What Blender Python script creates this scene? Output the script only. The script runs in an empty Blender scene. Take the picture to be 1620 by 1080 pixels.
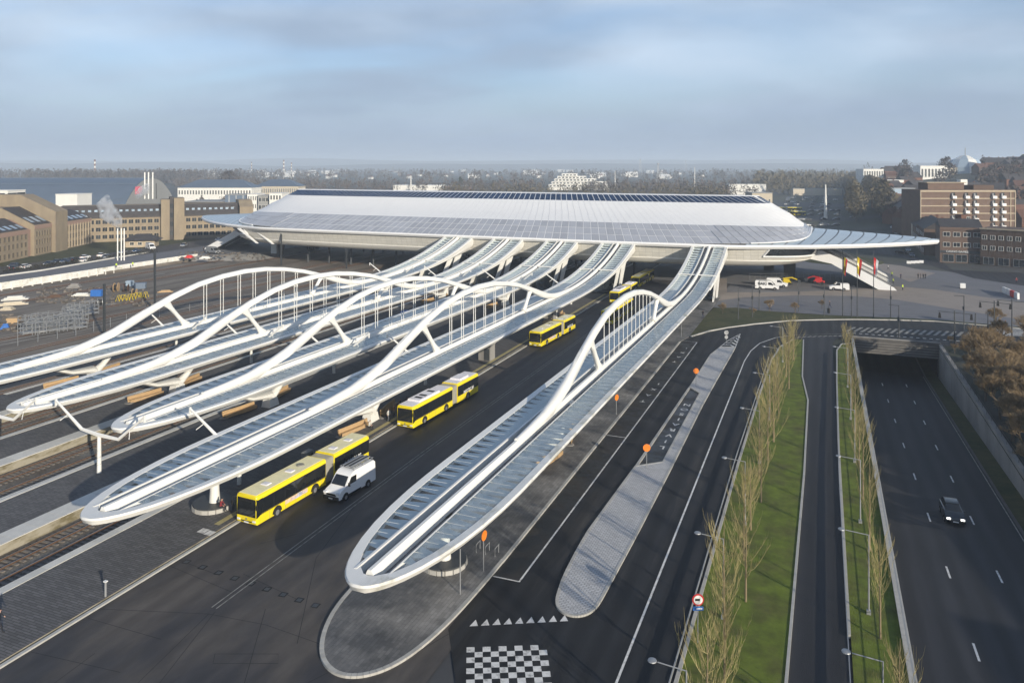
import bpy, bmesh, math, random
from mathutils import Vector, Matrix, noise as mnoise
random.seed(7)
R = math.radians
S_ = bpy.context.scene
COL = S_.collection
# ------------------------------------------------------------------ camera, light, exposure
CAM_H = 34.0
PHI = math.atan2(490, 1200)           # the platforms run at this angle to the view
cam = bpy.data.objects.new('camera', bpy.data.cameras.new('camera'))
COL.objects.link(cam)
cam.location = (0, 0, CAM_H)
cam.rotation_euler = (R(90), 0, PHI)
cam.data.sensor_width = 36
cam.data.lens = 1200 / 1620 * 36
cam.data.shift_y = -(540 - 262) / 1620
cam.data.clip_start = 0.5
cam.data.clip_end = 40000
S_.camera = cam

SUN_EL = 15.5
SUN_DIR = Vector((0.82, -0.57, 0)).normalized()      # horizontal direction towards the sun
w = bpy.data.worlds.new('World'); S_.world = w; w.use_nodes = True
nt = w.node_tree; nt.nodes.clear()
def N(nt, t, **k):
    n = nt.nodes.new(t)
    for a, b in k.items():
        if a.startswith('i_'):
            n.inputs[int(a[2:]) if a[2:].isdigit() else a[2:].replace('_', ' ')].default_value = b
        else: setattr(n, a, b)
    return n
L = lambda nt, a, b: nt.links.new(a, b)
out = N(nt, 'ShaderNodeOutputWorld'); bg = N(nt, 'ShaderNodeBackground')
bg.inputs['Strength'].default_value = 0.12
sky = N(nt, 'ShaderNodeTexSky'); sky.sky_type = 'NISHITA'; sky.sun_disc = False
sky.sun_elevation = R(SUN_EL); sky.sun_rotation = math.atan2(SUN_DIR.x, SUN_DIR.y)
sky.air_density = 1.0; sky.dust_density = 0.6; sky.ozone_density = 3.0
tc = N(nt, 'ShaderNodeTexCoord')
sep = N(nt, 'ShaderNodeSeparateXYZ'); L(nt, tc.outputs['Generated'], sep.inputs[0])
# cloud deck: the view direction laid on a plane overhead
zc = N(nt, 'ShaderNodeMath', operation='MAXIMUM'); L(nt, sep.outputs[2], zc.inputs[0]); zc.inputs[1].default_value = 0.0
za = N(nt, 'ShaderNodeMath', operation='ADD'); L(nt, zc.outputs[0], za.inputs[0]); za.inputs[1].default_value = 0.22
dx = N(nt, 'ShaderNodeMath', operation='DIVIDE'); L(nt, sep.outputs[0], dx.inputs[0]); L(nt, za.outputs[0], dx.inputs[1])
dy = N(nt, 'ShaderNodeMath', operation='DIVIDE'); L(nt, sep.outputs[1], dy.inputs[0]); L(nt, za.outputs[0], dy.inputs[1])
cmb = N(nt, 'ShaderNodeCombineXYZ'); L(nt, dx.outputs[0], cmb.inputs[0]); L(nt, dy.outputs[0], cmb.inputs[1])
rot = N(nt, 'ShaderNodeVectorRotate'); rot.rotation_type = 'Z_AXIS'; rot.inputs['Angle'].default_value = -PHI + 0.12
L(nt, cmb.outputs[0], rot.inputs['Vector'])
mp = N(nt, 'ShaderNodeMapping'); L(nt, rot.outputs[0], mp.inputs[0]); mp.inputs['Scale'].default_value = (0.55, 1.15, 1)
n1 = N(nt, 'ShaderNodeTexNoise'); n1.inputs['Scale'].default_value = 1.5; n1.inputs['Detail'].default_value = 7; n1.inputs['Roughness'].default_value = 0.5
n1.inputs['Distortion'].default_value = 0.35
L(nt, mp.outputs[0], n1.inputs['Vector'])
r1 = N(nt, 'ShaderNodeValToRGB'); r1.color_ramp.elements[0].position = 0.34; r1.color_ramp.elements[1].position = 0.60
L(nt, n1.outputs[0], r1.inputs[0])
n2 = N(nt, 'ShaderNodeTexNoise'); n2.inputs['Scale'].default_value = 0.8; n2.inputs['Detail'].default_value = 5
mp2 = N(nt, 'ShaderNodeMapping'); L(nt, rot.outputs[0], mp2.inputs[0]); mp2.inputs['Location'].default_value = (0.6, 4.2, 0)
L(nt, mp2.outputs[0], n2.inputs['Vector'])
r2 = N(nt, 'ShaderNodeValToRGB')
r2.color_ramp.elements[0].position = 0.40; r2.color_ramp.elements[1].position = 0.60
r2.color_ramp.elements[0].color = (2.6, 3.3, 4.35, 1); r2.color_ramp.elements[1].color = (4.4, 5.35, 6.5, 1)
L(nt, n2.outputs[0], r2.inputs[0])
skc = N(nt, 'ShaderNodeMixRGB', blend_type='MULTIPLY'); skc.inputs[0].default_value = 1.0; skc.inputs[2].default_value = (0.95, 0.93, 1.0, 1); L(nt, sky.outputs[0], skc.inputs[1])
mx = N(nt, 'ShaderNodeMixRGB'); L(nt, skc.outputs[0], mx.inputs[1]); L(nt, r2.outputs[0], mx.inputs[2])
cov = N(nt, 'ShaderNodeMath', operation='MULTIPLY'); L(nt, r1.outputs[0], cov.inputs[0]); cov.inputs[1].default_value = 0.9
cv2 = N(nt, 'ShaderNodeMath', operation='MULTIPLY_ADD'); L(nt, cov.outputs[0], cv2.inputs[0]); cv2.inputs[1].default_value = 0.62; cv2.inputs[2].default_value = 0.36
thin = N(nt, 'ShaderNodeMapRange'); L(nt, sep.outputs[2], thin.inputs[0]); thin.interpolation_type = 'SMOOTHSTEP'      # the cloud thins out overhead
thin.inputs[1].default_value = 0.26; thin.inputs[2].default_value = 0.75; thin.inputs[3].default_value = 1.0; thin.inputs[4].default_value = 0.25
cv3 = N(nt, 'ShaderNodeMath', operation='MULTIPLY'); L(nt, cv2.outputs[0], cv3.inputs[0]); L(nt, thin.outputs[0], cv3.inputs[1])
L(nt, cv3.outputs[0], mx.inputs[0])
# low cloud bank near the horizon
hz = N(nt, 'ShaderNodeMapRange'); L(nt, sep.outputs[2], hz.inputs[0])
hz.inputs[1].default_value = 0.0; hz.inputs[2].default_value = 0.15; hz.inputs[3].default_value = 0.92; hz.inputs[4].default_value = 0.0
hz.interpolation_type = 'SMOOTHSTEP'
mx2 = N(nt, 'ShaderNodeMixRGB'); L(nt, hz.outputs[0], mx2.inputs[0]); L(nt, mx.outputs[0], mx2.inputs[1])
mx2.inputs[2].default_value = (2.3, 3.0, 4.1, 1)
L(nt, mx2.outputs[0], bg.inputs[0]); L(nt, bg.outputs[0], out.inputs[0])

sl = bpy.data.lights.new('sun', 'SUN'); sl.energy = 5.0; sl.angle = R(0.6); sl.color = (1.0, 0.90, 0.74)
sun = bpy.data.objects.new('sun', sl); COL.objects.link(sun)
el = R(SUN_EL)
to_sun = Vector((SUN_DIR.x * math.cos(el), SUN_DIR.y * math.cos(el), math.sin(el)))
sun.rotation_euler = to_sun.to_track_quat('Z', 'Y').to_euler()
sun.location = (60, -40, 120)

S_.view_settings.view_transform = 'Standard'; S_.view_settings.look = 'None'
S_.view_settings.exposure = 0.24; S_.view_settings.gamma = 1.0; S_.view_settings.use_curve_mapping = False
S_.cycles.max_bounces = 8; S_.cycles.diffuse_bounces = 3; S_.cycles.glossy_bounces = 3
S_.cycles.transparent_max_bounces = 24; S_.cycles.transmission_bounces = 4; S_.cycles.volume_bounces = 2
S_.cycles.use_denoising = True
S_.cycles.caustics_reflective = False; S_.cycles.caustics_refractive = False

# ------------------------------------------------------------------ where a thing seen at (px,py) of the photo stands, at height z
CP, SP = math.cos(PHI), math.sin(PHI)
def W(px, py, z=0.0):
    d = 1200 * (CAM_H - z) / (py - 262); l = (px - 810) / 1200 * d
    return (l * CP - d * SP, l * SP + d * CP)
def W3(px, py, z=0.0):
    a = W(px, py, z); return (a[0], a[1], z)
def WD(px, d):                        # ground position at depth d along the view, in column px
    l = (px - 810) / 1200 * d
    return (l * CP - d * SP, l * SP + d * CP)

# ------------------------------------------------------------------ mesh helpers
class MB:
    def __init__(s): s.v = []; s.f = []; s.m = []; s.mi = 0
    def quad(s, *p):
        k = len(s.v); s.v += [tuple(q) for q in p]; s.f.append(tuple(range(k, k + len(p)))); s.m.append(s.mi); return s
    def box(s, cx, cy, cz, sx, sy, sz, rz=0.0, tx=1.0, ty=1.0):
        # sizes are full; tx, ty shrink the top
        c, n = math.cos(rz), math.sin(rz); k = len(s.v)
        for z, ax, ay in ((-.5, 1, 1), (.5, tx, ty)):
            for x, y in ((-.5, -.5), (.5, -.5), (.5, .5), (-.5, .5)):
                X, Y = x * sx * ax, y * sy * ay
                s.v.append((cx + X * c - Y * n, cy + X * n + Y * c, cz + z * sz))
        for q in ((0, 3, 2, 1), (4, 5, 6, 7), (0, 1, 5, 4), (1, 2, 6, 5), (2, 3, 7, 6), (3, 0, 4, 7)):
            s.f.append(tuple(k + i for i in q)); s.m.append(s.mi)
        return s
    def prism(s, pts, z0, z1, bottom=True):
        n = len(pts); k = len(s.v)
        s.v += [(p[0], p[1], z0) for p in pts] + [(p[0], p[1], z1) for p in pts]
        s.f.append(tuple(range(k + n, k + 2 * n))); s.m.append(s.mi)
        if bottom: s.f.append(tuple(range(k + n - 1, k - 1, -1))); s.m.append(s.mi)
        for i in range(n):
            j = (i + 1) % n; s.f.append((k + i, k + j, k + n + j, k + n + i)); s.m.append(s.mi)
        return s
    def extr(s, pts, axis, a0, a1):
        # polygon in the plane across an axis, extruded along it ('x': pts are (y,z); 'y': pts are (x,z))
        g = (lambda p, a: (a, p[0], p[1])) if axis == 'x' else (lambda p, a: (p[0], a, p[1]))
        n = len(pts); k = len(s.v)
        s.v += [g(p, a0) for p in pts] + [g(p, a1) for p in pts]
        s.f += [tuple(range(k + n - 1, k - 1, -1)), tuple(range(k + n, k + 2 * n))]; s.m += [s.mi] * 2
        for i in range(n):
            j = (i + 1) % n; s.f.append((k + i, k + j, k + n + j, k + n + i)); s.m.append(s.mi)
        return s
    def rings(s, rs, close=True, cap=True):
        n = len(rs[0]); k = len(s.v)
        for r in rs: s.v += [tuple(p) for p in r]
        for i in range(len(rs) - 1):
            for j in range(n if close else n - 1):
                a = k + i * n + j; b = k + i * n + (j + 1) % n
                s.f.append((a, b, b + n, a + n)); s.m.append(s.mi)
        if cap and close:
            s.f.append(tuple(range(k + n - 1, k - 1, -1))); s.m.append(s.mi)
            e = k + (len(rs) - 1) * n; s.f.append(tuple(range(e, e + n))); s.m.append(s.mi)
        return s
    def tube(s, path, r, n=6, cap=True, flat=None):
        # flat=(a,b) scales the section sideways / upwards
        rs = []; P = [Vector(p) for p in path]
        for i, p in enumerate(P):
            t = (P[min(i + 1, len(P) - 1)] - P[max(i - 1, 0)])
            if t.length < 1e-6: t = Vector((0, 0, 1))
            t.normalize()
            up = Vector((0, 0, 1)) if abs(t.z) < 0.97 else Vector((0, 1, 0))
            u = t.cross(up).normalized(); v = u.cross(t).normalized()
            rr = r[i] if isinstance(r, (list, tuple)) else r
            a, b = (rr, rr) if not isinstance(rr, tuple) else rr
            rs.append([p + u * a * math.cos(2 * math.pi * (j + .5) / n) + v * b * math.sin(2 * math.pi * (j + .5) / n) for j in range(n)])
        return s.rings(rs, True, cap)
    def lathe(s, prof, cx=0, cy=0, cz=0, n=12, cap=True):
        rs = [[(cx + r * math.cos(2 * math.pi * j / n), cy + r * math.sin(2 * math.pi * j / n), cz + z) for j in range(n)] for r, z in prof]
        return s.rings(rs, True, cap)
    def cylx(s, cx, cy, cz, r, wd, n=14):
        rs = [[(cx + a, cy + r * math.cos(2 * math.pi * j / n), cz + r * math.sin(2 * math.pi * j / n)) for j in range(n)] for a in (-wd / 2, wd / 2)]
        return s.rings(rs)
    def mesh(s, name, mats, smooth=False):
        me = bpy.data.meshes.new(name); me.from_pydata(s.v, [], s.f)
        if not isinstance(mats, (list, tuple)): mats = [mats]
        for m in mats: me.materials.append(m)
        if len(mats) > 1: me.polygons.foreach_set('material_index', s.m)
        if smooth is not False:
            me.polygons.foreach_set('use_smooth', [True] * len(me.polygons))
        me.update()
        return me
    def build(s, name, mats, parent=None, loc=(0, 0, 0), rz=0.0, smooth=False, kind=None):
        me = s.mesh(name, mats, smooth)
        o = bpy.data.objects.new(name, me); COL.objects.link(o)
        if smooth is not False and smooth is not True:
            try: me.set_sharp_from_angle(angle=R(smooth))
            except Exception: pass
        o.location = loc; o.rotation_euler = (0, 0, rz)
        if parent is not None: o.parent = parent
        if kind: o['kind'] = kind
        return o
def put(name, me, parent=None, loc=(0, 0, 0), rz=0.0):
    o = bpy.data.objects.new(name, me); COL.objects.link(o); o.location = loc; o.rotation_euler = (0, 0, rz)
    if parent is not None: o.parent = parent
    return o
def tag(o, label, cat, group=None):
    o['label'] = label; o['category'] = cat
    if group: o['group'] = group
    return o
def thing(name, label, cat, loc=(0, 0, 0), rz=0.0, group=None):
    o = bpy.data.objects.new(name, None); o.empty_display_size = 0.3; COL.objects.link(o)
    o.location = loc; o.rotation_euler = (0, 0, rz)
    return tag(o, label, cat, group)
def struct(o): o['kind'] = 'structure'; return o
KIDS = {}
def copy_tree(root, loc, rz, label, group=None, scale=1.0):
    def rec(o, par):
        c = o.copy(); COL.objects.link(c)
        if par is not None: c.parent = par
        for ch in list(o.children): rec(ch, c)
        return c
    c = rec(root, None); c.location = loc; c.rotation_euler = (0, 0, rz); c['label'] = label
    c.scale = (scale,) * 3
    if group: c['group'] = group
    return c

# ------------------------------------------------------------------ materials
MATS = {}
def mat(name, col, rough=0.6, var=0.12, vs=1.5, metal=0.0, bump=0.0, bs=20.0, col2=None, mixs=0.3, mixr=(0.42, 0.62), spec=0.4, stretch=None, rough2=None, emit=None, coat=0.0, perobj=0.0):
    m = bpy.data.materials.new(name); m.use_nodes = True; nt = m.node_tree; b = nt.nodes['Principled BSDF']
    b.inputs['Roughness'].default_value = rough; b.inputs['Metallic'].default_value = metal
    b.inputs['Specular IOR Level'].default_value = spec
    if coat: b.inputs['Coat Weight'].default_value = coat; b.inputs['Coat Roughness'].default_value = 0.05
    tcn = N(nt, 'ShaderNodeTexCoord'); vec = tcn.outputs['Object']
    if stretch:
        mpn = N(nt, 'ShaderNodeMapping'); mpn.inputs['Scale'].default_value = stretch; L(nt, vec, mpn.inputs[0]); vec = mpn.outputs[0]
    c = (*col, 1)
    base = None
    if col2 is not None:
        nz = N(nt, 'ShaderNodeTexNoise'); nz.inputs['Scale'].default_value = mixs; nz.inputs['Detail'].default_value = 8; nz.inputs['Roughness'].default_value = 0.62
        L(nt, vec, nz.inputs['Vector'])
        rp = N(nt, 'ShaderNodeValToRGB'); rp.color_ramp.elements[0].position = mixr[0]; rp.color_ramp.elements[1].position = mixr[1]
        rp.color_ramp.elements[0].color = c; rp.color_ramp.elements[1].color = (*col2, 1)
        L(nt, nz.outputs[0], rp.inputs[0]); base = rp.outputs[0]
        if rough2 is not None:
            mr = N(nt, 'ShaderNodeMapRange'); L(nt, nz.outputs[0], mr.inputs[0]); mr.inputs[1].default_value = mixr[0]; mr.inputs[2].default_value = mixr[1]
            mr.inputs[3].default_value = rough; mr.inputs[4].default_value = rough2; L(nt, mr.outputs[0], b.inputs['Roughness'])
    hsv = N(nt, 'ShaderNodeHueSaturation'); hsv.inputs['Color'].default_value = c
    if base is not None: L(nt, base, hsv.inputs['Color'])
    n0 = N(nt, 'ShaderNodeTexNoise'); n0.inputs['Scale'].default_value = vs; n0.inputs['Detail'].default_value = 6; n0.inputs['Roughness'].default_value = 0.6
    L(nt, vec, n0.inputs['Vector'])
    mr2 = N(nt, 'ShaderNodeMapRange'); L(nt, n0.outputs[0], mr2.inputs[0]); mr2.inputs[1].default_value = 0.25; mr2.inputs[2].default_value = 0.75
    mr2.inputs[3].default_value = 1 - var; mr2.inputs[4].default_value = 1 + var
    val = mr2.outputs[0]
    if perobj:
        oi = N(nt, 'ShaderNodeObjectInfo'); mo = N(nt, 'ShaderNodeMapRange'); L(nt, oi.outputs['Random'], mo.inputs[0])
        mo.inputs[3].default_value = 1 - perobj; mo.inputs[4].default_value = 1 + perobj
        mm = N(nt, 'ShaderNodeMath', operation='MULTIPLY'); L(nt, val, mm.inputs[0]); L(nt, mo.outputs[0], mm.inputs[1]); val = mm.outputs[0]
    L(nt, val, hsv.inputs['Value'])
    L(nt, hsv.outputs[0], b.inputs['Base Color'])
    if bump:
        nb = N(nt, 'ShaderNodeTexNoise'); nb.inputs['Scale'].default_value = bs; nb.inputs['Detail'].default_value = 3; L(nt, vec, nb.inputs['Vector'])
        bp = N(nt, 'ShaderNodeBump'); bp.inputs['Strength'].default_value = bump; bp.inputs['Distance'].default_value = 0.05
        L(nt, nb.outputs[0], bp.inputs['Height']); L(nt, bp.outputs[0], b.inputs['Normal'])
    if emit: b.inputs['Emission Color'].default_value = (*emit[0], 1); b.inputs['Emission Strength'].default_value = emit[1]
    MATS[name] = m
    return m
def overlay_bricks(m, bw, bh, dark=0.75, mortar=0.02, rotz=0.0, vary=0.15, plane='xy', offset=0.5):
    # multiplies a fine joint pattern into the base colour (pavers too small to be pieces)
    nt = m.node_tree; b = nt.nodes['Principled BSDF']; src = b.inputs['Base Color'].links[0].from_socket
    tcn = N(nt, 'ShaderNodeTexCoord'); mpn = N(nt, 'ShaderNodeMapping'); mpn.inputs['Rotation'].default_value = (R(90) if plane == 'xz' else 0, 0, rotz)
    L(nt, tcn.outputs['Object'], mpn.inputs[0])
    br = N(nt, 'ShaderNodeTexBrick'); br.offset = offset
    br.inputs['Color1'].default_value = (1 - vary, 1 - vary, 1 - vary, 1); br.inputs['Color2'].default_value = (1 + vary, 1 + vary, 1 + vary, 1)
    br.inputs['Mortar'].default_value = (dark, dark, dark, 1); br.inputs['Scale'].default_value = 1.0
    br.inputs['Mortar Size'].default_value = mortar; br.inputs['Brick Width'].default_value = bw; br.inputs['Row Height'].default_value = bh
    L(nt, mpn.outputs[0], br.inputs['Vector'])
    mu = N(nt, 'ShaderNodeMixRGB', blend_type='MULTIPLY'); mu.inputs[0].default_value = 1
    L(nt, src, mu.inputs[1]); L(nt, br.outputs[0], mu.inputs[2]); L(nt, mu.outputs[0], b.inputs['Base Color'])
def glass_mat(name, tint, alpha, rough=0.05, diff=(0.5, 0.6, 0.65), dshare=0.35, gloss=0.25):
    m = bpy.data.materials.new(name); m.use_nodes = True; nt = m.node_tree; nt.nodes.clear()
    o = N(nt, 'ShaderNodeOutputMaterial'); tr = N(nt, 'ShaderNodeBsdfTransparent'); tr.inputs[0].default_value = (*tint, 1)
    df = N(nt, 'ShaderNodeBsdfDiffuse'); df.inputs[0].default_value = (*diff, 1)
    gl = N(nt, 'ShaderNodeBsdfGlossy'); gl.inputs['Roughness'].default_value = rough; gl.inputs[0].default_value = (0.95, 0.97, 1, 1)
    tcn = N(nt, 'ShaderNodeTexCoord'); nz = N(nt, 'ShaderNodeTexNoise'); nz.inputs['Scale'].default_value = 0.9; nz.inputs['Detail'].default_value = 5
    geo = N(nt, 'ShaderNodeNewGeometry'); L(nt, geo.outputs['Position'], nz.inputs['Vector'])
    mr = N(nt, 'ShaderNodeMapRange'); L(nt, nz.outputs[0], mr.inputs[0]); mr.inputs[1].default_value = 0.3; mr.inputs[2].default_value = 0.7
    mr.inputs[3].default_value = dshare * 0.5; mr.inputs[4].default_value = dshare * 1.5
    m1 = N(nt, 'ShaderNodeMixShader'); L(nt, mr.outputs[0], m1.inputs[0]); L(nt, tr.outputs[0], m1.inputs[1]); L(nt, df.outputs[0], m1.inputs[2])
    fr = N(nt, 'ShaderNodeLayerWeight'); fr.inputs[0].default_value = gloss
    m2 = N(nt, 'ShaderNodeMixShader'); L(nt, fr.outputs['Fresnel'], m2.inputs[0]); L(nt, m1.outputs[0], m2.inputs[1]); L(nt, gl.outputs[0], m2.inputs[2])
    L(nt, m2.outputs[0], o.inputs[0]); MATS[name] = m
    return m

M = MATS
mat('white_steel', (0.74, 0.735, 0.70), rough=0.38, var=0.05, vs=0.6, col2=(0.58, 0.57, 0.51), mixs=0.5, mixr=(0.6, 0.8), stretch=(1.5, 0.25, 1))
mat('white_steel_stained', (0.72, 0.71, 0.67), rough=0.45, var=0.10, vs=1.3, col2=(0.30, 0.29, 0.20), mixs=0.55, mixr=(0.50, 0.74), stretch=(1, 0.6, 1))
mat('roof_white', (0.78, 0.78, 0.77), rough=0.42, var=0.03, vs=0.4)
mat('gutter_grey', (0.22, 0.22, 0.22), rough=0.7, var=0.25, vs=1.0, stretch=(2, 0.2, 1))
mat('panel_grey', (0.37, 0.385, 0.42), rough=0.25, var=0.05, vs=0.5, perobj=0.10, spec=0.6)
mat('solar_blue', (0.012, 0.03, 0.075), rough=0.16, var=0.2, vs=0.5, spec=0.8, perobj=0.2)
mat('wing_glass', (0.40, 0.47, 0.52), rough=0.2, var=0.06, vs=0.3, spec=0.7, perobj=0.04)
mat('cladding_pale', (0.62, 0.62, 0.63), rough=.5)
mat('dark_line', (0.06, 0.06, 0.065), rough=0.6)
mat('facade_cream', (0.62, 0.60, 0.54), rough=0.5, var=0.06, vs=0.4)
overlay_bricks(M['facade_cream'], 1.9, 0.85, dark=0.78, mortar=0.06, vary=0.05, plane='xz', offset=0)
mat('hull_cream', (0.74, 0.72, 0.66), rough=0.45, var=0.05, vs=0.3)
mat('dark_glass', (0.02, 0.026, 0.032), rough=0.08, var=0.3, vs=0.5, spec=0.9)
mat('asphalt_bus', (0.085, 0.075, 0.067), rough=0.80, var=0.22, vs=0.9, bump=0.25, bs=14, col2=(0.040, 0.037, 0.038), stretch=(1, .35, 1), mixs=0.14, mixr=(0.42, 0.56), rough2=0.6)
mat('asphalt_new', (0.013, 0.0135, 0.015), rough=0.72, var=0.30, vs=1.1, bump=0.2, bs=18, col2=(0.050, 0.045, 0.038), mixs=0.5, mixr=(0.52, 0.74), stretch=(1, 0.10, 1))
mat('asphalt_ramp', (0.016, 0.0175, 0.021), rough=0.7, var=0.15, vs=1.2, bump=0.15, bs=16, col2=(0.030, 0.030, 0.034), mixs=0.5, mixr=(0.3, 0.7), stretch=(1, 0.08, 1))
mat('asphalt_damp', (0.035, 0.031, 0.026), rough=0.62, var=0.25, vs=1.2, bump=0.2, bs=18, col2=(0.012, 0.012, 0.012), mixs=0.35, mixr=(0.40, 0.56), rough2=0.35)
mat('paint_white', (0.68, 0.67, 0.64), rough=0.6, var=0.14, vs=3.0, col2=(0.22, 0.215, 0.20), mixs=2.2, mixr=(0.52, 0.72))
mat('paint_faded', (0.30, 0.29, 0.26), rough=0.7, var=0.2, vs=3.0, col2=(0.11, 0.11, 0.10), mixs=1.5, mixr=(0.45, 0.65))
mat('paint_yellow', (0.42, 0.36, 0.17), rough=0.7, var=0.2, vs=2.0)
mat('joint_dark', (0.025, 0.024, 0.024), rough=0.8, var=0.2)
mat('platform_brick', (0.115, 0.112, 0.112), rough=0.75, var=0.14, vs=0.4, bump=0.15, bs=10)
overlay_bricks(M['platform_brick'], 0.9, 0.24, dark=0.45, mortar=0.03, vary=0.22)
mat('bluestone', (0.085, 0.085, 0.086), rough=0.6, var=0.25, vs=0.9, col2=(0.26, 0.25, 0.235), mixs=0.16, mixr=(0.40, 0.66), bump=0.1, bs=8)
overlay_bricks(M['bluestone'], 0.9, 0.3, dark=0.78, mortar=0.025, rotz=R(90), vary=0.16)
mat('coping', (0.58, 0.57, 0.53), rough=0.7, var=0.10, vs=1.0, perobj=0.09)
mat('kerb_stone', (0.42, 0.41, 0.38), rough=0.7, var=0.12, vs=2.0, perobj=0.08)
mat('platform_wall', (0.34, 0.31, 0.24), rough=0.85, var=0.2, vs=0.9, col2=(0.13, 0.11, 0.06), mixs=0.9, mixr=(0.45, 0.65), stretch=(1, 0.5, 1.5))
mat('ballast', (0.17, 0.16, 0.14), rough=0.95, var=0.5, vs=6.0, bump=0.9, bs=9, col2=(0.10, 0.08, 0.06), mixs=0.25, mixr=(0.4, 0.65))
mat('yard_dirt', (0.20, 0.175, 0.145), rough=0.95, var=0.3, vs=0.8, bump=0.4, bs=2, col2=(0.12, 0.10, 0.08), mixs=0.22, mixr=(0.4, 0.6), stretch=(1, 0.12, 1))
mat('rust_rail', (0.10, 0.055, 0.032), rough=0.7, var=0.2, vs=2)
mat('rail_top', (0.45, 0.43, 0.40), rough=0.3, metal=0.8, var=0.1)
mat('sleeper', (0.17, 0.15, 0.13), rough=0.9, var=0.25, vs=2)
mat('island_paver', (0.50, 0.50, 0.50), rough=0.75, var=0.08, vs=0.5, bump=0.1, bs=6)
overlay_bricks(M['island_paver'], 0.42, 0.21, dark=0.45, mortar=0.028, vary=0.12)
mat('grass', (0.105, 0.140, 0.014), rough=0.95, var=0.4, vs=0.8, bump=0.6, bs=12, col2=(0.082, 0.080, 0.022), mixs=0.3, mixr=(0.45, 0.72))
mat('grass_dry', (0.060, 0.060, 0.022), rough=0.95, var=0.3, vs=1.0, bump=0.5, bs=8, col2=(0.035, 0.045, 0.014), mixs=0.2)
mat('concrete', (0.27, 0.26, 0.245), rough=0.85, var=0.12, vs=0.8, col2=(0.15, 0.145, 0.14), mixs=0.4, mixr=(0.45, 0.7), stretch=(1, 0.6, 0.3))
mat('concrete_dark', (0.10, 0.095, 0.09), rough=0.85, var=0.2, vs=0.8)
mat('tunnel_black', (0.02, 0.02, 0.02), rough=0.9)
mat('plaza_grey', (0.155, 0.155, 0.165), rough=0.8, var=0.10, vs=0.15)
overlay_bricks(M['plaza_grey'], 2.4, 0.8, dark=0.88, mortar=0.03, vary=0.06)
mat('plaza_sunlit_pink', (0.27, 0.235, 0.205), rough=0.8, var=0.08, vs=0.15)  # pinkish paving with the sunlit tone put into its colour
overlay_bricks(M['plaza_sunlit_pink'], 2.4, 0.8, dark=0.88, mortar=0.03, vary=0.06)
mat('wood', (0.44, 0.30, 0.16), rough=0.6, var=0.15, vs=2, stretch=(4, 0.6, 4))
mat('steel_grey', (0.32, 0.33, 0.34), rough=0.5, metal=0.4, var=0.1)
mat('steel_dark', (0.045, 0.05, 0.055), rough=0.5, var=0.1)
mat('black', (0.015, 0.015, 0.016), rough=0.6)
mat('white_paint', (0.80, 0.80, 0.79), rough=0.3, var=0.03, coat=0.3)
glass_mat('canopy_glass', (0.92, 0.97, 0.98), 0.5, rough=0.12, diff=(0.60, 0.68, 0.72), dshare=0.04, gloss=0.04)
glass_mat('canopy_glass_pale', (0.90, 0.96, 0.97), 0.5, rough=0.15, diff=(0.60, 0.67, 0.69), dshare=0.30, gloss=0.06)  # paler panes with a larger diffuse share, for the right side

def wheel_paths(m, period, xoff, amt, rot=0.0):
    # polished / dusty wheel tracks that run along the lanes
    nt = m.node_tree; b = nt.nodes['Principled BSDF']; src = b.inputs['Base Color'].links[0].from_socket
    tcn = N(nt, 'ShaderNodeTexCoord'); mpn = N(nt, 'ShaderNodeMapping'); mpn.inputs['Location'].default_value = (xoff, 0, 0); mpn.inputs['Rotation'].default_value = (0, 0, rot); L(nt, tcn.outputs['Object'], mpn.inputs[0])
    wv = N(nt, 'ShaderNodeTexWave'); wv.wave_type = 'BANDS'; wv.bands_direction = 'X'; wv.inputs['Scale'].default_value = 6.283 / 20 / period * 1.0; wv.inputs['Distortion'].default_value = 1.2; wv.inputs['Detail'].default_value = 3; wv.inputs['Detail Scale'].default_value = .15
    L(nt, mpn.outputs[0], wv.inputs['Vector'])
    nz = N(nt, 'ShaderNodeTexNoise'); nz.inputs['Scale'].default_value = .08; nz.inputs['Detail'].default_value = 4; L(nt, tcn.outputs['Object'], nz.inputs['Vector'])
    mlt = N(nt, 'ShaderNodeMath', operation='MULTIPLY'); L(nt, wv.outputs['Fac'], mlt.inputs[0]); L(nt, nz.outputs[0], mlt.inputs[1])
    mr = N(nt, 'ShaderNodeMapRange'); L(nt, mlt.outputs[0], mr.inputs[0]); mr.inputs[1].default_value = 0.05; mr.inputs[2].default_value = .5; mr.inputs[3].default_value = 1 - amt; mr.inputs[4].default_value = 1 + amt
    mu = N(nt, 'ShaderNodeVectorMath', operation='SCALE'); L(nt, src, mu.inputs[0]); L(nt, mr.outputs[0], mu.inputs['Scale']); L(nt, mu.outputs[0], b.inputs['Base Color'])
wheel_paths(M['asphalt_bus'], 1.9, .4, .09); wheel_paths(M['asphalt_new'], 1.8, .2, .32); wheel_paths(M['asphalt_ramp'], 1.9, .9, .22)
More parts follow.
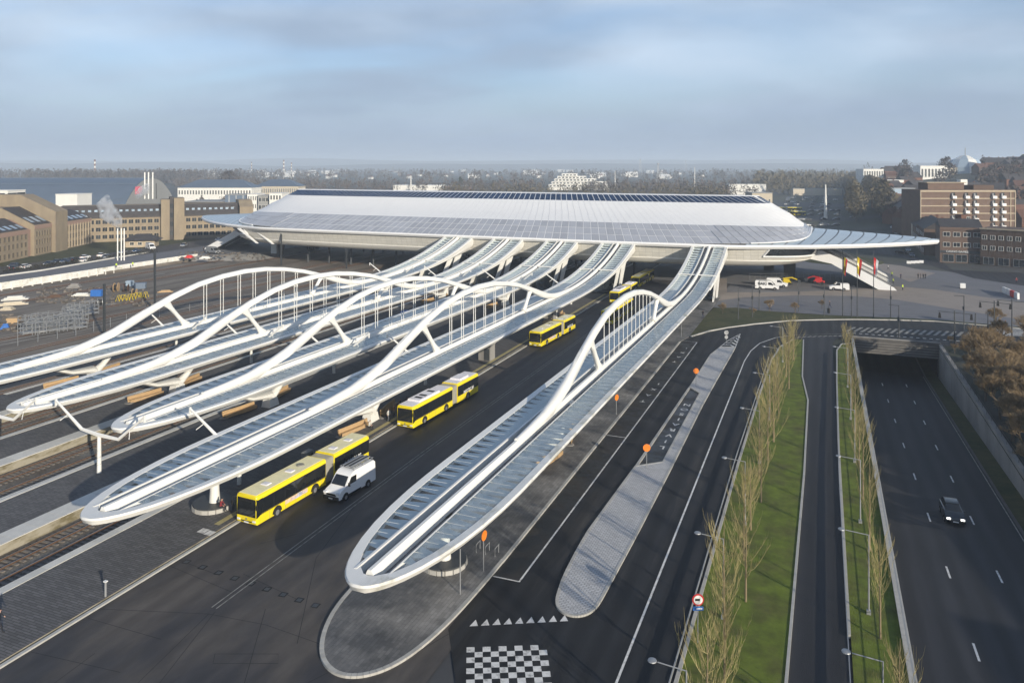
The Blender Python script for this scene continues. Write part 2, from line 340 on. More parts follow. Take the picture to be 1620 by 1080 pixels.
# ------------------------------------------------------------------ ground and terrain
def hill_h(x, y):
    # the town hill at the right
    cx, cy = WD(1660, 820)
    h = 32 * math.exp(-(((x - cx) / 230) ** 2 + ((y - cy) / 330) ** 2))
    return h
gm = mat('city_ground', (0.060, 0.062, 0.066), rough=0.9, var=0.3, vs=0.02, col2=(0.045, 0.050, 0.030), mixs=0.008, mixr=(0.42, 0.55))
xs = [-9000, -4000, -1500, -600, -213, -61.2, 5.7, 20.3] + [60 + 45 * i for i in range(26)] + [2500, 5000, 9000]
ys = [-250, 40, 162, 240, 330, 400] + [460 + 60 * i for i in range(17)] + [2000, 4000, 14000]
g = MB(); idx = {}
for i, x in enumerate(xs):
    for j, y in enumerate(ys):
        idx[i, j] = len(g.v); g.v.append((x, y, -0.2 + (hill_h(x, y) if x > 40 and y > 320 else 0)))
for i in range(len(xs) - 1):
    for j in range(len(ys) - 1):
        if xs[i] == -213 and ys[j] < 700: continue
        if xs[i] == 5.7 and ys[j] < 162: continue
        g.f.append((idx[i, j], idx[i + 1, j], idx[i + 1, j + 1], idx[i, j + 1])); g.m.append(0)
struct(g.build('ground', gm, smooth=True))
o = MB().quad((-213, -250, -0.95), (-113, -250, -0.95), (-113, 705, -0.95), (-213, 705, -0.95)).build('rail_yard_ground', M['yard_dirt']); struct(o)
o = MB().quad((-113, -250, -0.954), (-61.2, -250, -0.954), (-61.2, 705, -0.954), (-113, 705, -0.954)).build('track_bed', M['ballast']); struct(o)
# distant ridges
hm = mat('far_wood', (0.045, 0.045, 0.038), rough=1, var=0.3, vs=0.003)
for k, (d, base, amp, seed) in enumerate(((5200, 46, 22, 3), (7600, 92, 26, 9))):
    a, b = [], []
    for i in range(90):
        px = -900 + i * 40
        z = base + amp * mnoise.noise(Vector((i * 0.16, seed, 0))) * 1.6 + 3 * mnoise.noise(Vector((i * 1.3, seed, 4)))
        x, y = WD(px, d); a.append((x, y, -1)); b.append((*WD(px, d + 500), z))
    c = [(*WD(-900 + i * 40, d + 1500), -1) for i in range(90)]
    struct(MB().rings([a, b, c], close=False, cap=False).build('distant_hill', hm, smooth=True))

# ------------------------------------------------------------------ platforms
def platform(x0, x1, y0, y1, label, cop_r=2.1):
    b = MB(); b.mi = 1
    b.quad((x0, y0, -0.95), (x0, y1, -0.95), (x0, y1, -0.02), (x0, y0, -0.02)); b.quad((x1, y1, -0.95), (x1, y0, -0.95), (x1, y0, -0.02), (x1, y1, -0.02))
    b.quad((x0, y0, -0.95), (x0, y0, -0.02), (x1, y0, -0.02), (x1, y0, -0.95))
    b.mi = 0; b.quad((x0, y0, -0.02), (x0, y1, -0.02), (x1, y1, -0.02), (x1, y0, -0.02))
    o = b.build('platform', [M['platform_brick'], M['platform_wall']]); struct(o); o['label'] = label
    return o
def coping(par, xa, xb, y0, ysplit, y1, step=2.4):
    me = {}
    y = y0; first = None
    while y < ysplit:
        if first is None: first = MB().box(0, 0, 0.0, xb - xa, step - 0.035, 0.07).mesh('coping_stone', M['coping'])
        put('coping_stone', first, par, ((xa + xb) / 2 + random.uniform(-.008, .008), y + step / 2, -0.005)); y += step
    b = MB()
    while y < y1: b.box((xa + xb) / 2, y + step / 2, -0.005, xb - xa, step - 0.035, 0.07); y += step
    b.build('coping_stone_row', M['coping'], par, kind='stuff')
p4 = platform(-61.2, -52.2, -60, 400, 'platform beside the bus road')
coping(p4, -61.25, -60.3, 30, 128, 330)
p3 = platform(-77.7, -68.2, -60, 400, 'platform under the third canopy')
coping(p3, -70.3, -68.15, 30, 128, 330); coping(p3, -77.75, -76.9, 48, 110, 330)
p2 = platform(-95.3, -86.1, -60, 400, 'platform under the second canopy')
coping(p2, -88.1, -86.05, 50, 110, 330); coping(p2, -95.35, -94.5, 62, 108, 330)
p1 = platform(-112.9, -103.2, -60, 400, 'platform under the leftmost canopy')
coping(p1, -105.2, -103.15, 66, 108, 330); coping(p1, -112.95, -112.1, 76, 108, 330)

# ------------------------------------------------------------------ railway tracks
def track(xc, y0, y1, zb=-0.95, sl=True, label=''):
    t = thing('railway_track', label, 'track', (xc, y0, zb)); n = y1 - y0
    b = MB()
    for s in (-.72, .72):
        b.mi = 0; b.box(s, n / 2, 0.17, 0.10, n, 0.14); b.mi = 1; b.box(s, n / 2, 0.25, 0.065, n, 0.02)
    for s in (-.72, .72): pass
    rl = MB(); rl.box(-.72, n / 2, 0.17, 0.11, n, 0.14); rl.mi = 1; rl.box(-.72, n / 2, 0.245, 0.06, n, 0.012)
    me = rl.mesh('rail', [M['rust_rail'], M['rail_top']])
    put('rail', me, t); put('rail', me, t, (1.44, 0, 0))
    if sl:
        s = MB(); y = 0.3
        while y < min(n, 190): s.box(0, y, 0.055, 2.5, 0.26, 0.10); y += 0.62
        s.build('sleeper_row', M['sleeper'], t, kind='stuff')
    return t
for xc, lab in ((-66.35, 'rusty track against the wall of the platform under the third canopy'), (-63.1, 'second track, nearest to the bus road platform'),
                (-84.3, 'track just right of the platform under the second canopy'), (-80.3, 'track along the left edge of the third platform'),
                (-101.4, 'track just right of the leftmost platform'), (-97.6, 'track along the left edge of the second platform')):
    track(xc, 20, 420, label=lab)
for i, xc in enumerate((-116.5, -121.5, -128, -139, -152, -163, -190, -204)):
    track(xc, 40, 420, sl=i < 3, label='rusty yard track, %s of those left of all the canopies' % ('first', 'second', 'third', 'fourth', 'fifth', 'sixth', 'seventh', 'eighth')[i])
# ------------------------------------------------------------------ roads
o = MB().quad((-52.0, -60, -0.12), (-24.2, -60, -0.12), (-24.2, 420, -0.12), (-52.0, 420, -0.12)).build('bus_road', M['asphalt_bus']); struct(o)
def sheet(name, pts, z, m):
    return struct(MB().quad(*[(p[0], p[1], z) for p in pts]).build(name, m))
sheet('service_road', [(-25.5, 50.0), (-20.5, 42), (-20.5, -60), (-8.4, -60), (-8.4, 150), (-3, 160), (4, 163), (60, 166), (140, 150), (140, 186.5), (39, 187), (23, 188.8), (6.5, 184.2), (-6.4, 177.5), (-18.4, 164.8), (-23.3, 153.2), (-25.6, 148)], -0.112, M['asphalt_new'])
sheet('ramp_road_surface', [(-2.6, -60), (1.9, -60), (1.9, 158), (3, 165), (-3.6, 163), (-3.6, 130), (-2.6, 122)], -0.105, M['asphalt_ramp'])
# sunken road to the tunnel
def rz(y): return -0.12 if y < 53 else -0.12 - 6.2 * (min(y, 164) - 53) / 111.0
b = MB(); yy = [-60, 53, 70, 90, 110, 130, 150, 164, 260]
b.rings([[(5.7, y, rz(y)) for y in yy], [(18.3, y, rz(y)) for y in yy]], close=False, cap=False); struct(b.build('tunnel_road', M['asphalt_ramp']))
b = MB(); b.rings([[(18.3, y, rz(y) + .02) for y in yy], [(20.6, y, rz(y) + .25) for y in yy]], close=False, cap=False); struct(b.build('verge', M['grass_dry']))
b = MB()
for a, c in zip(yy[:-1], yy[1:]):
    if a > 164: continue
    b.quad((18.15, a, rz(a) + .14), (18.4, a, rz(a) + .14), (18.4, c, rz(c) + .14), (18.15, c, rz(c) + .14)).quad((18.15, a, rz(a) - .05), (18.15, a, rz(a) + .14), (18.15, c, rz(c) + .14), (18.15, c, rz(c) - .05))
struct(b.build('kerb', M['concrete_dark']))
# walls of the cutting
wl = thing('retaining_wall', 'long concrete retaining wall right of the sunken road under the bare trees', 'wall', (20.4, 53, 0))
seg = MB(); y = 0
ms = None
while y < 110:
    y2 = min(y + 5.5, 111)
    MB().extr([(y + .02, rz(53 + y) - .3), (y2 - .02, rz(53 + y2) - .3), (y2 - .02, .32), (y + .02, .32)], 'x', 0, 0.45).build('wall_panel', M['concrete'], wl)
    y = y2
MB().box(.22, 55.5, .40, .6, 111, .14).build('wall_cap', M['concrete'], wl)
rb = MB(); 
for i in range(38): rb.tube([(.22, i * 3, .47), (.22, i * 3, 1.25)], .025, 4)
rb.box(.22, 55.5, 1.25, .04, 111, .04); rb.box(.22, 55.5, .9, .03, 111, .03); rb.build('railing', M['steel_dark'], wl)
wl = thing('retaining_wall', 'concrete wall with railing left of the sunken road, beside the grass with lamps', 'wall', (5.35, -20, 0))
MB().extr([(0, -.6), (73, -.6), (182, -6.8), (182, .18), (0, .18)], 'x', 0, 0.4).build('wall_panel', M['concrete'], wl)
MB().box(.2, 91, .24, .5, 182, .12).build('wall_cap', M['kerb_stone'], wl)
b = MB()
for i in range(61): b.tube([(.2, i * 3, .3), (.2, i * 3, 1.0)], .02, 4)
b.box(.2, 91, 1.0, .035, 182, .035); b.box(.2, 91, .66, .03, 182, .03); b.build('railing', M['steel_grey'], wl)
tn = thing('tunnel', 'dark road tunnel mouth with a concrete lintel at the end of the sunken road', 'tunnel', (13, 162, 0))
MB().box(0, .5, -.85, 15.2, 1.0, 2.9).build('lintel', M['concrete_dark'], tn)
MB().box(0, .4, .68, 15.6, .5, .16).build('parapet_cap', M['concrete'], tn)
b = MB()
for k in range(5): b.box(0, -.02, -.1 - k * .5, 15.1, .06, .07)
b.build('ledge', M['concrete'], tn)
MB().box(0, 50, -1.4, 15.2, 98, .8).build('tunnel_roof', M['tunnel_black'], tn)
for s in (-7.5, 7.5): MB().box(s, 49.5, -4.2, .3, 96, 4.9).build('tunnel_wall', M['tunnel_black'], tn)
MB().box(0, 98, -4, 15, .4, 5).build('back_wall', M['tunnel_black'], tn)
# lane dashes on the sunken road
def pitch_quad(b, x, y, w_, l_):
    b.quad((x - w_ / 2, y, rz(y) + .006), (x + w_ / 2, y, rz(y) + .006), (x + w_ / 2, y + l_, rz(y + l_) + .006), (x - w_ / 2, y + l_, rz(y + l_) + .006))
b = MB()
for xl in (10.2, 14.2):
    y = 48.5 if xl < 12 else 49.5
    while y < 160: pitch_quad(b, xl, y, .16, 2.4); y += 12.9
b2 = b; struct(b.build('road_marking', M['paint_white']))
b = MB(); pitch = 0
b.rings([[(18.0, y, rz(y) + .006) for y in yy[:-1]], [(17.88, y, rz(y) + .006) for y in yy[:-1]]], close=False, cap=False); struct(b.build('road_marking', M['paint_faded']))
# ------------------------------------------------------------------ green strips
def strip(name, left, right, z, m):
    # left/right: lists of (x,y) with equal count
    a = [(p[0], p[1], z) for p in left]; c = [(p[0], p[1], z) for p in right]
    return struct(MB().rings([a, c], close=False, cap=False).build(name, m))
Lf = [(-8.7, -40), (-8.75, 50), (-8.7, 90), (-8.4, 120), (-8.0, 140), (-7.1, 151), (-5.0, 158.2)]
Rt = [(-2.3, -40), (-2.3, 50), (-1.9, 90), (-1.95, 118), (-3.0, 131), (-3.2, 145), (-3.4, 158.6)]
strip('grass_strip', Lf, Rt, 0.03, M['grass'])
L2 = [(1.95, -40), (1.95, 60), (2.0, 100), (2.3, 130), (2.7, 152), (3.6, 157.5)]
R2 = [(5.35, -40), (5.35, 60), (5.35, 100), (5.35, 130), (5.35, 152), (5.35, 158)]
strip('grass_strip', L2, R2, 0.03, M['grass'])
def curb(path, wd, z0, z1, name='kerb_stone', m='kerb_stone', step=2.0, parent_name='kerb', split=None, singles=True):
    # kerb as a row of stones following a polyline
    P = [Vector((p[0], p[1])) for p in path]; par = struct(MB().box(P[0].x, P[0].y, (z0 + z1) / 2 - .02, wd * .6, wd * .6, z1 - z0 - .05).build(parent_name, M[m]))
    pts = [P[0]]; acc = 0
    for a, c in zip(P[:-1], P[1:]):
        n = max(1, round((c - a).length / step))
        for i in range(1, n + 1): pts.append(a + (c - a) * i / n)
    rest = MB(); cnt = 0
    for i in range(len(pts) - 1):
        a, c = pts[i], pts[i + 1]; t = (c - a); ln = t.length
        if ln < .05: continue
        t /= ln
        ta = (pts[i + 1] - pts[i - 1]).normalized() if i > 0 else t; tb = (pts[i + 2] - pts[i]).normalized() if i + 2 < len(pts) else t
        na, nb = Vector((-ta.y, ta.x)), Vector((-tb.y, tb.x)); h = wd / 2; e = .012
        q = [a + t * e - na * h, c - t * e - nb * h, c - t * e + nb * h, a + t * e + na * h]
        tgt = MB() if singles and cnt < 120 else rest
        tgt.prism([(p.x, p.y) for p in q], z0, z1)
        if tgt is not rest: tgt.build(name, M[m], par)
        cnt += 1
    if rest.v: rest.build(name + '_row', M[m], par, kind='stuff')
    return par
curb([(p[0] - .12, p[1]) for p in Lf if p[1] > -30], .26, -.12, .12, step=4, singles=False)
curb([(p[0] + .1, p[1]) for p in Rt if p[1] > -30], .2, -.12, .10, step=4, singles=False)
curb([(p[0] - .1, p[1]) for p in L2 if p[1] > -30] + [(5.2, 159)], .22, -.12, .10, step=4, singles=False)
# low dark guard rail along the near road edge and the ramp edge
def guard(x_of, y0, y1, label):
    t = thing('guard_rail', label, 'guard rail', (0, 0, 0)); b = MB(); c = MB(); y = y0
    pts = []
    while y <= y1: pts.append((x_of(y), y, .5)); b.tube([(x_of(y), y, -.1), (x_of(y), y, .5)], .05, 4); y += 4
    c.tube(pts, [(.045, .16)] * len(pts), 4); c.build('beam', M['steel_grey'], t); b.build('post_row', M['steel_dark'], t, kind='stuff')
guard(lambda y: -9.15 + max(0, y - 90) * .012, 20, 142, 'grey steel guard rail between the wide road and the strip of pale slender trees')
guard(lambda y: 1.72 + max(0, y - 90) * .012, 20, 150, 'grey steel guard rail between the narrow lane and the lamp strip')
# ------------------------------------------------------------------ centre canopy pavement (P5) and the delivery island
def chaikin(P, n=2, closed=True):
    for _ in range(n):
        Q = []
        for i in range(len(P)):
            a, c = P[i], P[(i + 1) % len(P)]; far = math.hypot(a[0] - c[0], a[1] - c[1])
            f = .25 if far < 9 else 1.2 / far
            Q += [(a[0] + (c[0] - a[0]) * f, a[1] + (c[1] - a[1]) * f), (a[0] + (c[0] - a[0]) * (1 - f), a[1] + (c[1] - a[1]) * (1 - f))]
        P = Q
    return P
P5 = [(-35.2, 205), (-35.2, 54), (-34.8, 49.5), (-33.8, 46.3), (-32.4, 44.0), (-31.0, 42.9), (-29.6, 42.6), (-28.2, 43.2), (-27.0, 44.8), (-26.2, 47.5), (-25.7, 51.5), (-25.5, 58), (-25.4, 148), (-24.4, 153.5), (-24.2, 205)]
P5c = chaikin(P5, 2)
struct(MB().prism(P5c, -.2, 0.03).build('pavement', M['bluestone']))
_t = [p for p in P5c if p[1] < 58.5 or (p[1] < 61 and p[0] > -30)]; _t = _t[:]
curb(_t, .32, -.15, 0.055, step=1.7)
curb([(-35.2, 53), (-35.2, 200)], .3, -.15, 0.05, step=3, singles=False); curb([(-25.46, 60), (-25.4, 148)], .3, -.15, 0.05, step=2, singles=True)
ISL_A = [(-19.45, 57.5), (-19.2, 56.2), (-18.7, 55.3), (-18.0, 54.9), (-17.2, 54.9), (-16.5, 55.5), (-16.15, 56.5), (-16.05, 58), (-15.85, 70), (-15.75, 85), (-15.75, 110), (-15.5, 125), (-15.0, 147.5), (-17.6, 146.5), (-18.5, 140), (-18.75, 118.2), (-16.85, 115.6), (-16.85, 87.2), (-19.5, 84.8), (-20.15, 76), (-20.15, 66), (-19.8, 60)]
_low = chaikin([p for p in ISL_A[:9]], 0)
def _round(P):
    Q = chaikin(P, 2); return Q
ISL_A = [ISL_A[i] for i in range(len(ISL_A))]
ISL_C = [p for p in _round(ISL_A[:9] + [(-15.8, 78)] + [(-20.1, 78), (-20.1, 66), (-19.8, 60)]) if p[1] < 72]
_k = [i for i in range(len(ISL_C))]
ISL_C = sorted([p for p in ISL_C if p[0] < -18.0], key=lambda p: -p[1]) + sorted([p for p in ISL_C if p[0] >= -18.0], key=lambda p: p[0] if p[1] < 58 else p[1])
ISL_A = ISL_C + ISL_A[9:19]
struct(MB().prism(ISL_A, -.2, 0.02).build('pavement', M['island_paver']))
curb(ISL_A + ISL_A[:1], .24, -.15, 0.045, step=2.4)
curb([(-19.45, 84.9), (-18.8, 118)], .3, -.15, .02, step=3, singles=False)
sheet('delivery_bay', [(-19.3, 85.1), (-16.98, 87.3), (-16.98, 115.5), (-18.75, 117.9)], -.106, M['asphalt_damp'])
sheet('taxi_bay', [(-25.3, 57.8), (-23.1, 57.8), (-22.35, 149), (-25.2, 149)], -.106, M['asphalt_damp'])
# painted lines
def line(path, wd, z=-.10, m='paint_white', name='road_marking'):
    b = MB(); P = [Vector((p[0], p[1])) for p in path]
    l, r = [], []
    for i, p in enumerate(P):
        t = (P[min(i + 1, len(P) - 1)] - P[max(i - 1, 0)]).normalized(); n = Vector((-t.y, t.x)) * wd / 2
        l.append((p.x + n.x, p.y + n.y, z)); r.append((p.x - n.x, p.y - n.y, z))
    return struct(b.rings([l, r], close=False, cap=False).build(name, M[m]))
line([(-25.3, 57.8), (-23.05, 57.85)], .14); line([(-22.98, 57.8), (-22.3, 149.2)], .16, -.098); line([(-22.3, 149.2), (-25.3, 149.6)], .14)
line([(-25.2, 93.5), (-22.75, 93.5)], .14)
line([(-12.6, -30), (-12.5, 138), (-12.1, 146), (-11.0, 153), (-8.5, 159), (-5, 163)], .17)
line([(-5, 163), (3, 167.5), (14, 168.5), (24, 167.5)], .12, m='paint_faded')
line([(-5.6, 159.4), (-1, 163.5), (5, 165.8), (13, 166.2)], .12, m='paint_faded')
line([(13.0, 166.2), (15.2, 160.5)], .14, m='paint_faded')
for i in range(9):
    t = i / 8.0; x, y = -23.9 + 6.0 * t, 51.15 + 3.1 * t
    struct(MB().quad((x - .27, y - .30, -.098), (x + .30, y - .02, -.098), (x - .18, y + .62, -.098)).build('road_marking', M['paint_white']))
ux, uy = 0.905, 0.425; b = MB()
for r_ in range(12):
    for c_ in range(10):
        if (r_ + c_) % 2 == 0 and not (r_ == 0 and c_ == 9):
            s = .565; x, y = -23.3 + c_ * s * ux + r_ * s * uy, 48.55 + c_ * s * uy - r_ * s * ux
            b.quad((x, y, -.098), (x + uy * s, y - ux * s, -.098), (x + uy * s + ux * s, y - ux * s + uy * s, -.098), (x + ux * s, y + uy * s, -.098))
struct(b.build('road_marking', M['paint_white']))
def text_mesh(s, size, m, name, parent=None, loc=(0, 0, 0), rot=(0, 0, 0), ext=0.0, sx=1.0, kind=None, bold=0.0):
    cu = bpy.data.curves.new(name, 'FONT'); cu.body = s; cu.size = size; cu.extrude = ext; cu.align_x = 'CENTER'; cu.align_y = 'CENTER'; cu.offset = bold
    cu.resolution_u = 3
    t = bpy.data.objects.new(name + '_text', cu); COL.objects.link(t)
    bpy.context.view_layer.update()
    me = bpy.data.meshes.new_from_object(t.evaluated_get(bpy.context.evaluated_depsgraph_get())); bpy.data.objects.remove(t)
    me.materials.clear(); me.materials.append(M[m])
    o = bpy.data.objects.new(name, me); COL.objects.link(o); o.location = loc; o.rotation_euler = rot; o.scale = (sx, 1, 1)
    if parent is not None: o.parent = parent
    if kind: o['kind'] = kind
    return o
def road_word(word, pa, pb, size, sx=1.0):
    a, c = W(*pa), W(*pb)
    for i, ch in enumerate(word):
        t = i / (len(word) - 1)
        text_mesh(ch, size, 'paint_white', 'road_marking', loc=(a[0] + (c[0] - a[0]) * t, a[1] + (c[1] - a[1]) * t, -.096), rot=(0, 0, math.pi), sx=sx, kind='structure', bold=.02)
road_word('TAXI', (1017, 633), (1042, 606), 1.25, .95)
road_word('TAXI', (1067, 571), (1086, 550), 1.25, .95)
road_word('LIVRAISON', (1047.5, 706), (1087, 639), 1.4, 1.0)
# chevrons at the island's far nose
a = [(-18.4, 147.2), (-17.4, 152), (-15.7, 160)]
line([(-15.0, 147.6), (-15.3, 160)], .14); line([(-17.7, 147.0), (-16.9, 153), (-15.3, 160)], .14)
for i in range(5):
    y = 148.6 + i * 2.1; l_ = -17.5 + (y - 147) * .16; r_ = -15.1
    line([(l_, y), ((l_ + r_) / 2, y + .9), (r_, y - .8)], .42)
# kerb of the big curve, zebra hatches, dashes
ARC = [(-24.2, 153.6), (-23.2, 156), (-21.4, 160.3), (-18.4, 164.8), (-13.5, 170.8), (-6.4, 177.5), (-.5, 181), (6.5, 184.2), (14.5, 187), (23, 188.8), (39, 187.2), (60, 184)]
curb(ARC, .35, -.15, .04, step=3, singles=False)
strip('grass_bank', ARC, [(-25.6, 157), (-25.0, 170), (-23.8, 186), (-19, 188.5), (-13, 186.9), (-5, 186.2), (2, 187.2), (9, 187.6), (16, 189.6), (25, 190.5), (39, 188.2), (60, 185)], .02, M['grass_dry'])
b = MB()
for i in range(17):
    x = 4.5 + i * 1.35 ; y = 170.6 + i * .22
    b.quad((x, y, -.1), (x + .6, y, -.1), (x + 2.3, y + 5.2, -.1), (x + 1.7, y + 5.2, -.1))
struct(b.build('road_marking', M['paint_faded']))
b = MB()
for i in range(22): b.box(5 + i * 1.15, 169.3 + .02 * i, -.098, .6, .35, .006)
struct(b.build('road_marking', M['paint_white']))
b = MB()
for i in range(9): b.quad((-4.6 + i * .95, 161 + i * .55, -.1), (-4.3 + i * .95, 160.8 + i * .55, -.1), (-3.7 + i * .95, 162.1 + i * .5, -.1), (-4.0 + i * .95, 162.3 + i * .5, -.1))
struct(b.build('road_marking', M['paint_faded']))
b = MB()
for i in range(9):
    x, y = W(1565 + i * 3, 513 + i * 2.0); x2, y2 = W(1602 + i * 9, 513 + i * 2.1)
    b.quad((x, y, -.1), (x2, y2, -.1), (x2 + .1, y2 - .5, -.1), (x + .1, y - .5, -.1))
struct(b.build('road_marking', M['paint_white']))
# plaza: grey where shaded, sunlit bands painted in as pinkish paving
sheet('plaza', [(-24.3, 187), (-13, 187.1), (2, 187.4), (16, 189.8), (25, 190.7), (60, 186), (150, 168), (150, 250), (70, 262), (30, 282), (-35, 300), (-53, 300), (-53, 226), (-24.3, 226)], -.03, M['plaza_grey'])
pk = [W(px, py) for px, py in ((1112, 478), (1180, 470), (1260, 467), (1350, 468), (1420, 474), (1500, 487), (1620, 506), (1700, 522), (1700, 487), (1620, 478), (1560, 470), (1480, 458), (1410, 452), (1330, 459), (1230, 462), (1150, 462))]
sheet('plaza_sunlit_band', pk, -.026, M['plaza_sunlit_pink'])
sheet('plaza_sunlit_band', [W(px, py) for px, py in ((1112, 478), (1150, 462), (1150, 440), (1130, 440), (1085, 500), (1060, 540), (1075, 540))], -.022, M['plaza_sunlit_pink'])
sheet('plaza_sunlit_band', [W(px, py) for px, py in ((1380, 415), (1425, 420), (1480, 432), (1440, 446), (1400, 430))], -.022, M['plaza_sunlit_pink'])
# street beyond the plaza
sheet('street', [W(px, py) for px, py in ((1375, 400), (1420, 405), (1480, 422), (1540, 440), (1620, 452), (1760, 470), (1760, 445), (1620, 432), (1540, 425), (1440, 405), (1400, 385))], -.01, M['asphalt_ramp'])
# bus road lines and slab joints
line([(-43.2, 45.5), (-43.6, 80), (-43.6, 205)], .10, m='paint_faded'); line([(-43.65, 45.5), (-44.05, 80), (-44.05, 205)], .10, m='paint_faded')
curb([(-51.75, -20), (-51.7, 330)], .30, -.15, .0, step=3, singles=False)
line([(-53.15, 56), (-53.15, 205)], .62, -.012, m='paint_yellow')
b = MB()
for i in range(2): b.box(-53.4 + i * .9, 54.6 - i * .1, -.011, .8, .8, .006)
struct(b.build('road_marking', M['paint_white']))
for pts in ([(250, 870), (340, 905)], [(270, 893), (370, 935)], [(150, 1030), (0, 1140)], [(50, 1028), (190, 1060)], [(110, 958), (330, 968), (420, 985), (520, 1020)], [(330, 968), (215, 1080)], [(340, 965), (250, 1080)], [(140, 975), (255, 1008)], [(385, 905), (470, 945)], [(470, 1015), (500, 880), (560, 800)], [(340, 1031), (440, 1031), (440, 1046), (337, 1046), (340, 1031)], [(200, 925), (260, 900)], [(540, 1080), (640, 1040), (735, 985)], [(735, 985), (735, 1090)], [(520, 1060), (440, 1100)], [(380, 1100), (420, 960)], [(410, 858), (470, 842)], [(290, 860), (360, 835)]):
    line([W(*p) for p in pts], .05, -.114, 'joint_dark', 'road_joint')
for i in range(9):
    x, y = W(295 + i * 25.5, 886 + i * 8.6); c = struct(MB().box(x, y, -.112, .62, .62, .01, rz=.1).build('inspection_cover', M['asphalt_new']))
    MB().box(x, y, -.105, .4, .4, .006, rz=.1).build('cover_plate', M['steel_dark'], c)
# left access road behind the retaining wall, car park, grass
RW = [(-211, 100), (-212.4, 142.3), (-212.4, 160.3), (-213.6, 185.6), (-214.5, 205), (-214, 216)]
sheet('access_road', [(-216, 60), (-212.6, 142.3), (-212.6, 160.3), (-213.8, 185.6), (-214.7, 205), (-214.2, 216), (-198, 226), (-196, 262), (-230, 300), (-262, 300), (-262, 215), (-236, 195), (-229, 165), (-228, 60)], .9, M['plaza_grey'])
sheet('car_park', [(-262, 60), (-227, 60), (-227, 165), (-233, 196), (-237, 300), (-262, 300)], .905, M['asphalt_bus'])
sheet('lawn', [(-300, 60), (-249, 60), (-249, 205), (-256, 262), (-300, 262)], .92, M['grass_dry'])
t = thing('retaining_wall', 'white ribbed retaining wall along the rail yard', 'wall', (0, 0, 0))
for i in range(len(RW) - 1):
    a, c = Vector(RW[i]), Vector(RW[i + 1]); n = max(1, int((c - a).length / 2.9)); d = (c - a) / n
    ang = math.atan2(d.y, d.x)
    for k in range(n):
        p = a + d * (k + .5)
        MB().box(p.x, p.y, .35, d.length - .12, .25, 2.0, ang).build('wall_panel', M['white_steel_stained'], t)
        q = a + d * k
        MB().box(q.x + .18, q.y, .1, .22, .5, 2.3, ang).build('wall_rib', M['white_steel_stained'], t)
curb([(-228, 100), (-227.2, 165), (-233.6, 196), (-237, 215)], .5, .9, 1.3, step=4, singles=False, m='coping')

sk_ = MB().quad((-213, -250, -1), (-213, 705, -1), (-213, 705, .0), (-213, -250, .0)).quad((-61.2, 398, -1), (-61.2, 705, -1), (-61.2, 705, 0), (-61.2, 398, 0)).quad((-213, 704, -1), (-61, 704, -1), (-61, 704, 0), (-213, 704, 0))
struct(sk_.build('embankment', M['yard_dirt']))
struct(MB().rings([[(-216, 214, .88), (-214.2, 216, .88), (-198, 226, .88), (-195.9, 262, .88), (-200, 330, .88)], [(-213, 212, -1), (-210, 214, -1), (-192, 223, -1), (-190, 262, -1), (-190, 330, -1)]], close=False, cap=False).build('embankment', M['concrete']))
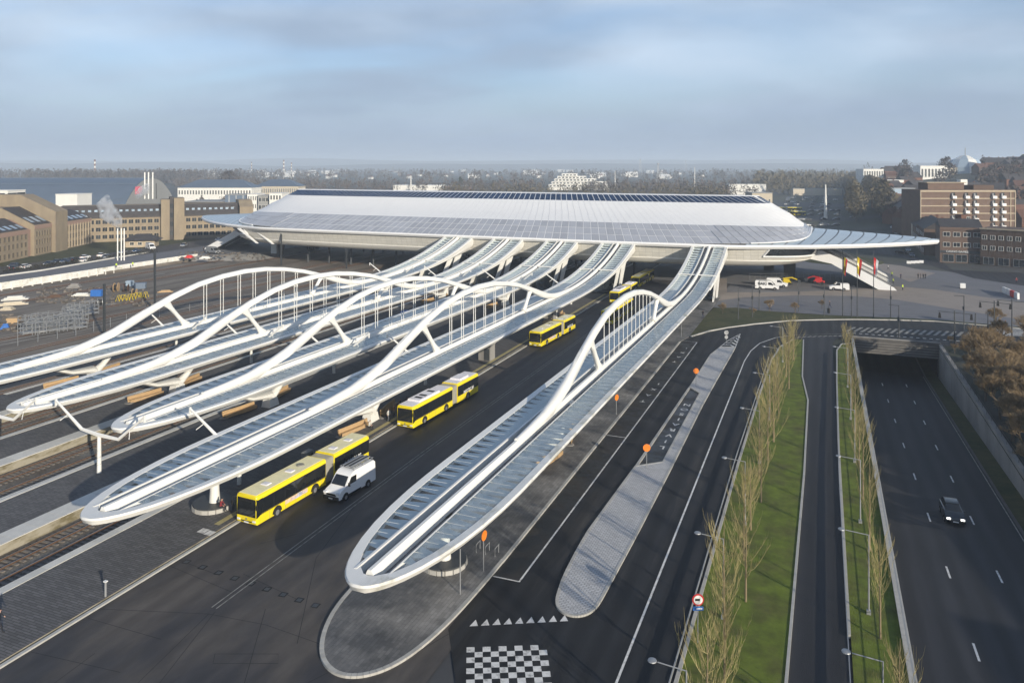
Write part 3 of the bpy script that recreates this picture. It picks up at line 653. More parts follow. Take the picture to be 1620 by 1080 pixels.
# ------------------------------------------------------------------ platform canopies
def arch_top(y, dy=0.0):
    T = [(60, .35), (72, .55), (78, .75), (82, 1.0), (86, 1.65), (90, 2.6), (96, 4.6), (102, 6.4), (108, 7.7), (114, 8.4), (120, 8.6), (126, 8.3), (132, 7.5), (138, 6.3), (144, 4.7), (150, 3.0), (154, 1.9), (158, 1.1), (162, .75), (168, .55), (176, .45)]
    for (a, za), (b_, zb) in zip(T[:-1], T[1:]):
        if a <= y <= b_:
            t = (y - a) / (b_ - a); return za + (zb - za) * t
    return .35
def deck_z(y):
    return 4.75 + (0 if y < 160 else 1.95 * ((y - 160) / 32.0) ** 2.45)
def canopy(label, xt, xs, yt, single_hangers=False, group='steel and glass canopies over the platforms', ystop=214.0, HW=5.05):
    root = thing('platform_canopy', label, 'canopy', (xt, yt, 0), 0, group)
    n_ = ystop - yt
    def cx(s): return (xs - xt) * s / n_
    def hw(s, W_=HW, L_=22.0, p=2.5):
        if s <= 0: return 0.0
        return W_ * math.sqrt(max(0, 1 - max(0, 1 - s / L_) ** p)) if s < L_ else W_
    WB = 0.85
    dz = lambda s: deck_z(s + yt)
    # outline samples: tip to station
    ss = [0, .012, .05, .12, .25, .45, .9, 1.6, 2.6, 4, 6, 8.5, 11.5, 15, 18.5, 22] + list(range(26, int(n_), 4)) + [n_]
    for side in (-1, 1):
        rs = []
        for s in ss:
            wo = hw(s); wi = max(0.0, hw((s - 1.5), HW - WB, 20.5))
            zi = dz(s); so = s; si = max(s, 1.5)
            dpt = .42 + (0 if s + yt < 176 else 1.5 * ((s + yt - 176) / 38.0) ** 1.5)
            # outer edge is rounded: top inner, top outer, lip, bottom inner
            rs.append([(cx(s) + side * wi, si if s < 1.5 else s, zi + .12), (cx(s) + side * max(0, wo - .12), max(s, .12), zi + .16), (cx(s) + side * wo, s, zi), (cx(s) + side * max(0, wo - .3), max(s + .05, .3), zi - dpt), (cx(s) + side * max(0, wi - .02), si if s < 1.5 else s, zi - dpt * .75)])
        MB().rings(rs).build('edge_beam', M['white_steel_stained' if side > 0 and single_hangers else 'white_steel'], root, smooth=40)
    # gutter, inner beams, spine
    gs = [s for s in ss if s >= 1.6]
    GI, GO = .62, 1.30
    def ribbon(x0, x1, z0, z1, nm, m_, s0=2.0, s1=None):
        q = [s for s in ([s0] + [s for s in ss if s > s0 + .5]) if s1 is None or s <= s1]
        rs = [[(cx(s) + x0, s, dz(s) + z0), (cx(s) + x1, s, dz(s) + z0), (cx(s) + x1, s, dz(s) + z1), (cx(s) + x0, s, dz(s) + z1)] for s in q]
        MB().rings(rs).build(nm, M[m_], root)
    ribbon(-GO, GO, -.62, -.55, 'gutter', 'gutter_grey')
    ribbon(-GO - .14, -GO + .06, -.55, .18, 'inner_beam', 'white_steel', 1.9)
    ribbon(GO - .05, GO + .06, -.55, .14, 'inner_beam', 'white_steel', 1.9)
    sp = [s for s in [1.7] + [s for s in ss if s > 2.5]]
    rs = []
    for s in sp:
        z = dz(s); k = .34; h = .40
        rs.append([(cx(s) - k, s, z - .5), (cx(s) + k, s, z - .5), (cx(s) + k * .8, s, z + .16), (cx(s) + .12, s, z + h), (cx(s) - .16, s, z + h), (cx(s) - k * .9, s, z + .12)])
    MB().rings(rs).build('spine', M['white_steel'], root, smooth=35)
    # arch
    y = 74.0; rs = []
    while y <= 171.0:
        s = y - yt; zt = dz(s) + arch_top(y)
        hh = .92 + .50 * math.exp(-((y - 93) / 8.0) ** 2) + .40 * math.exp(-((y - 151) / 6.0) ** 2)
        zb = max(zt - hh, dz(s) - .1) if 84 < y < 158 else dz(s) - .1
        ww = .44 + .10 * math.exp(-((y - 88) / 9.0) ** 2)
        if y < 84: ww = .30 + .22 * (y - 74) / 10
        if y > 160: ww = .44 - .14 * (y - 160) / 11
        dzp = (arch_top(y + 1) - arch_top(y - 1)) / 2; sl = math.hypot(1, dzp)
        m_ = (zt + zb) / 2; hv = (zt - zb) / 2
        rs.append([(cx(s) - ww, s, m_ - hv * .7), (cx(s) - ww * .55, s, zb), (cx(s) + ww * .55, s, zb), (cx(s) + ww, s, m_ - hv * .7), (cx(s) + ww, s, m_ + hv * .5), (cx(s) + ww * .45, s, zt), (cx(s) - ww * .45, s, zt), (cx(s) - ww, s, m_ + hv * .5)])
        y += 2.0 if y < 84 or y > 156 else 1.5
    MB().rings(rs).build('arch', M['white_steel'], root, smooth=50)
    for (ya, za, yb) in ((100.6, arch_top(100.6) - .75, 105.3), (144.6, arch_top(144.6) - .75, 140.9)):
        s0, s1 = ya - yt, yb - yt; z1 = dz(s1) + .15; zt = dz(s0) + za
        path = []; rr = []
        for k in range(9):
            t = k / 8.0; path.append((cx(s0), s0 + (s1 - s0) * t, zt + (z1 - zt) * t)); f = abs(t - .5) * 2
            rr.append((.36 + .10 * f, .36 + .55 * f ** 3))
        MB().tube(path, rr, 8).build('strut', M['white_steel'], root, smooth=50)
    # hangers
    hy = [107.6 + 2.8 * i for i in range(12)] if single_hangers else [a for c_ in (109.7, 113.9, 118.5, 122.7, 127.0, 131.4, 135.8) for a in (c_ - .36, c_ + .36)]
    for y in hy:
        s = y - yt; top = arch_top(y) - .85
        b = MB().tube([(0, 0, .1), (0, 0, .45), (0, 0, top - .5), (0, 0, top + .25)], [.16, .06, .06, .2], 6)
        b.build('hanger', M['white_steel'], root, (cx(s), s, dz(s)))
    if single_hangers or True:
        b = MB()
        for k in range(19): b.tube([(cx(104 - yt + k * 2) - .3, 104 - yt + k * 2, dz(100 - yt) + .3), (cx(104 - yt + k * 2) - .3, 104 - yt + k * 2, dz(100 - yt) + .95)], .03, 4)
        b.tube([(cx(104 - yt) - .3, 104 - yt, dz(100 - yt) + .95), (cx(140 - yt) - .3, 140 - yt, dz(100 - yt) + .95)], .03, 4)
        if single_hangers: b.build('safety_rail', M['steel_grey'], root)
    # ribs and glass panes
    pitch = 1.72; k = 0; s = 2.2
    me_r = {}
    rows = []
    while s < n_ - .6:
        rows.append(s); s += pitch
    for k, s in enumerate(rows):
        for side in (-1, 1):
            wi = hw(s - 1.5, HW - WB, 20.5)
            if wi < GO + .5: continue
            key = (side, round(wi, 2), 0)
            if key not in me_r:
                xa, xb = side * (GO + .02), side * (wi + .02)
                deep, thin = .95, .30
                b = MB()
                v = [(xa, 1.05, .03), (xb, .55, .02), (xb, .02, -.14), (xa, .0, -.36)]
                v2 = [(p[0], p[1] + .09, p[2]) for p in v]
                b.rings([v, v2])
                me_r[key] = b.mesh('rib', M['white_steel'])
            put('rib', me_r[key], root, (cx(s), s, dz(s)))
            s2 = s + pitch
            if s2 > n_ - .2: continue
            wj = hw(s2 - 1.5, HW - WB, 20.5)
            if s + yt < 176:
                kk = ('p', side, round(wi, 2), round(wj, 2), 0)
                if kk not in me_r:
                    xa, xb, xc = side * (GO + .07), side * wi, side * wj
                    b = MB(); top = [(xa, .05, .10), (xb, .05, .07), (xc, pitch - .02, .07), (xa, pitch - .02, .10)][::side]
                    b.quad(*top); me_r[kk] = b.mesh('glass_pane', M['canopy_glass' if side < 0 else 'canopy_glass_pale'])
                put('glass_pane', me_r[kk], root, (cx(s), s, dz(s)))
            else:
                xa, xb, xc = side * (GO + .07), side * wi, side * wj; dd = dz(s2) - dz(s)
                MB().quad(*[(xa, .05, .10), (xb, .05, .07), (xc, pitch - .02, .07 + dd), (xa, pitch - .02, .10 + dd)][::side]).build('glass_pane', M['canopy_glass' if side < 0 else 'canopy_glass_pale'], root, (cx(s), s, dz(s)))
    # cross beam where the deck starts to climb into the station
    s = 192 - yt; b = MB().box(cx(s), s, dz(s) + .18, 2 * (HW - .3), .5, .22); b.build('cross_beam', M['white_steel'], root)
    return root, cx, dz
def y_support(root, cx, dz, yt, y, legs=True, far=False):
    s = y - yt; x = cx(s)
    b = MB()
    b.box(x, s, .55, 1.5, 2.0, 1.1, tx=.8, ty=.8)
    b.tube([(x, s + .3, .9), (x, s - .4, 1.7), (x, s - 4, 2.1), (x, s - 9.5, dz(s - 9) - .45)], [(.75, .7), (.8, .62), (.6, .36), (.35, .14)], 8)
    b.tube([(x, s - .2, 1.0), (x, s + 1.6, 2.1), (x, s + 3.6, 3.9), (x, s + 4.8, dz(s) - .4)], [(.75, .7), (.55, .42), (.5, .4), (.8, .3)], 8)
    b.build('support', M['white_steel'], root, smooth=50)
    # forked arms up to both edge beams
    for sd in (-1, 1):
        MB().tube([(x, s + 3.2, 3.5), (x + sd * 2.2, s + 3.9, 4.0), (x + sd * 4.3, s + 4.4, dz(s) - .25)], [(.28, .3), (.2, .24), (.12, .14)], 6).build('support_arm', M['white_steel'], root, smooth=50)
def column_ped(root, cx, y, yt, h, r=1.9):
    s = y - yt
    MB().lathe([(.55, .3), (.46, 1.6), (.40, 3.0), (.5, h - .3), (.7, h)], cx(s), s, 0, 14).build('column', M['white_steel'], root, smooth=50)
C5 = canopy('nearest canopy, on the paved island right of the buses, with its arch over single rods', -29.9, -28.6, 44.6, True, HW=4.9)
C4 = canopy('canopy along the left side of the bus road, behind the yellow buses', -56.3, -54.2, 44.6)
C3 = canopy('third canopy from the left, its tip over the track behind the tall white mast', -72.6, -71.2, 61.2)
C2 = canopy('second canopy from the left, its rounded tip near the left edge', -90.0, -88.4, 61.2)
C1 = canopy('leftmost canopy, running out of the left edge beside the rail yard', -107.6, -105.2, 58.0)
for (c, yt) in ((C1, 58.0), (C2, 61.2), (C3, 61.2), (C4, 44.6)):
    y_support(*c, yt, 86.6); y_support(*c, yt, 171.0 if c is not C4 else 158.5)
y_support(*C5, 44.6, 86.6); y_support(*C5, 44.6, 170)
for c, yt, y in ((C4, 44.6, 58.9), (C5, 44.6, 57.8)): column_ped(c[0], c[1], y, yt, 4.2)
# stair houses with slanted fins where the decks reach the station
for (c, yt) in ((C1, 58.0), (C2, 61.2), (C3, 61.2), (C4, 44.6), (C5, 44.6)):
    root, cx, dz = c
    for sd in (-1, 1):
        s0, s1 = 196 - yt, 204 - yt; x = cx(s0) + sd * 3.6
        MB().extr([(s0 - 2.2, -.0), (s0 - .6, 0), (s1 + 1.4, dz(s1) - .3), (s1 - 2.4, dz(s1) - .6)], 'x', x - .15, x + .15).build('stair_fin', M['white_steel'], root)
        MB().extr([(s0 + 4.4, 0), (s0 + 6.4, 0), (s1 + 6.2, dz(s1 + 4) - 1.2), (s1 + 1.5, dz(s1) - .5)], 'x', x - .15, x + .15).build('stair_fin', M['white_steel'], root)
    b = MB(); s0 = 195 - yt
    b.extr([(s0 + .6, .1), (s0 + 6, .1), (s0 + 12.5, dz(s0 + 10) - 1.3), (s0 + 7.5, dz(s0 + 8) - .9)], 'x', cx(s0) - 3.3, cx(s0) + 3.3); b.build('stair_glazing', M['dark_glass'], root)
    # sculpted flank under the climbing edge
    for sd in (-1, 1):
        rs = []
        for k in range(12):
            t = k / 11; s = (181 + 33 * t) - yt; h = .3 + 3.4 * t ** 1.8; x = cx(s) + sd * 4.75
            rs.append([(x, s, dz(s) - .3), (x + sd * .12, s, dz(s) - .3 - h * .5), (x - sd * (.5 + .8 * t), s + .1, dz(s) - .3 - h), (x - sd * (.9 + .8 * t), s + .1, dz(s) - .35 - h * .8), (x - sd * .4, s, dz(s) - .35)])
        MB().rings(rs).build('flank', M['white_steel'], root, smooth=50)

# ------------------------------------------------------------------ station building
XC, YC = -103.5, 243.0
st = thing('railway_station', 'long white spindle-shaped station hall bridging the tracks, with a glass ridge and pointed wings', 'station', (XC, YC, 0))
def ring(a, b, n, z, cnt=240, zend=None, zpow=1.0):
    # superellipse resampled by arc length, starting at the left end and running along the near side first
    raw = []
    for i in range(1441):
        t = math.pi + 2 * math.pi * i / 1440; c, s = math.cos(t), math.sin(t)
        raw.append((a * math.copysign(abs(c) ** (2 / n), c), b * math.copysign(abs(s) ** (2 / n), s)))
    half = raw[:721]
    def res(seg, m):
        d = [0]
        for p, q in zip(seg[:-1], seg[1:]): d.append(d[-1] + math.hypot(q[0] - p[0], q[1] - p[1]))
        outp = []; j = 0
        for i in range(m):
            w_ = d[-1] * i / m
            while d[j + 1] < w_: j += 1
            f = (w_ - d[j]) / max(1e-9, d[j + 1] - d[j]); outp.append((seg[j][0] + (seg[j + 1][0] - seg[j][0]) * f, seg[j][1] + (seg[j + 1][1] - seg[j][1]) * f))
        return outp
    pts = res(half, cnt // 2) + res(raw[720:], cnt // 2)
    r_ = []
    for x, y in pts:
        zz = z if zend is None else z + (zend - z) * (1 - abs(y) / b) ** zpow
        r_.append(Vector((x, y, zz)))
    return r_
CN = 196                                   # 98 panel columns on the near side
R_eave = ring(100.5, 30.3, 4.6, 12.25, CN, 15.6, 1.0)
R_break = ring(98.6, 20.5, 4.6, 16.9, CN, 15.9, 1.0)
R_up1 = ring(94.5, 13.5, 4.6, 19.6, CN)
R_sol = ring(89.5, 7.4, 4.6, 22.5, CN)
R_top = ring(85.6, 2.2, 4.6, 24.85, CN)
def lerp(a, b_, t): return [p.lerp(q, t) for p, q in zip(a, b_)]
MB().rings([R_eave, R_break], cap=False).build('roof_skirt_frame', M['roof_white'], st)
rs = [R_break, lerp(R_break, R_up1, .5), R_up1, lerp(R_up1, R_sol, .5), R_sol]
for r_ in rs[1:-1]:
    for p in r_: p.z -= .15
MB().rings(rs, cap=False).build('upper_roof', M['roof_white'], st, smooth=True)
MB().rings([R_sol, R_top]).build('ridge_frame', M['roof_white'], st)
# seams of the upper roof: thin raised joints
b = MB()
for i in range(0, CN, 1):
    for a_, c_ in ((rs[0], rs[2]), (rs[2], rs[4])):
        p, q = a_[i], c_[i]
        m_ = (Vector((0, p.y, 0))).normalized() * .02 + Vector((0, 0, .035))
        b.quad(p + m_ - Vector((.035, 0, 0)), p + m_ + Vector((.035, 0, 0)), q + m_ + Vector((.035, 0, 0)), q + m_ - Vector((.035, 0, 0)))
b.build('roof_seam', M['cladding_pale'], st, kind='stuff')
def panel_on(a0, a1, b0, b1, i, name, m, inset, lift, thick=.05):
    j = (i + 1) % len(a0)
    P = [a0[i], a0[j], b0[j], b0[i]]
    c = (P[0] + P[1] + P[2] + P[3]) / 4
    n = (P[1] - P[0]).cross(P[3] - P[0])
    if n.length < 1e-6: return None
    n.normalize()
    if n.z < 0: n = -n
    def ins(p, u, v): return p
    e0 = (P[1] - P[0]); e1 = (P[3] - P[0])
    def bil(u, v): return (P[0] * (1 - u) + P[1] * u) * (1 - v) + (P[3] * (1 - u) + P[2] * u) * v
    ux = inset / max(.3, e0.length); vx = inset / max(.3, e1.length)
    q = [bil(ux, vx), bil(1 - ux, vx), bil(1 - ux, 1 - vx), bil(ux, 1 - vx)]
    lo = [p + n * .005 for p in q]; hi = [p + n * lift for p in q]
    return MB().rings([lo, hi], cap=False).quad(*hi)
far = MB()
for r_ in range(3):
    a_, b_ = lerp(R_eave, R_break, r_ / 3), lerp(R_eave, R_break, (r_ + 1) / 3)
    for i in range(CN):
        pb = panel_on(a_, None, b_, None, i, '', None, .09, .05 if abs(a_[i].x) < 76 else .16)
        if pb is None: continue
        if i < CN // 2: pb.build('roof_panel', M['panel_grey'], st)
        else: k = len(far.v); far.v += pb.v; far.f += [tuple(k + q for q in f) for f in pb.f]; far.m += pb.m
far.build('roof_panel_row', M['panel_grey'], st, kind='stuff')
far = MB()
a_, b_ = lerp(R_sol, R_top, .06), lerp(R_sol, R_top, .90)
for i in range(CN):
    P = (a_[i], b_[i])
    pb = panel_on(a_, None, b_, None, i, '', None, .13, .06)
    if pb is None: continue
    if i < CN // 2: pb.build('ridge_pane', M['solar_blue'], st)
    else: k = len(far.v); far.v += pb.v; far.f += [tuple(k + q for q in f) for f in pb.f]; far.m += pb.m
far.build('ridge_pane_row', M['solar_blue'], st, kind='stuff')
# wings: pointed glass shells at both ends, white rim all the way round
def wing_b(x):      # half width of the spindle outline at |x| from the centre
    u = abs(x)
    T = [(0, 30.3), (60, 30.3), (80, 29.3), (85, 28.0), (90, 26.6), (100, 24.0), (110, 19.6), (118, 14.8), (124, 10.4), (129, 6.0), (132, 3.0), (133.6, 0.9), (134, .05)]
    for (a, p), (c, q) in zip(T[:-1], T[1:]):
        if a <= u <= c: return p + (q - p) * (u - a) / (c - a)
    return .05
def edge_z(x): u = max(0, abs(x) - 85) / 49; return 12.25 + .75 * u
def crest_z(x): u = max(0, abs(x) - 90) / 44; return 15.7 - 2.5 * u ** .9
for sd, nm in ((-1, 'left'), (1, 'right')):
    xs_ = [84 + i * 3.35 for i in range(15)] + [133.2]
    sec = []
    for x in xs_:
        bb = wing_b(x) - .5; bb = max(bb, .1); row = []
        for k in range(17):
            v = -1 + 2 * k / 16; row.append(Vector((sd * (x + 4.0 * (1 - v * v) * (1 if x < 128 else .3) ), v * bb, edge_z(x) + (crest_z(x) - edge_z(x)) * (1 - abs(v) ** 1.8))))
        sec.append(row)
    MB().rings(sec, close=False, cap=False).build('wing_shell_frame', M['dark_line'], st, smooth=True)
    for i in range(len(sec) - 1):
        b = MB()
        a_, c_ = sec[i], sec[i + 1]; up = Vector((0, 0, .06)); f = .045
        l1 = [p.lerp(q, f) + up for p, q in zip(a_, c_)]; l2 = [p.lerp(q, 1 - f) + up for p, q in zip(a_, c_)]
        b.rings([l1, l2], close=False, cap=False)
        b.build('wing_pane', M['wing_glass'], st, smooth=True)
    # white lip between hall roof and wing
    lip = []
    for p in R_eave:
        if sd * p.x > 84: lip.append(p)
    lip.sort(key=lambda p: p.y)
    MB().tube([p * 1.0 + Vector((sd * .15, 0, .12)) for p in lip], [(.32, .22)] * len(lip), 6).build('roof_lip', M['roof_white'], st, smooth=60)
# rim
rim = []
N_ = 220
xsr = []
for i in range(N_ + 1):
    t = i / N_; xsr.append(-134 * math.cos(math.pi * t))
near = [(x, -wing_b(x)) for x in xsr]; farr = [(x, wing_b(x)) for x in reversed(xsr)]
outl = near + farr[1:-1]
rs_t, rs_o, rs_b, rs_i = [], [], [], []
m_ = len(outl)
for i, (x, y) in enumerate(outl):
    ax, ay = outl[i - 1]; bx, by = outl[(i + 1) % m_]; t = Vector((bx - ax, by - ay)).normalized(); nx, ny = t.y, -t.x
    z = edge_z(x)
    rs_i.append((x - nx * .55, y - ny * .55, z + .12)); rs_t.append((x, y, z + .10)); rs_o.append((x + nx * .18, y + ny * .18, z - .35)); rs_b.append((x - nx * .25, y - ny * .25, z - .95))
inn = [(x * .985, y * .95, edge_z(x) - 1.0) for x, y in outl]
MB().rings([rs_i, rs_t, rs_o, rs_b, inn], cap=False).build('rim', M['roof_white'], st, smooth=50)
# soffit and hull
H1 = ring(104, 29.35, 5, 11.35, CN); H0 = [Vector((x * .985, y * .95, edge_z(x) - 1.0)) for x, y in outl]
sof = MB(); sof.quad(*[(p.x, p.y, p.z) for p in H0]); sof.build('soffit', M['hull_cream'], st)
H2 = ring(101, 28.0, 5, 7.9, CN); H2b = ring(100.8, 28.0, 5, 7.75, CN); H2c = ring(98.5, 27.4, 5, 6.7, CN); H3 = ring(95.0, 26.2, 4.5, 5.95, CN); H4 = ring(90, 22.5, 4, 5.5, CN)
MB().rings([H1, H2], cap=False).build('facade', M['facade_cream'], st, smooth=True)
MB().rings([H2, [p + Vector((p.x, p.y, 0)).normalized() * .18 for p in H2b], H2c, H3, H4]).build('hull', M['hull_cream'], st, smooth=50)
# big side windows at the ends, white frame round them
for sd in (-1, 1):
    ii = [i for i in range(CN // 2 + 1) if 88.5 < sd * H1[i].x < 104]
    up, lo = [], []
    for i in ii:
        o_ = Vector((H1[i].x, H1[i].y, 0)).normalized() * .14
        up.append(H1[i].lerp(H2[i], .06) + o_); lo.append(H1[i].lerp(H2[i], .62) + o_)
    MB().rings([up, lo], close=False, cap=False).build('side_window', M['dark_glass'], st)
    MB().tube([p + Vector((0, -.05, -.12)) for p in lo], .22, 6).build('window_sill', M['roof_white'], st, smooth=60)
    MB().tube([up[0], lo[0]] if sd > 0 else [up[-1], lo[-1]], .25, 6).build('window_frame', M['roof_white'], st)
# end piers and steel props under the hall
for x, y in ((-192, 234), (-192, 256), (-16, 262), (-9, 244)):
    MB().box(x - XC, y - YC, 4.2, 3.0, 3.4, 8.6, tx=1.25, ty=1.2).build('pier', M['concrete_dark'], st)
for x, nm in ((-192.3, 0), (-188.7, 0)):
    MB().box(x - XC, 232.1 - YC, 4.0, 2.6, .2, 6.6).build('lift_glazing', M['wing_glass'], st) if nm == 0 and x < -190 else None
for i in range(18):
    x = -172 + i * 9.2
    if x > -50: continue
    for y in (226, 262):
        MB().tube([(x - XC, y - YC, -.9), (x - XC, y - YC, 6.6)], .35, 8).build('column', M['steel_dark'], st)
for x0, x1 in ((-196, -188), (-189, -181)):
    MB().extr([(x0 - XC, 11.3), (x0 + 1.3 - XC, 11.3), (x1 + 1.4 - XC, 6.2), (x1 + .7 - XC, 6.2)], 'y', 216.5 - YC, 217.2 - YC).build('slanted_fin', M['roof_white'], st)
def plaza_stair(sd, label, loc, width, run, top, y_near):
    # runs down away from the hall along x; sd=+1 to the right
    t = thing('plaza_stair', label, 'stair', loc)
    land = 9.0
    n = 44
    b = MB()
    for i in range(n):
        x = sd * (land + run * i / n); z = top * (1 - (i + 1) / n); b.box(x + sd * run / n / 2, width / 2, z / 2 + top / n * .5 - .0, run / n, width, .35 if False else top / n + .02)
    # solid underside as a sloping slab
    for k in range(len(b.v)): pass
    steps = MB()
    for i in range(n):
        x0 = sd * (land + run * i / n); x1 = sd * (land + run * (i + 1) / n); z = top * (1 - i / n)
        steps.quad((x0, 0, z), (x1, 0, z), (x1, width, z), (x0, width, z)).quad((x1, 0, z), (x1, 0, z - top / n), (x1, width, z - top / n), (x1, width, z))
    steps.build('step_flight', M['concrete'], t, kind='stuff')
    MB().quad((0, 0, top), (sd * land, 0, top), (sd * land, width, top), (0, width, top)).build('landing', M['concrete'], t)
    prof = [(-sd * 6, top + .3), (sd * land, top + .5), (sd * (land + run * .25), top * .75 + .95), (sd * (land + run + .3), .7), (sd * (land + run + .9), 0), (sd * (land + run * .80), 0), (sd * (land + 2.5), top * .68), (sd * (land * .6), top - 1.9), (-sd * 6, top - 1.6)]
    for y, nm in ((0, 'near'), (width, 'far')):
        MB().extr(prof if sd > 0 else prof[::-1], 'y', y - .35, y + .05).build('stair_wall', M['roof_white'], t)
    MB().extr([(sd * (land + 1), top * .93 + .9), (sd * (land + run), .95), (sd * (land + run), .0), (sd * (land + 1), top * .93)], 'y', width * .5, width * .5 + .3).build('balustrade', M['roof_white'], t)
    rb = MB()
    for y in (.2, width - .2, width * .5 - .4):
        for h in (.6, 1.1, 1.5): rb.tube([(sd * land, y, top + h), (sd * (land + run), y, h)], .05, 4)
    rb.build('handrail', M['steel_grey'], t, kind='stuff')
plaza_stair(1, 'wide flight of stairs with white side walls down to the plaza under the right wing', (-9, 231, 0), 27, 18, 9.6, 0)
plaza_stair(-1, 'white stairs coming down under the left wing to the access road', (-198, 233, .9), 20, 19, 9.0, 0)
# ------------------------------------------------------------------ haze
hb = MB().box(0, 6500, 58.2, 17500, 13400, 119.6).build('haze', [])
hm_ = bpy.data.materials.new('haze'); hm_.use_nodes = True; nt = hm_.node_tree; nt.nodes.clear()
ho = N(nt, 'ShaderNodeOutputMaterial'); pv = N(nt, 'ShaderNodeVolumePrincipled')
pv.inputs['Color'].default_value = (0.76, 0.87, 1.0, 1); pv.inputs['Density'].default_value = 0.00026; pv.inputs['Anisotropy'].default_value = 0.0
L(nt, pv.outputs[0], ho.inputs['Volume']); hb.data.materials.append(hm_); hb['kind'] = 'stuff'
# ------------------------------------------------------------------ buildings
mat('brown_concrete', (0.235, 0.19, 0.135), rough=0.85, var=0.12, vs=0.25, col2=(0.27, 0.22, 0.15), mixs=0.3, stretch=(1, 1, .4))
mat('pinkish_concrete', (0.30, 0.20, 0.155), rough=0.85, var=0.1)
mat('slate_dark', (0.05, 0.045, 0.045), rough=0.7, var=0.25, vs=0.6)
mat('window_dark', (0.025, 0.03, 0.035), rough=0.15, var=0.3, perobj=0.5, spec=0.7)
mat('skylight', (0.30, 0.38, 0.46), rough=0.15, var=0.1, perobj=0.2)
mat('zinc_blue', (0.115, 0.15, 0.20), rough=0.45, var=0.1, vs=0.08, metal=0.2)
mat('cladding_grey', (0.27, 0.27, 0.26), rough=0.6, var=0.06, vs=.2)
mat('blue_grey', (0.13, 0.17, 0.23), rough=0.6, var=0.08)
mat('white_render', (0.70, 0.69, 0.65), rough=0.8, var=0.06, vs=.2)
mat('cream_render', (0.52, 0.46, 0.36), rough=0.85, var=0.08, perobj=.15)
mat('brick_brown', (0.125, 0.085, 0.065), rough=0.9, var=0.15, vs=.5, perobj=.2)
mat('brick_red', (0.15, 0.075, 0.05), rough=0.9, var=0.15, vs=.5, perobj=.3)
mat('band_beige', (0.40, 0.33, 0.24), rough=0.8, var=0.08)
mat('roof_red', (0.13, 0.065, 0.045), rough=0.9, var=0.2, perobj=.3)
mat('pink_sign', (0.75, 0.15, 0.2), rough=0.5)
mat('yellow', (0.62, 0.47, 0.02), rough=0.35, var=0.05, coat=0.3)
WIN = {}
def window_mesh(w_, h_, fr='white_render', gl='window_dark', t=.09):
    k = (round(w_, 2), round(h_, 2), fr, gl)
    if k not in WIN:
        b = MB(); b.mi = 1
        for x, z, sx, sz in ((0, h_ / 2 - t / 2, w_, t), (0, -h_ / 2 + t / 2, w_, t), (-w_ / 2 + t / 2, 0, t, h_ - 2 * t), (w_ / 2 - t / 2, 0, t, h_ - 2 * t), (0, 0, t * .7, h_ - 2 * t)):
            b.box(x, -.03, z, sx, .14, sz)
        b.mi = 0; b.box(0, .0, 0, w_ - .05, .06, h_ - .05)
        WIN[k] = b.mesh('window', [M[gl], M[fr]])
    return WIN[k]
def facade_windows(t, x0, x1, n, zs, w_, h_, y=-.0, rz=0.0, fx=None, fr='white_render', gl='window_dark', skip=()):
    me = window_mesh(w_, h_, fr, gl)
    for j, z in enumerate(zs):
        for i in range(n):
            if (i, j) in skip: continue
            x = x0 + (x1 - x0) * (i + .5) / n
            p = (x, y, z) if fx is None else (fx, x, z)
            put('window', me, t, p, rz)
# left: stepped concrete offices
TH = math.atan2(.894, -.447)
t = thing('office_building', 'brown concrete office block with stepped sloping slate roofs, nearest the left edge', 'office building', (-262, 180, .9), TH)
def prof_block(x0, x1, prof, nm='wall', m='brown_concrete'):
    return MB().extr(prof, 'x', x0, x1).build(nm, M[m], t)
prof_block(-75, 9, [(0, 0), (0, 10), (8, 14), (20, 14), (20, 0)]); prof_block(9, 12, [(.8, 0), (.8, 9.6), (8, 13.5), (20, 13.5), (20, 0)], m='pinkish_concrete')
prof_block(12, 24, [(-.6, 0), (-.6, 11.2), (11, 17.5), (30, 17.5), (30, 0)]); prof_block(24, 33, [(-2, 0), (-2, 15.5), (11, 22), (36, 22), (36, 0)]); prof_block(33, 57, [(0, 0), (0, 10.8), (8, 14.6), (20, 14.6), (20, 0)])
for x0, x1, y0, z0, y1, z1 in ((-75, 9, 0, 10, 8, 14), (12, 24, -.6, 11.2, 11, 17.5), (33, 57, 0, 10.8, 8, 14.6)):
    dy_, dz_ = y1 - y0, z1 - z0; up = .12
    MB().quad((x0 + .4, y0 + .1, z0 + up + .05), (x1 - .4, y0 + .1, z0 + up + .05), (x1 - .4, y1, z1 + up), (x0 + .4, y1, z1 + up)).build('roof', M['slate_dark'], t)
    n = max(2, int((x1 - x0) / 3.6))
    sk = MB(); f0, f1 = .12, .42
    for i in range(n):
        xa = x0 + (x1 - x0) * (i + .22) / n; xb = x0 + (x1 - x0) * (i + .78) / n
        MB().quad((xa, y0 + dy_ * f0, z0 + dz_ * f0 + up + .1), (xb, y0 + dy_ * f0, z0 + dz_ * f0 + up + .1), (xb, y0 + dy_ * f1, z0 + dz_ * f1 + up + .1), (xa, y0 + dy_ * f1, z0 + dz_ * f1 + up + .1)).build('skylight', M['skylight'], t)
    MB().box((x0 + x1) / 2, y0 - .04, z0 - .75, x1 - x0 - .1, .1, 1.5).build('fascia', M['pinkish_concrete'], t)
facade_windows(t, -48, 8.5, 22, (1.7, 4.7, 7.5), 1.35, 1.9, -.02, fr='brown_concrete'); facade_windows(t, 12.5, 23.5, 6, (1.7, 4.9, 7.9), 1.2, 2.0, -.62, fr='brown_concrete')
facade_windows(t, 33.5, 56.5, 10, (1.8, 4.9, 7.9), 1.35, 2.0, -.02, fr='brown_concrete')
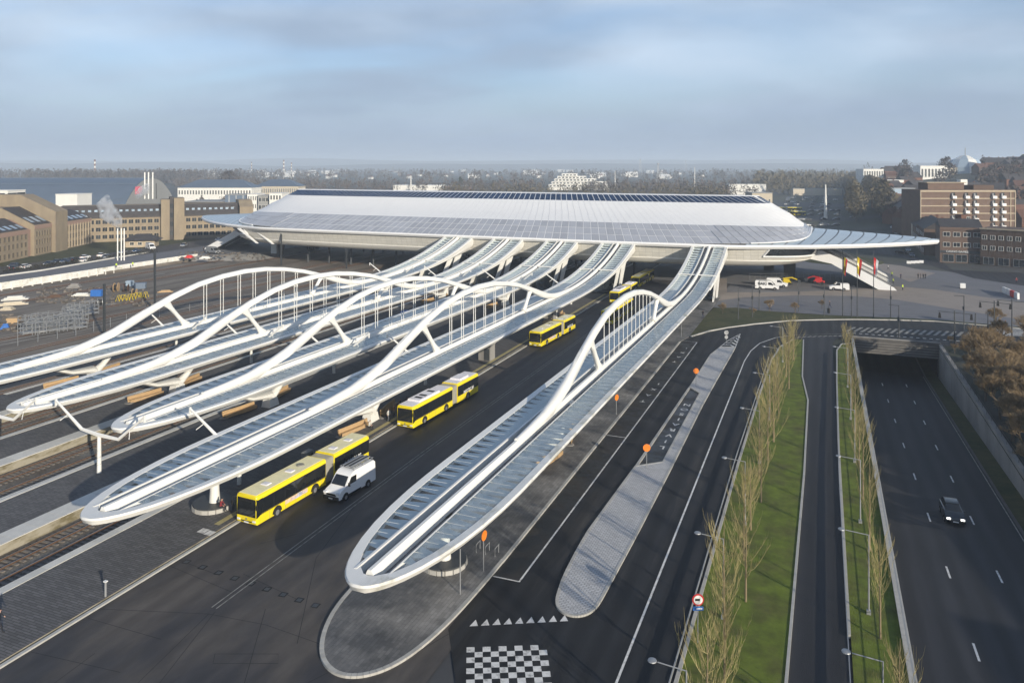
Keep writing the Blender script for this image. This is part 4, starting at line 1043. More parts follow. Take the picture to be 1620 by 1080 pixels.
for i in range(12): MB().box(33.4 + i * 2.3, -.15, 5, .3, .3, 9.4).build('pilaster', M['band_beige'], t) if i < 11 else None
# middle offices
TH2 = math.atan2(39, 35)
t = thing('office_building', 'long tan concrete office with dark mansard roof and a central stair tower', 'office building', (-291, 234, .9), TH2)
prof_block(-12, 27, [(0, 0), (0, 11), (3, 15.5), (15, 15.5), (15, 0)]); prof_block(36.5, 60, [(0, 0), (0, 11), (3, 15.5), (15, 15.5), (15, 0)])
prof_block(27, 30.5, [(-2.5, 0), (-2.5, 18), (8, 18), (8, 0)]); prof_block(32.2, 36.5, [(-3.5, 0), (-3.5, 18.6), (9, 18.6), (9, 0)]); prof_block(30.5, 32.2, [(-1.5, 0), (-1.5, 19), (8, 19), (8, 0)], m='slate_dark')
prof_block(60, 66, [(-3, 0), (-3, 14), (3, 17), (14, 17), (14, 0)])
for x0, x1 in ((-12, 27), (36.5, 60)):
    MB().quad((x0, -.15, 11.05), (x1, -.15, 11.05), (x1, 2.95, 15.6), (x0, 2.95, 15.6)).build('roof', M['slate_dark'], t); MB().box((x0 + x1) / 2, -.2, 10.7, x1 - x0, .3, .8).build('fascia', M['slate_dark'], t)
    for i in range(int((x1 - x0) / 2.4)): MB().box(x0 + 1.5 + i * 2.4, 1.2, 13.4, 1.2, .25, .9).build('skylight', M['skylight'], t)
facade_windows(t, -11.5, 26.5, 15, (2.2, 5.4, 8.6), 2.0, 1.9, -.02, fr='band_beige'); facade_windows(t, 37, 59.5, 9, (2.2, 5.4, 8.6), 2.0, 1.9, -.02, fr='band_beige')
for z in (3, 7, 11, 15): put('window', window_mesh(1.5, 2.2, 'slate_dark'), t, (31.35, -1.55, z))
boi = thing('boiler_chimney', 'group of tall slim white flues rising above the office stair tower', 'chimney', (*WD(236, 341), 19.0), PHI)
for i, x in enumerate((-2.0, -.3, 1.6)): MB().tube([(x, 0, 0), (x, 0, 12)], .3, 8).build('flue', M['white_steel'], boi)
MB().tube([(3.2, 0, 0), (3.2, 0, 7)], .22, 6).build('pipe', M['steel_dark'], boi)
# kiosk with a hipped roof
x, y = W(222, 391, .9); k = thing('pavilion', 'small pavilion with a dark hipped roof beside the car park', 'pavilion', (x, y, .9), PHI + .2)
MB().box(0, 3, 1.4, 11, 7, 2.8).build('wall', M['band_beige'], k); MB().box(0, 3, 4.0, 14, 10, 2.4, tx=.3, ty=.08).build('roof', M['slate_dark'], k)
for xx in (-3, 0, 3): put('window', window_mesh(1.6, 1.3), k, (xx, -.52, 1.5))
# the big vaulted shed
bx, by = WD(188, 482); shed = thing('exhibition_shed', 'huge shed with a blue-grey vaulted roof and a grey curved gable', 'shed', (bx, by, 0), PHI)
pf = [(86 * i / 24, 25.3 * (1 - abs(2 * i / 24 - 1) ** 2.2)) for i in range(25)]
MB().rings([[(0, p[0], p[1]) for p in pf], [(-420, p[0], p[1]) for p in pf]], close=False, cap=False).build('roof', M['zinc_blue'], shed, smooth=True)
MB().quad(*[(.1, p[0], p[1] * .995) for p in pf]).build('gable', M['cladding_grey'], shed)
b = MB()
for f in (.16, .30, .5):
    j = int(f * 24); p = pf[j]; MB().box(-210, p[0] - .1, p[1] + .15, 418, .25, .2).build('roof_seam', M['blue_grey'], shed)
MB().box(.4, 25, 17.5, .3, 9, 5).build('sign', M['pink_sign'], shed); text_mesh('C', 4, 'white_paint', 'sign_letter', shed, (.6, 25, 17.5), (R(90), 0, R(90)))
def block(name, label, px0, px1, d, ztop, depth, wall, floors, cols, roof=None, z0=0.0, rot=0.0, gl='window_dark', fr='white_render', group=None, ww=.55, wh=.55, cat='building', parapet=True, side=True):
    x0, y0 = WD(px0, d); w_ = (px1 - px0) / 1200 * d; h = ztop - z0
    t = thing(name, label, cat, (x0, y0, z0), PHI + rot, group)
    MB().box(w_ / 2, depth / 2, h / 2, w_, depth, h).build('wall', M[wall], t)
    if roof == 'hip': MB().box(w_ / 2, depth / 2, h + depth * .13, w_ + .8, depth + .8, depth * .26, tx=max(.1, 1 - depth / w_), ty=.05).build('roof', M['zinc_blue'], t)
    elif roof == 'slate': MB().extr([(-.3, h), (depth + .3, h), (depth / 2, h + depth * .38)], 'x', -.2, w_ + .2).build('roof', M['slate_dark'], t)
    elif parapet: MB().box(w_ / 2, depth / 2, h + .2, w_ + .3, depth + .3, .4).build('roof', M['cladding_grey' if wall != 'white_render' else 'white_render'], t)
    if floors:
        fh = h / floors; facade_windows(t, .3, w_ - .3, cols, [fh * (j + .55) for j in range(floors)], w_ / cols * ww, fh * wh, -.02, fr=fr, gl=gl)
        if side:
            c2 = max(1, int(depth / (w_ / cols)))
            me = window_mesh(w_ / cols * ww, fh * wh, fr, gl); sx_ = w_ + .02 if px0 < 810 else -.02
            for j in range(floors):
                for i in range(c2): put('window', me, t, (sx_, depth * (i + .5) / c2, fh * (j + .55)), R(90))
    return t
block('office_building', 'white low building with a row of slot windows in front of the vaulted shed', 88, 122, 400, 18.6, 14, 'white_render', 1, 7, wh=.18, ww=.35)
block('office_building', 'dark glass building corner with a white frame at the left edge', -40, 12, 330, 22.8, 12, 'white_render', 1, 1, gl='dark_glass', ww=.86, wh=.84)
block('office_building', 'long white office with a blue-grey hipped roof behind the tan offices', 281, 398, 600, 16.5, 24, 'white_render', 2, 26, roof='hip', wh=.4)
block('office_building', 'long pale office with a grey hipped roof behind the left end of the station', 402, 472, 640, 16.5, 22, 'cream_render', 2, 20, roof='hip', wh=.45)
block('apartment_block', 'blue-grey clad apartment block left of the white one', 356, 391, 430, 17.2, 14, 'blue_grey', 1, 3, ww=.06, wh=.9)
block('apartment_block', 'white apartment block with dark square windows beside the blue-grey one', 391, 407, 428, 17.5, 14, 'white_render', 4, 4)
block('apartment_block', 'grey balconied apartment block behind the white roof slope', 408, 426, 426, 16.8, 14, 'cladding_grey', 4, 3, ww=.8)
block('apartment_block', 'white-fronted apartment block partly hidden by the station roof', 426, 446, 424, 18.2, 14, 'white_render', 4, 4, ww=.6)
block('shed', 'long low building with a dark roof behind the tan offices', 290, 352, 520, 9, 30, 'slate_dark', 0, 0)
# stepped white flats
t = thing('apartment_block', 'white stepped apartment block among the bare trees behind the station ridge', 'apartment block', (*WD(868, 1050), 0), PHI)
for i, (a, b_, z) in enumerate(((0, 84, 8), (4, 80, 12), (8, 66, 16), (12, 52, 19.5), (18, 40, 23))):
    MB().box((a + b_) / 2, 9, z - 2 if i else z / 2, b_ - a, 18, 4 if i else 8).build('storey', M['white_render'], t)
    me = window_mesh(3.2, 1.9, 'white_render')
    for k in range(int((b_ - a) / 5)): put('window', me, t, (a + 3 + k * 5, -.05, z - 2.2))
    MB().box((a + b_) / 2, -.8, z - 3.4, b_ - a - 1, 1.6, .9).build('balcony_band', M['white_render'], t)
block('depot', 'low depot with a broad white flat roof behind the station ridge', 622, 700, 930, 9.5, 40, 'white_render', 0, 0)
block('depot', 'long dark shed to the right of the white roofed depot', 690, 745, 950, 8, 30, 'brick_brown', 0, 0)
block('annex', 'cream flat-roofed building behind the right end of the station roof', 1190, 1222, 400, 19.3, 12, 'cream_render', 2, 4, ww=.35, wh=.3)
block('annex', 'lower cream building wedge beside the station hip end', 1212, 1245, 370, 10.5, 16, 'cream_render', 1, 3, ww=.4, wh=.3)
block('long_shed', 'long white low shed at the edge of the far car park', 1154, 1212, 880, 12, 14, 'white_render', 0, 0)
block('overpass', 'flat road overpass crossing the avenue in the distance', 1255, 1332, 860, 7.5, 14, 'cream_render', 0, 0, cat='bridge')
# the hotel
t = thing('apartment_block', 'large brown brick slab with beige floor bands and small white balconies', 'apartment block', (*WD(1456, 330), 0), PHI)
Wd = 41.2; MB().box(Wd / 2, 8, 11.7, Wd, 16, 23.4).build('wall', M['brick_brown'], t)
for i in range(7):
    z = 22.9 - i * 3.22; MB().box(Wd / 2, -.06, z, Wd + .2, .35, .75 if i == 0 else .45).build('floor_band', M['band_beige'], t)
for x in (0.1, Wd - 2.0, Wd): MB().box(x, -.05, 11.5, .35, .4, 23).build('corner_strip', M['band_beige'], t)
for fx_ in (14.3, 20.0, 23.9, 31.8, 35.8):
    for i in range(5):
        z = 22.9 - i * 3.22 - 2.3; c = MB().box(fx_, -.7, z - .35, 1.75, 1.2, 1.15).build('balcony', M['white_paint'], t); MB().box(0, .68, 1.1, 1.5, .12, 1.7).build('door_glass', M['window_dark'], c, (fx_, -.7, z - .35)); MB().box(-.72, .2, .9, .14, .9, 1.6).build('side_screen', M['white_paint'], c, (fx_, -.7, z - .35))
MB().box(14, 9, 24.9, 16, 8, 2.9).build('penthouse', M['brick_brown'], t); MB().box(14, 9, 26.5, 17.5, 9, .3).build('penthouse_roof', M['band_beige'], t); MB().box(23.5, 9, 26.6, 3, 3, 2.4).build('lift_tower', M['white_render'], t); MB().box(31, 9, 24.4, 9, 7, 2).build('plant_room', M['brick_brown'], t)
# corner shop and the block beside it
x, y = W(1487, 415); t = thing('shop_building', 'brown brick corner building with a dark shop front below', 'shop', (x, y, 0), -.02)
MB().box(6.6, 7, 6.2, 13.2, 14, 12.4).build('wall', M['brick_brown'], t); MB().box(6.6, -.1, 12.0, 13.4, .3, .9).build('fascia', M['brick_brown'], t); MB().extr([(-.2, 12.4), (14, 12.4), (9, 15)], 'x', 0, 13).build('roof', M['slate_dark'], t)
facade_windows(t, .5, 12.8, 4, (10, 6.4), 2.2, 1.6, -.06, fr='white_render'); MB().box(6.6, -.1, 3.9, 13.2, .25, .9).build('sign_board', M['steel_dark'], t)
text_mesh('CASINO GAMES', .95, 'white_paint', 'sign_lettering', t, (5.2, -.26, 4.0), (R(90), 0, 0))
for i in range(3): put('shop_window', window_mesh(3.4, 2.6, 'steel_grey', 'dark_glass'), t, (2.6 + i * 4, -.06, 1.7))
x, y = W(1551, 419); t = thing('shop_building', 'long dark brown three-storey building with shop fronts at the right edge', 'shop', (x, y, 0), -.42)
MB().box(16, 7, 6.3, 32, 14, 12.6).build('wall', M['brick_brown'], t); MB().box(16, -.1, 12.5, 32.4, .5, .5).build('cornice', M['band_beige'], t)
facade_windows(t, 0, 32, 13, (9.6, 6.0), 1.5, 1.5, -.06, fr='white_render')
for i in range(7): put('shop_window', window_mesh(3.2, 2.5, 'steel_grey', 'dark_glass'), t, (2.5 + i * 4.4, -.06, 1.6))
MB().box(16.5, -.3, 3.2, 3.2, .2, .8).build('awning', M['yellow'], t)
t = thing('brick_tower', 'small red brick roof turret above the corner shop', 'turret', (*WD(1523, 285), 12), PHI); MB().box(0, 0, 1.8, 3.5, 4, 3.6).build('wall', M['brick_red'], t); put('window', window_mesh(1.3, 2), t, (.9, -2.02, 2))
# houses along the street, running back
A_, B_ = W(1462, 404), W(1398, 338)
nH = 17
for i in range(nH):
    f = i / nH; x, y = A_[0] + (B_[0] - A_[0]) * f, A_[1] + (B_[1] - A_[1]) * f
    hh = random.choice((8.5, 10, 11.5)); wd = math.hypot(B_[0] - A_[0], B_[1] - A_[1]) / nH
    t = thing('terraced_house', 'dark terraced house in the row beside the street under the brown slab block', 'house', (x, y, 0), math.atan2(B_[1] - A_[1], B_[0] - A_[0]) + math.pi, 'terraced houses along the street')
    MB().box(-wd / 2, 5.5, hh / 2, wd - .06, 11, hh).build('wall', M[random.choice(('brick_brown', 'brick_red', 'brick_brown', 'cream_render'))], t)
    MB().extr([(-.2, hh), (11.2, hh), (5.5, hh + 3.6)], 'x', -wd + .04, -.04).build('roof', M['slate_dark'], t); MB().box(-wd * .3, 6.5, hh + 3.6, .8, .8, 1.8).build('chimney', M['brick_red'], t)
    facade_windows(t, -wd + .6, -.6, 3, [1.7 + 3 * j for j in range(int(hh // 3.2))], 1.1, 1.5, -.03)
# small houses: hillside town and far suburbs
def house_proto(wall, roof, w_=9, d_=8, h=6, name='house', label='', grp=''):
    t = thing(name, label, 'house', (0, 0, 0), 0, grp)
    MB().box(0, 0, h / 2, w_, d_, h).build('wall', M[wall], t); MB().extr([(-d_ / 2 - .3, h), (d_ / 2 + .3, h), (0, h + d_ * .42)], 'x', -w_ / 2 - .2, w_ / 2 + .2).build('roof', M[roof], t)
    b = MB().box(w_ * .25, 1, h + d_ * .40, .7, .7, 1.8).build('chimney', M['brick_red'], t)
    me = window_mesh(1.2, 1.4)
    for x in (-w_ * .28, w_ * .28):
        for z in (1.7, 4.4): put('window', me, t, (x, -d_ / 2 - .02, z))
    return t
gl_ = 'dark-roofed brick house in the hillside town at the right'
protos = [house_proto(a, b_, w_, d_, h, 'house', gl_, 'houses of the hillside town') for a, b_, w_, d_, h in (('brick_brown', 'slate_dark', 10, 9, 6.5), ('brick_red', 'roof_red', 9, 8, 6), ('brick_brown', 'roof_red', 12, 9, 7), ('brick_red', 'slate_dark', 14, 10, 8))]
pl = []
def town(n, pxr, dr, protos, label, grp, lifted=True, mind=13):
    k = 0; tries = 0
    while k < n and tries < n * 60:
        tries += 1
        px = random.uniform(*pxr); d = random.uniform(*dr); x, y = WD(px, d)
        if 1440 < px < 1550 and d > 600: continue
        if any((x - a) ** 2 + (y - b_) ** 2 < mind ** 2 for a, b_ in pl): continue
        if 1325 < px < 1395 + (460 - min(d, 460)) * .5 and d < 980: continue
        pl.append((x, y)); z = (hill_h(x, y) if lifted else 0) - .4
        src = protos[k % len(protos)]
        if k < len(protos): src.location = (x, y, z); src.rotation_euler = (0, 0, PHI + random.uniform(-.6, .6))
        else: copy_tree(src, (x, y, z), PHI + random.uniform(-.6, .6), label, grp, random.uniform(.85, 1.25))
        k += 1
town(125, (1402, 1640), (365, 980), protos, gl_, 'houses of the hillside town', True, 11)
gl2 = 'tiny white-walled house in the hazy suburbs below the horizon'
pr2 = [house_proto('white_render', 'slate_dark', 14, 9, 6, 'house', gl2, 'houses of the hazy suburbs'), house_proto('white_render', 'roof_red', 12, 9, 6, 'house', gl2, 'houses of the hazy suburbs'), house_proto('white_render', 'white_render', 30, 14, 7, 'house', gl2, 'houses of the hazy suburbs')]
town(90, (330, 1150), (1900, 4200), pr2, gl2, 'houses of the hazy suburbs', False, 40)
# landmarks on the hill
def hilltop(px, d): x, y = WD(px, d); return hill_h(x, y)
block('civic_building', 'pale terraced civic building in front of the dome on the hill', 1456, 1500, 760, hilltop(1480, 760) + 12, 14, 'white_render', 1, 8, z0=hilltop(1480, 760) - 3, side=False)
block('civic_building', 'long white building with a colonnaded top storey on the hill', 1404, 1430, 640, hilltop(1410, 640) + 12, 12, 'white_render', 1, 12, z0=hilltop(1410, 640) - 2, wh=.5, side=False)
block('warehouse', 'pale blue corrugated warehouse on the slope of the hill', 1408, 1448, 520, hilltop(1428, 520) + 14, 16, 'skylight', 0, 0, z0=hilltop(1428, 520) - 3)
block('civic_building', 'white modern low-rise with stepped roof above the end of the street', 1366, 1398, 800, 30, 18, 'white_render', 2, 8, z0=10, side=False)
x, y = WD(1527, 800); z = hilltop(1527, 800); t = thing('domed_hall', 'faceted grey and white dome crowning the hill', 'dome', (x, y, z - 2), PHI)
n = 10; 
for i in range(n):
    a0, a1 = 2 * math.pi * i / n, 2 * math.pi * (i + 1) / n; b = MB()
    pr_ = [(12, 0), (11.6, 5), (8, 10), (3, 12.6), (.3, 13)]
    b.rings([[(r_ * math.cos(a0), r_ * math.sin(a0), zz) for r_, zz in pr_], [(r_ * math.cos(a1), r_ * math.sin(a1), zz) for r_, zz in pr_]], close=False, cap=False)
    b.build('dome_facet', M['white_render' if i % 2 else 'skylight'], t)
t.scale = (1.5, 1.5, 1.55)
MB().tube([(0, 0, 12.8), (0, 0, 18)], .3, 5).build('finial', M['steel_grey'], t)
block('civic_building', 'light stone block with flat roof left of the dome', 1500, 1522, 790, z + 5, 14, 'cream_render', 1, 6, z0=z - 4, side=False)
# unseen buildings added beyond the right edge, heights set to shade the roads
for i, (y0, y1, h) in enumerate(((-70, -38, 15), (-37, 0, 16), (1, 36, 14), (39, 74, 12.5), (76, 116, 13))):
    t = thing('office_building', '%s unseen shade-casting block added east of the sunken road, beyond the right edge' % ('first', 'second', 'third', 'fourth', 'fifth')[i], 'office building', (55, y0, 0))
    ln = y1 - y0; MB().box(7, ln / 2, h / 2, 14, ln, h).build('wall', M['brick_brown'], t); MB().box(7, ln / 2, h + .2, 14.4, ln + .2, .4).build('roof', M['cladding_grey'], t)
# ------------------------------------------------------------------ masts and towers in the distance
def mast(label, px, d, h, r=.9, stripes=True, name='chimney', m='white_render'):
    x, y = WD(px, d); t = thing(name, label, 'mast', (x, y, 0)); n = 6
    if stripes:
        for i in range(n):
            z0, z1 = h * (.45 + .55 * i / n), h * (.45 + .55 * (i + 1) / n); MB().tube([(0, 0, z0), (0, 0, z1 - .05)], r, 8).build('stripe', M['roof_red' if i % 2 else 'white_render'], t)
        MB().tube([(0, 0, 0), (0, 0, h * .45)], r, 8).build('shaft', M['cladding_grey'], t)
    else: MB().tube([(0, 0, 0), (0, 0, h)], [r * 1.5, r * .5], 8).build('shaft', M[m], t)
mast('red and white striped mast rising from the woods at the far left', 150, 1500, 46, 1.6)
mast('taller red and white striped chimney behind the left end of the station', 449, 1900, 48, 1.6)
mast('shorter red and white striped chimney right of its taller twin', 461, 1950, 42, 1.4)
mast('thin striped mast left of the pair of striped chimneys', 398, 2100, 44, 1.2)
mast('white pole standing behind the white depot roof', 650, 760, 24, .7, False)
mast('white pole right of the stepped white flats', 973, 900, 28, .5, False)
mast('slender white pole among the trees right of the lattice tower', 1099, 1100, 32, .6, False)
mast('tall cream column standing by the far car park', 1306, 480, 22, .8, False)
def pylon(label, px, d, h, m='steel_grey', top=False):
    x, y = WD(px, d); t = thing('pylon', label, 'pylon', (x, y, 0), PHI); b = MB(); w0 = h * .09
    for sx in (-1, 1):
        for sy in (-1, 1): b.tube([(sx * w0, sy * w0, 0), (sx * w0 * .15, sy * w0 * .15, h)], h * .006, 4)
    for i in range(8):
        f = i / 8; g_ = (i + 1) / 8; wa, wb = w0 * (1 - .85 * f), w0 * (1 - .85 * g_); b.tube([(-wa, -wa, h * f), (wb, -wb, h * g_)], h * .004, 4); b.tube([(wa, -wa, h * f), (-wb, -wb, h * g_)], h * .004, 4)
    b.build('lattice', M[m], t)
    c = MB()
    if top: c.lathe([(1, h), (2.6, h + .5), (2.6, h + 2.5), (1, h + 3)], n=10)
    else:
        for z, l_ in ((.72, .17), (.84, .14), (.95, .10)): c.tube([(-h * l_, 0, h * z), (h * l_, 0, h * z)], h * .006, 4)
    c.build('cross_arm' if not top else 'platform_ring', M[m], t)
pylon('lattice power pylon with cross arms on the hazy horizon', 1013, 2600, 58); pylon('fainter power pylon farther right on the horizon', 1085, 3600, 60); pylon('lattice tower with a round platform near its top', 1041, 1500, 36, top=True)
# ------------------------------------------------------------------ steam
sm = bpy.data.materials.new('steam'); sm.use_nodes = True; nt = sm.node_tree; nt.nodes.clear()
so = N(nt, 'ShaderNodeOutputMaterial'); sv = N(nt, 'ShaderNodeVolumePrincipled'); sv.inputs['Color'].default_value = (.97, .97, .97, 1); sv.inputs['Anisotropy'].default_value = .2
tcs = N(nt, 'ShaderNodeTexCoord'); sn = N(nt, 'ShaderNodeTexNoise'); sn.inputs['Scale'].default_value = .55; sn.inputs['Detail'].default_value = 4; L(nt, tcs.outputs['Object'], sn.inputs['Vector'])
smr = N(nt, 'ShaderNodeMapRange'); L(nt, sn.outputs[0], smr.inputs[0]); smr.inputs[1].default_value = .42; smr.inputs[2].default_value = .62; smr.inputs[3].default_value = 0; smr.inputs[4].default_value = 0.8
L(nt, smr.outputs[0], sv.inputs['Density']); L(nt, sv.outputs[0], so.inputs['Volume'])
MATS['steam'] = sm
def plume(path, rr, label):
    b = MB(); b.tube(path, rr, 12); t = b.build('steam_plume', sm); bm = bmesh.new(); bm.from_mesh(t.data); bmesh.ops.recalc_face_normals(bm, faces=bm.faces); bm.to_mesh(t.data); bm.free(); t['kind'] = 'stuff'; t['label'] = label; return t
cx_, cy_ = W(191, 412, .9)
fl = thing('flue_stack', 'pair of slim white flues giving off a white plume by the access road', 'flue', (cx_, cy_, .9), PHI)
for x in (-1.1, .2, 1.2): MB().tube([(x, 0, 0), (x, 0, 11.2 if x else 10.2)], .22, 6).build('flue', M['white_steel'], fl)
plume([(cx_, cy_, 12.2), (cx_ - 1.2, cy_ - .6, 14.5), (cx_ - 4, cy_ - 1.6, 17.5), (cx_ - 5.5, cy_ - 2, 20.5), (cx_ - 6.5, cy_, 23.5)], [.5, 2.2, 3.3, 2.8, .8], 'white steam plume')
px_, py_ = WD(216, 341)
plume([(px_, py_, 19), (px_ + 1, py_, 21), (px_ + 5, py_, 23), (px_ + 7, py_, 26)], [.5, 1.6, 2.4, .5], 'thin steam above the stair tower')
# ------------------------------------------------------------------ vehicles
mat('bus_yellow', (0.82, 0.66, 0.018), rough=0.32, var=0.05, vs=1.2, coat=0.25)
mat('bus_roof_yellow', (0.84, 0.77, 0.48), rough=0.6, var=0.10, vs=1.5)
mat('bus_roof_white', (0.74, 0.72, 0.74), rough=0.6, var=0.12, vs=1.2)
mat('bellows_grey', (0.26, 0.25, 0.21), rough=0.8, var=0.15)
mat('bus_glass', (0.012, 0.014, 0.016), rough=0.08, var=0.4, vs=1.5, spec=0.9)
mat('tyre', (0.02, 0.02, 0.02), rough=0.9); mat('rim_grey', (0.25, 0.25, 0.26), rough=0.5, metal=.3)
mat('headlight', (0.8, 0.82, 0.85), rough=0.1, spec=.9); mat('tail_red', (0.5, 0.02, 0.02), rough=0.3)
mat('car_white', (0.82, 0.82, 0.81), rough=0.3, var=.03, coat=.4); mat('car_dark', (0.018, 0.024, 0.030), rough=0.3, var=.1, coat=.5)
mat('car_silver', (0.34, 0.36, 0.38), rough=0.3, metal=.5, var=.05, coat=.4); mat('car_blue', (0.03, 0.06, 0.12), rough=0.3, var=.05, coat=.4)
mat('ad_print', (0.75, 0.52, 0.34), rough=0.5, var=.3, vs=2.5, col2=(0.45, 0.5, 0.7), mixs=1.3)
mat('orange_paint', (0.75, 0.20, 0.02), rough=0.5); mat('red_paint', (0.55, 0.03, 0.03), rough=0.5); mat('blue_paint', (0.03, 0.14, 0.45), rough=0.5)
lamp_on = mat('lamp_lit', (0.9, 0.92, 1.0), rough=0.2, emit=((1, .96, .88), 3.0))
def rsec(hx, z0, z1, y, r=.22, rb=.06):
    p = []
    for cx, cz, a0, rr in ((hx - r, z1 - r, 0, r), (-hx + r, z1 - r, 90, r), (-hx + rb, z0 + rb, 180, rb), (hx - rb, z0 + rb, 270, rb)):
        for k in range(4):
            a = R(a0 + k * 30); p.append((cx + rr * math.cos(a), y, cz + rr * math.sin(a)))
    return p
_tm = MB().cylx(0, 0, 0, .48, .28, 18).mesh('tyre', M['tyre']); _rm = MB().cylx(0, 0, 0, .26, .30, 10).mesh('rim', M['rim_grey'])
def wheel(par, x, y, r=.48):
    w_ = put('wheel', _tm, par, (x, y, r)); w_.scale = (1, r / .48, r / .48); put('rim', _rm, w_, (0, 0, 0))
    return w_
def make_bus(label, roof='bus_roof_yellow', seed=0, text='INFOTEC.BE', old=True):
    t = thing('articulated_bus', label, 'bus', (0, 0, 0), 0, 'yellow articulated buses on the bus road')
    Y, H_ = 'bus_yellow', 3.05
    for y0, y1, front in ((0, 10.1, True), (11.5, 17.9, False)):
        b = MB(); secs = []
        ys_ = [y0, y0 + .10, y0 + .35] + [y1 - .2, y1] if front else [y0, y0 + .2, y1 - .3, y1 - .08, y1]
        for i, yy_ in enumerate(ys_):
            k = {0: .93, 1: .985}.get(i, 1) if front else {len(ys_) - 1: .95, len(ys_) - 2: .99}.get(i, 1)
            secs.append(rsec(1.27 * k, .32 + (.12 if i == 0 and front else 0), H_ * (k + 1) / 2, yy_))
        b.rings(secs); b.build('body', M[Y], t, smooth=40)
        MB().box(0, (y0 + y1) / 2, H_ + .012, 2.1, y1 - y0 - .3, .03).build('roof', M[roof], t)
        for sd in (-1, 1):
            MB().box(sd * 1.268, (y0 + y1) / 2 + .02, 1.93, .03, y1 - y0 - .12, 1.42).build('window_band', M['black'], t)
            n = 6 if front else 4; a0, a1 = y0 + .75 if front else y0 + .15, y1 - .12
            for i in range(n):
                p0 = a0 + (a1 - a0) * i / n; p1 = a0 + (a1 - a0) * (i + 1) / n; door = sd < 0 and (i in (0, 3) if front else i == 1)
                MB().box(sd * 1.288, (p0 + p1) / 2, 1.55 if door else 1.95, .015, p1 - p0 - .08, 2.1 if door else 1.22).build('window_pane', M['bus_glass'], t)
    # bellows
    b = MB(); secs = []
    for i in range(15): k = 1.0 if i % 2 else .93; secs.append(rsec(1.22 * k, .45, 2.92 * (1 + k) / 2, 10.08 + i * 1.44 / 14))
    b.rings(secs).build('bellows', M['bellows_grey'], t)
    # front
    MB().rings([[(x, y_, z) for x, y_, z in ((-1.12, -.012, 1.02), (1.12, -.012, 1.02), (1.10, .02, 2.72), (-1.10, .02, 2.72))], [(x, y_, z) for x, y_, z in ((-1.12, -.05, 1.04), (1.12, -.05, 1.04), (1.08, -.02, 2.70), (-1.08, -.02, 2.70))]]).build('windscreen', M['bus_glass'], t)
    for sd in (-1, 1):
        MB().extr([(-.02, .98), (.72, 1.25), (.78, 2.68), (.02, 2.68)], 'x', sd * 1.262 - .02, sd * 1.262 + .03).build('side_glass', M['bus_glass'], t)
        MB().box(sd * .95, -.03, .66, .34, .06, .16).build('headlight', M['headlight'], t)
        MB().tube([(sd * 1.2, .1, 2.75), (sd * 1.5, -.25, 2.6), (sd * 1.52, -.28, 2.35)], .035, 4).build('mirror_arm', M['black'], t)
        MB().box(sd * 1.52, -.28, 2.15, .1, .16, .42).build('mirror', M['black'], t)
        MB().box(sd * 1.0, 17.9, .95, .2, .04, .5).build('tail_light', M['tail_red'], t)
        for yy_ in (1.7, 3.9, 5.4, 6.9, 9.4, 12.5, 13.6, 15.9, 17.0): MB().box(sd * 1.272, yy_, .74, .01, .025, .82).build('panel_gap', M['bellows_grey'], t)
        MB().box(sd * 1.275, 5.0, 1.18, .012, 10.0, .03).build('rub_strip', M['black'], t)
        for yw in (2.75, 8.35, 14.6):
            MB().extr([(yw + .66 * math.cos(a), max(.36, .48 + .66 * math.sin(a))) for a in [math.pi * j / 10 for j in range(11)]], 'x', sd * 1.262 - .015, sd * 1.262 + .02).build('wheel_arch', M['black'], t)
            wheel(t, sd * 1.16, yw)
    MB().box(0, -.035, 2.55, 1.5, .04, .24).build('destination_display', M['black'], t)
    MB().box(0, -.03, .48, .55, .03, .13).build('number_plate', M['white_paint'], t)
    MB().lathe([(.09, 0), (.09, .02)], n=10).build('badge', M['rim_grey'], t, (0, -.03, .78)).rotation_euler = (R(90), 0, 0)
    MB().box(0, -.02, .56, 1.3, .03, .1).build('grille', M['black'], t)
    MB().box(0, 17.93, 2.2, 1.9, .04, 1.0).build('rear_window', M['bus_glass'], t)
    if old:
        for yy_ in (2.6, 6.0, 12.9, 15.6): MB().box(0, yy_, H_ + .07, .85, .72, .08, tx=.85, ty=.85).build('roof_hatch', M['bellows_grey' if yy_ > 100 else 'bus_roof_white'], t)
        MB().lathe([(.42, 0), (.36, .12)], 0, 7.6, H_ + .03, 14).build('roof_vent', M['bellows_grey'], t)
        MB().box(1.284, 5.5, .98, .012, 3.3, .42).build('side_advert', M['ad_print'], t)
        text_mesh('TEC', .36, 'black', 'advert_lettering', t, (1.294, 6.2, .98), (R(90), 0, R(90)))
    else:
        MB().box(0, 4.6, H_ + .14, 1.9, 5.2, .25, tx=.94, ty=.97).build('roof_pod', M[roof], t); MB().box(0, 14.3, H_ + .14, 1.7, 2.6, .25, tx=.92, ty=.95).build('roof_pod', M[roof], t)
        for yy_ in (3.1, 4.2, 6.2): MB().box(.1, yy_, H_ + .28, 1.0, .5, .06).build('roof_fan', M['black'], t)
    text_mesh(text, .62, 'white_paint', 'lettering', t, (1.30, 14.8, 1.38), (R(90), 0, R(90)), sx=.9, bold=.012)
    return t
bus_mat = make_bus('yellow articulated bus nearest the camera, with a pale yellow roof, beside the white van')
bus_mat.location = (-50.35, 56.9, -.12); bus_mat.rotation_euler = (0, 0, -.045)
b2 = make_bus('yellow articulated bus with a grey-white roof, second from the camera', roof='bus_roof_white', old=False); b2.location = (-49.9, 85.6, -.12); b2.rotation_euler = (0, 0, -.055)
copy_tree(bus_mat, (-49.75, 133.3, -.12), -.06, 'yellow articulated bus in the middle of the bus road, third from the camera', bus_mat['group'])
copy_tree(b2, (-47.4, 182.9, -.12), -.03, 'yellow articulated bus stopping by the pillars just before the station', bus_mat['group'])
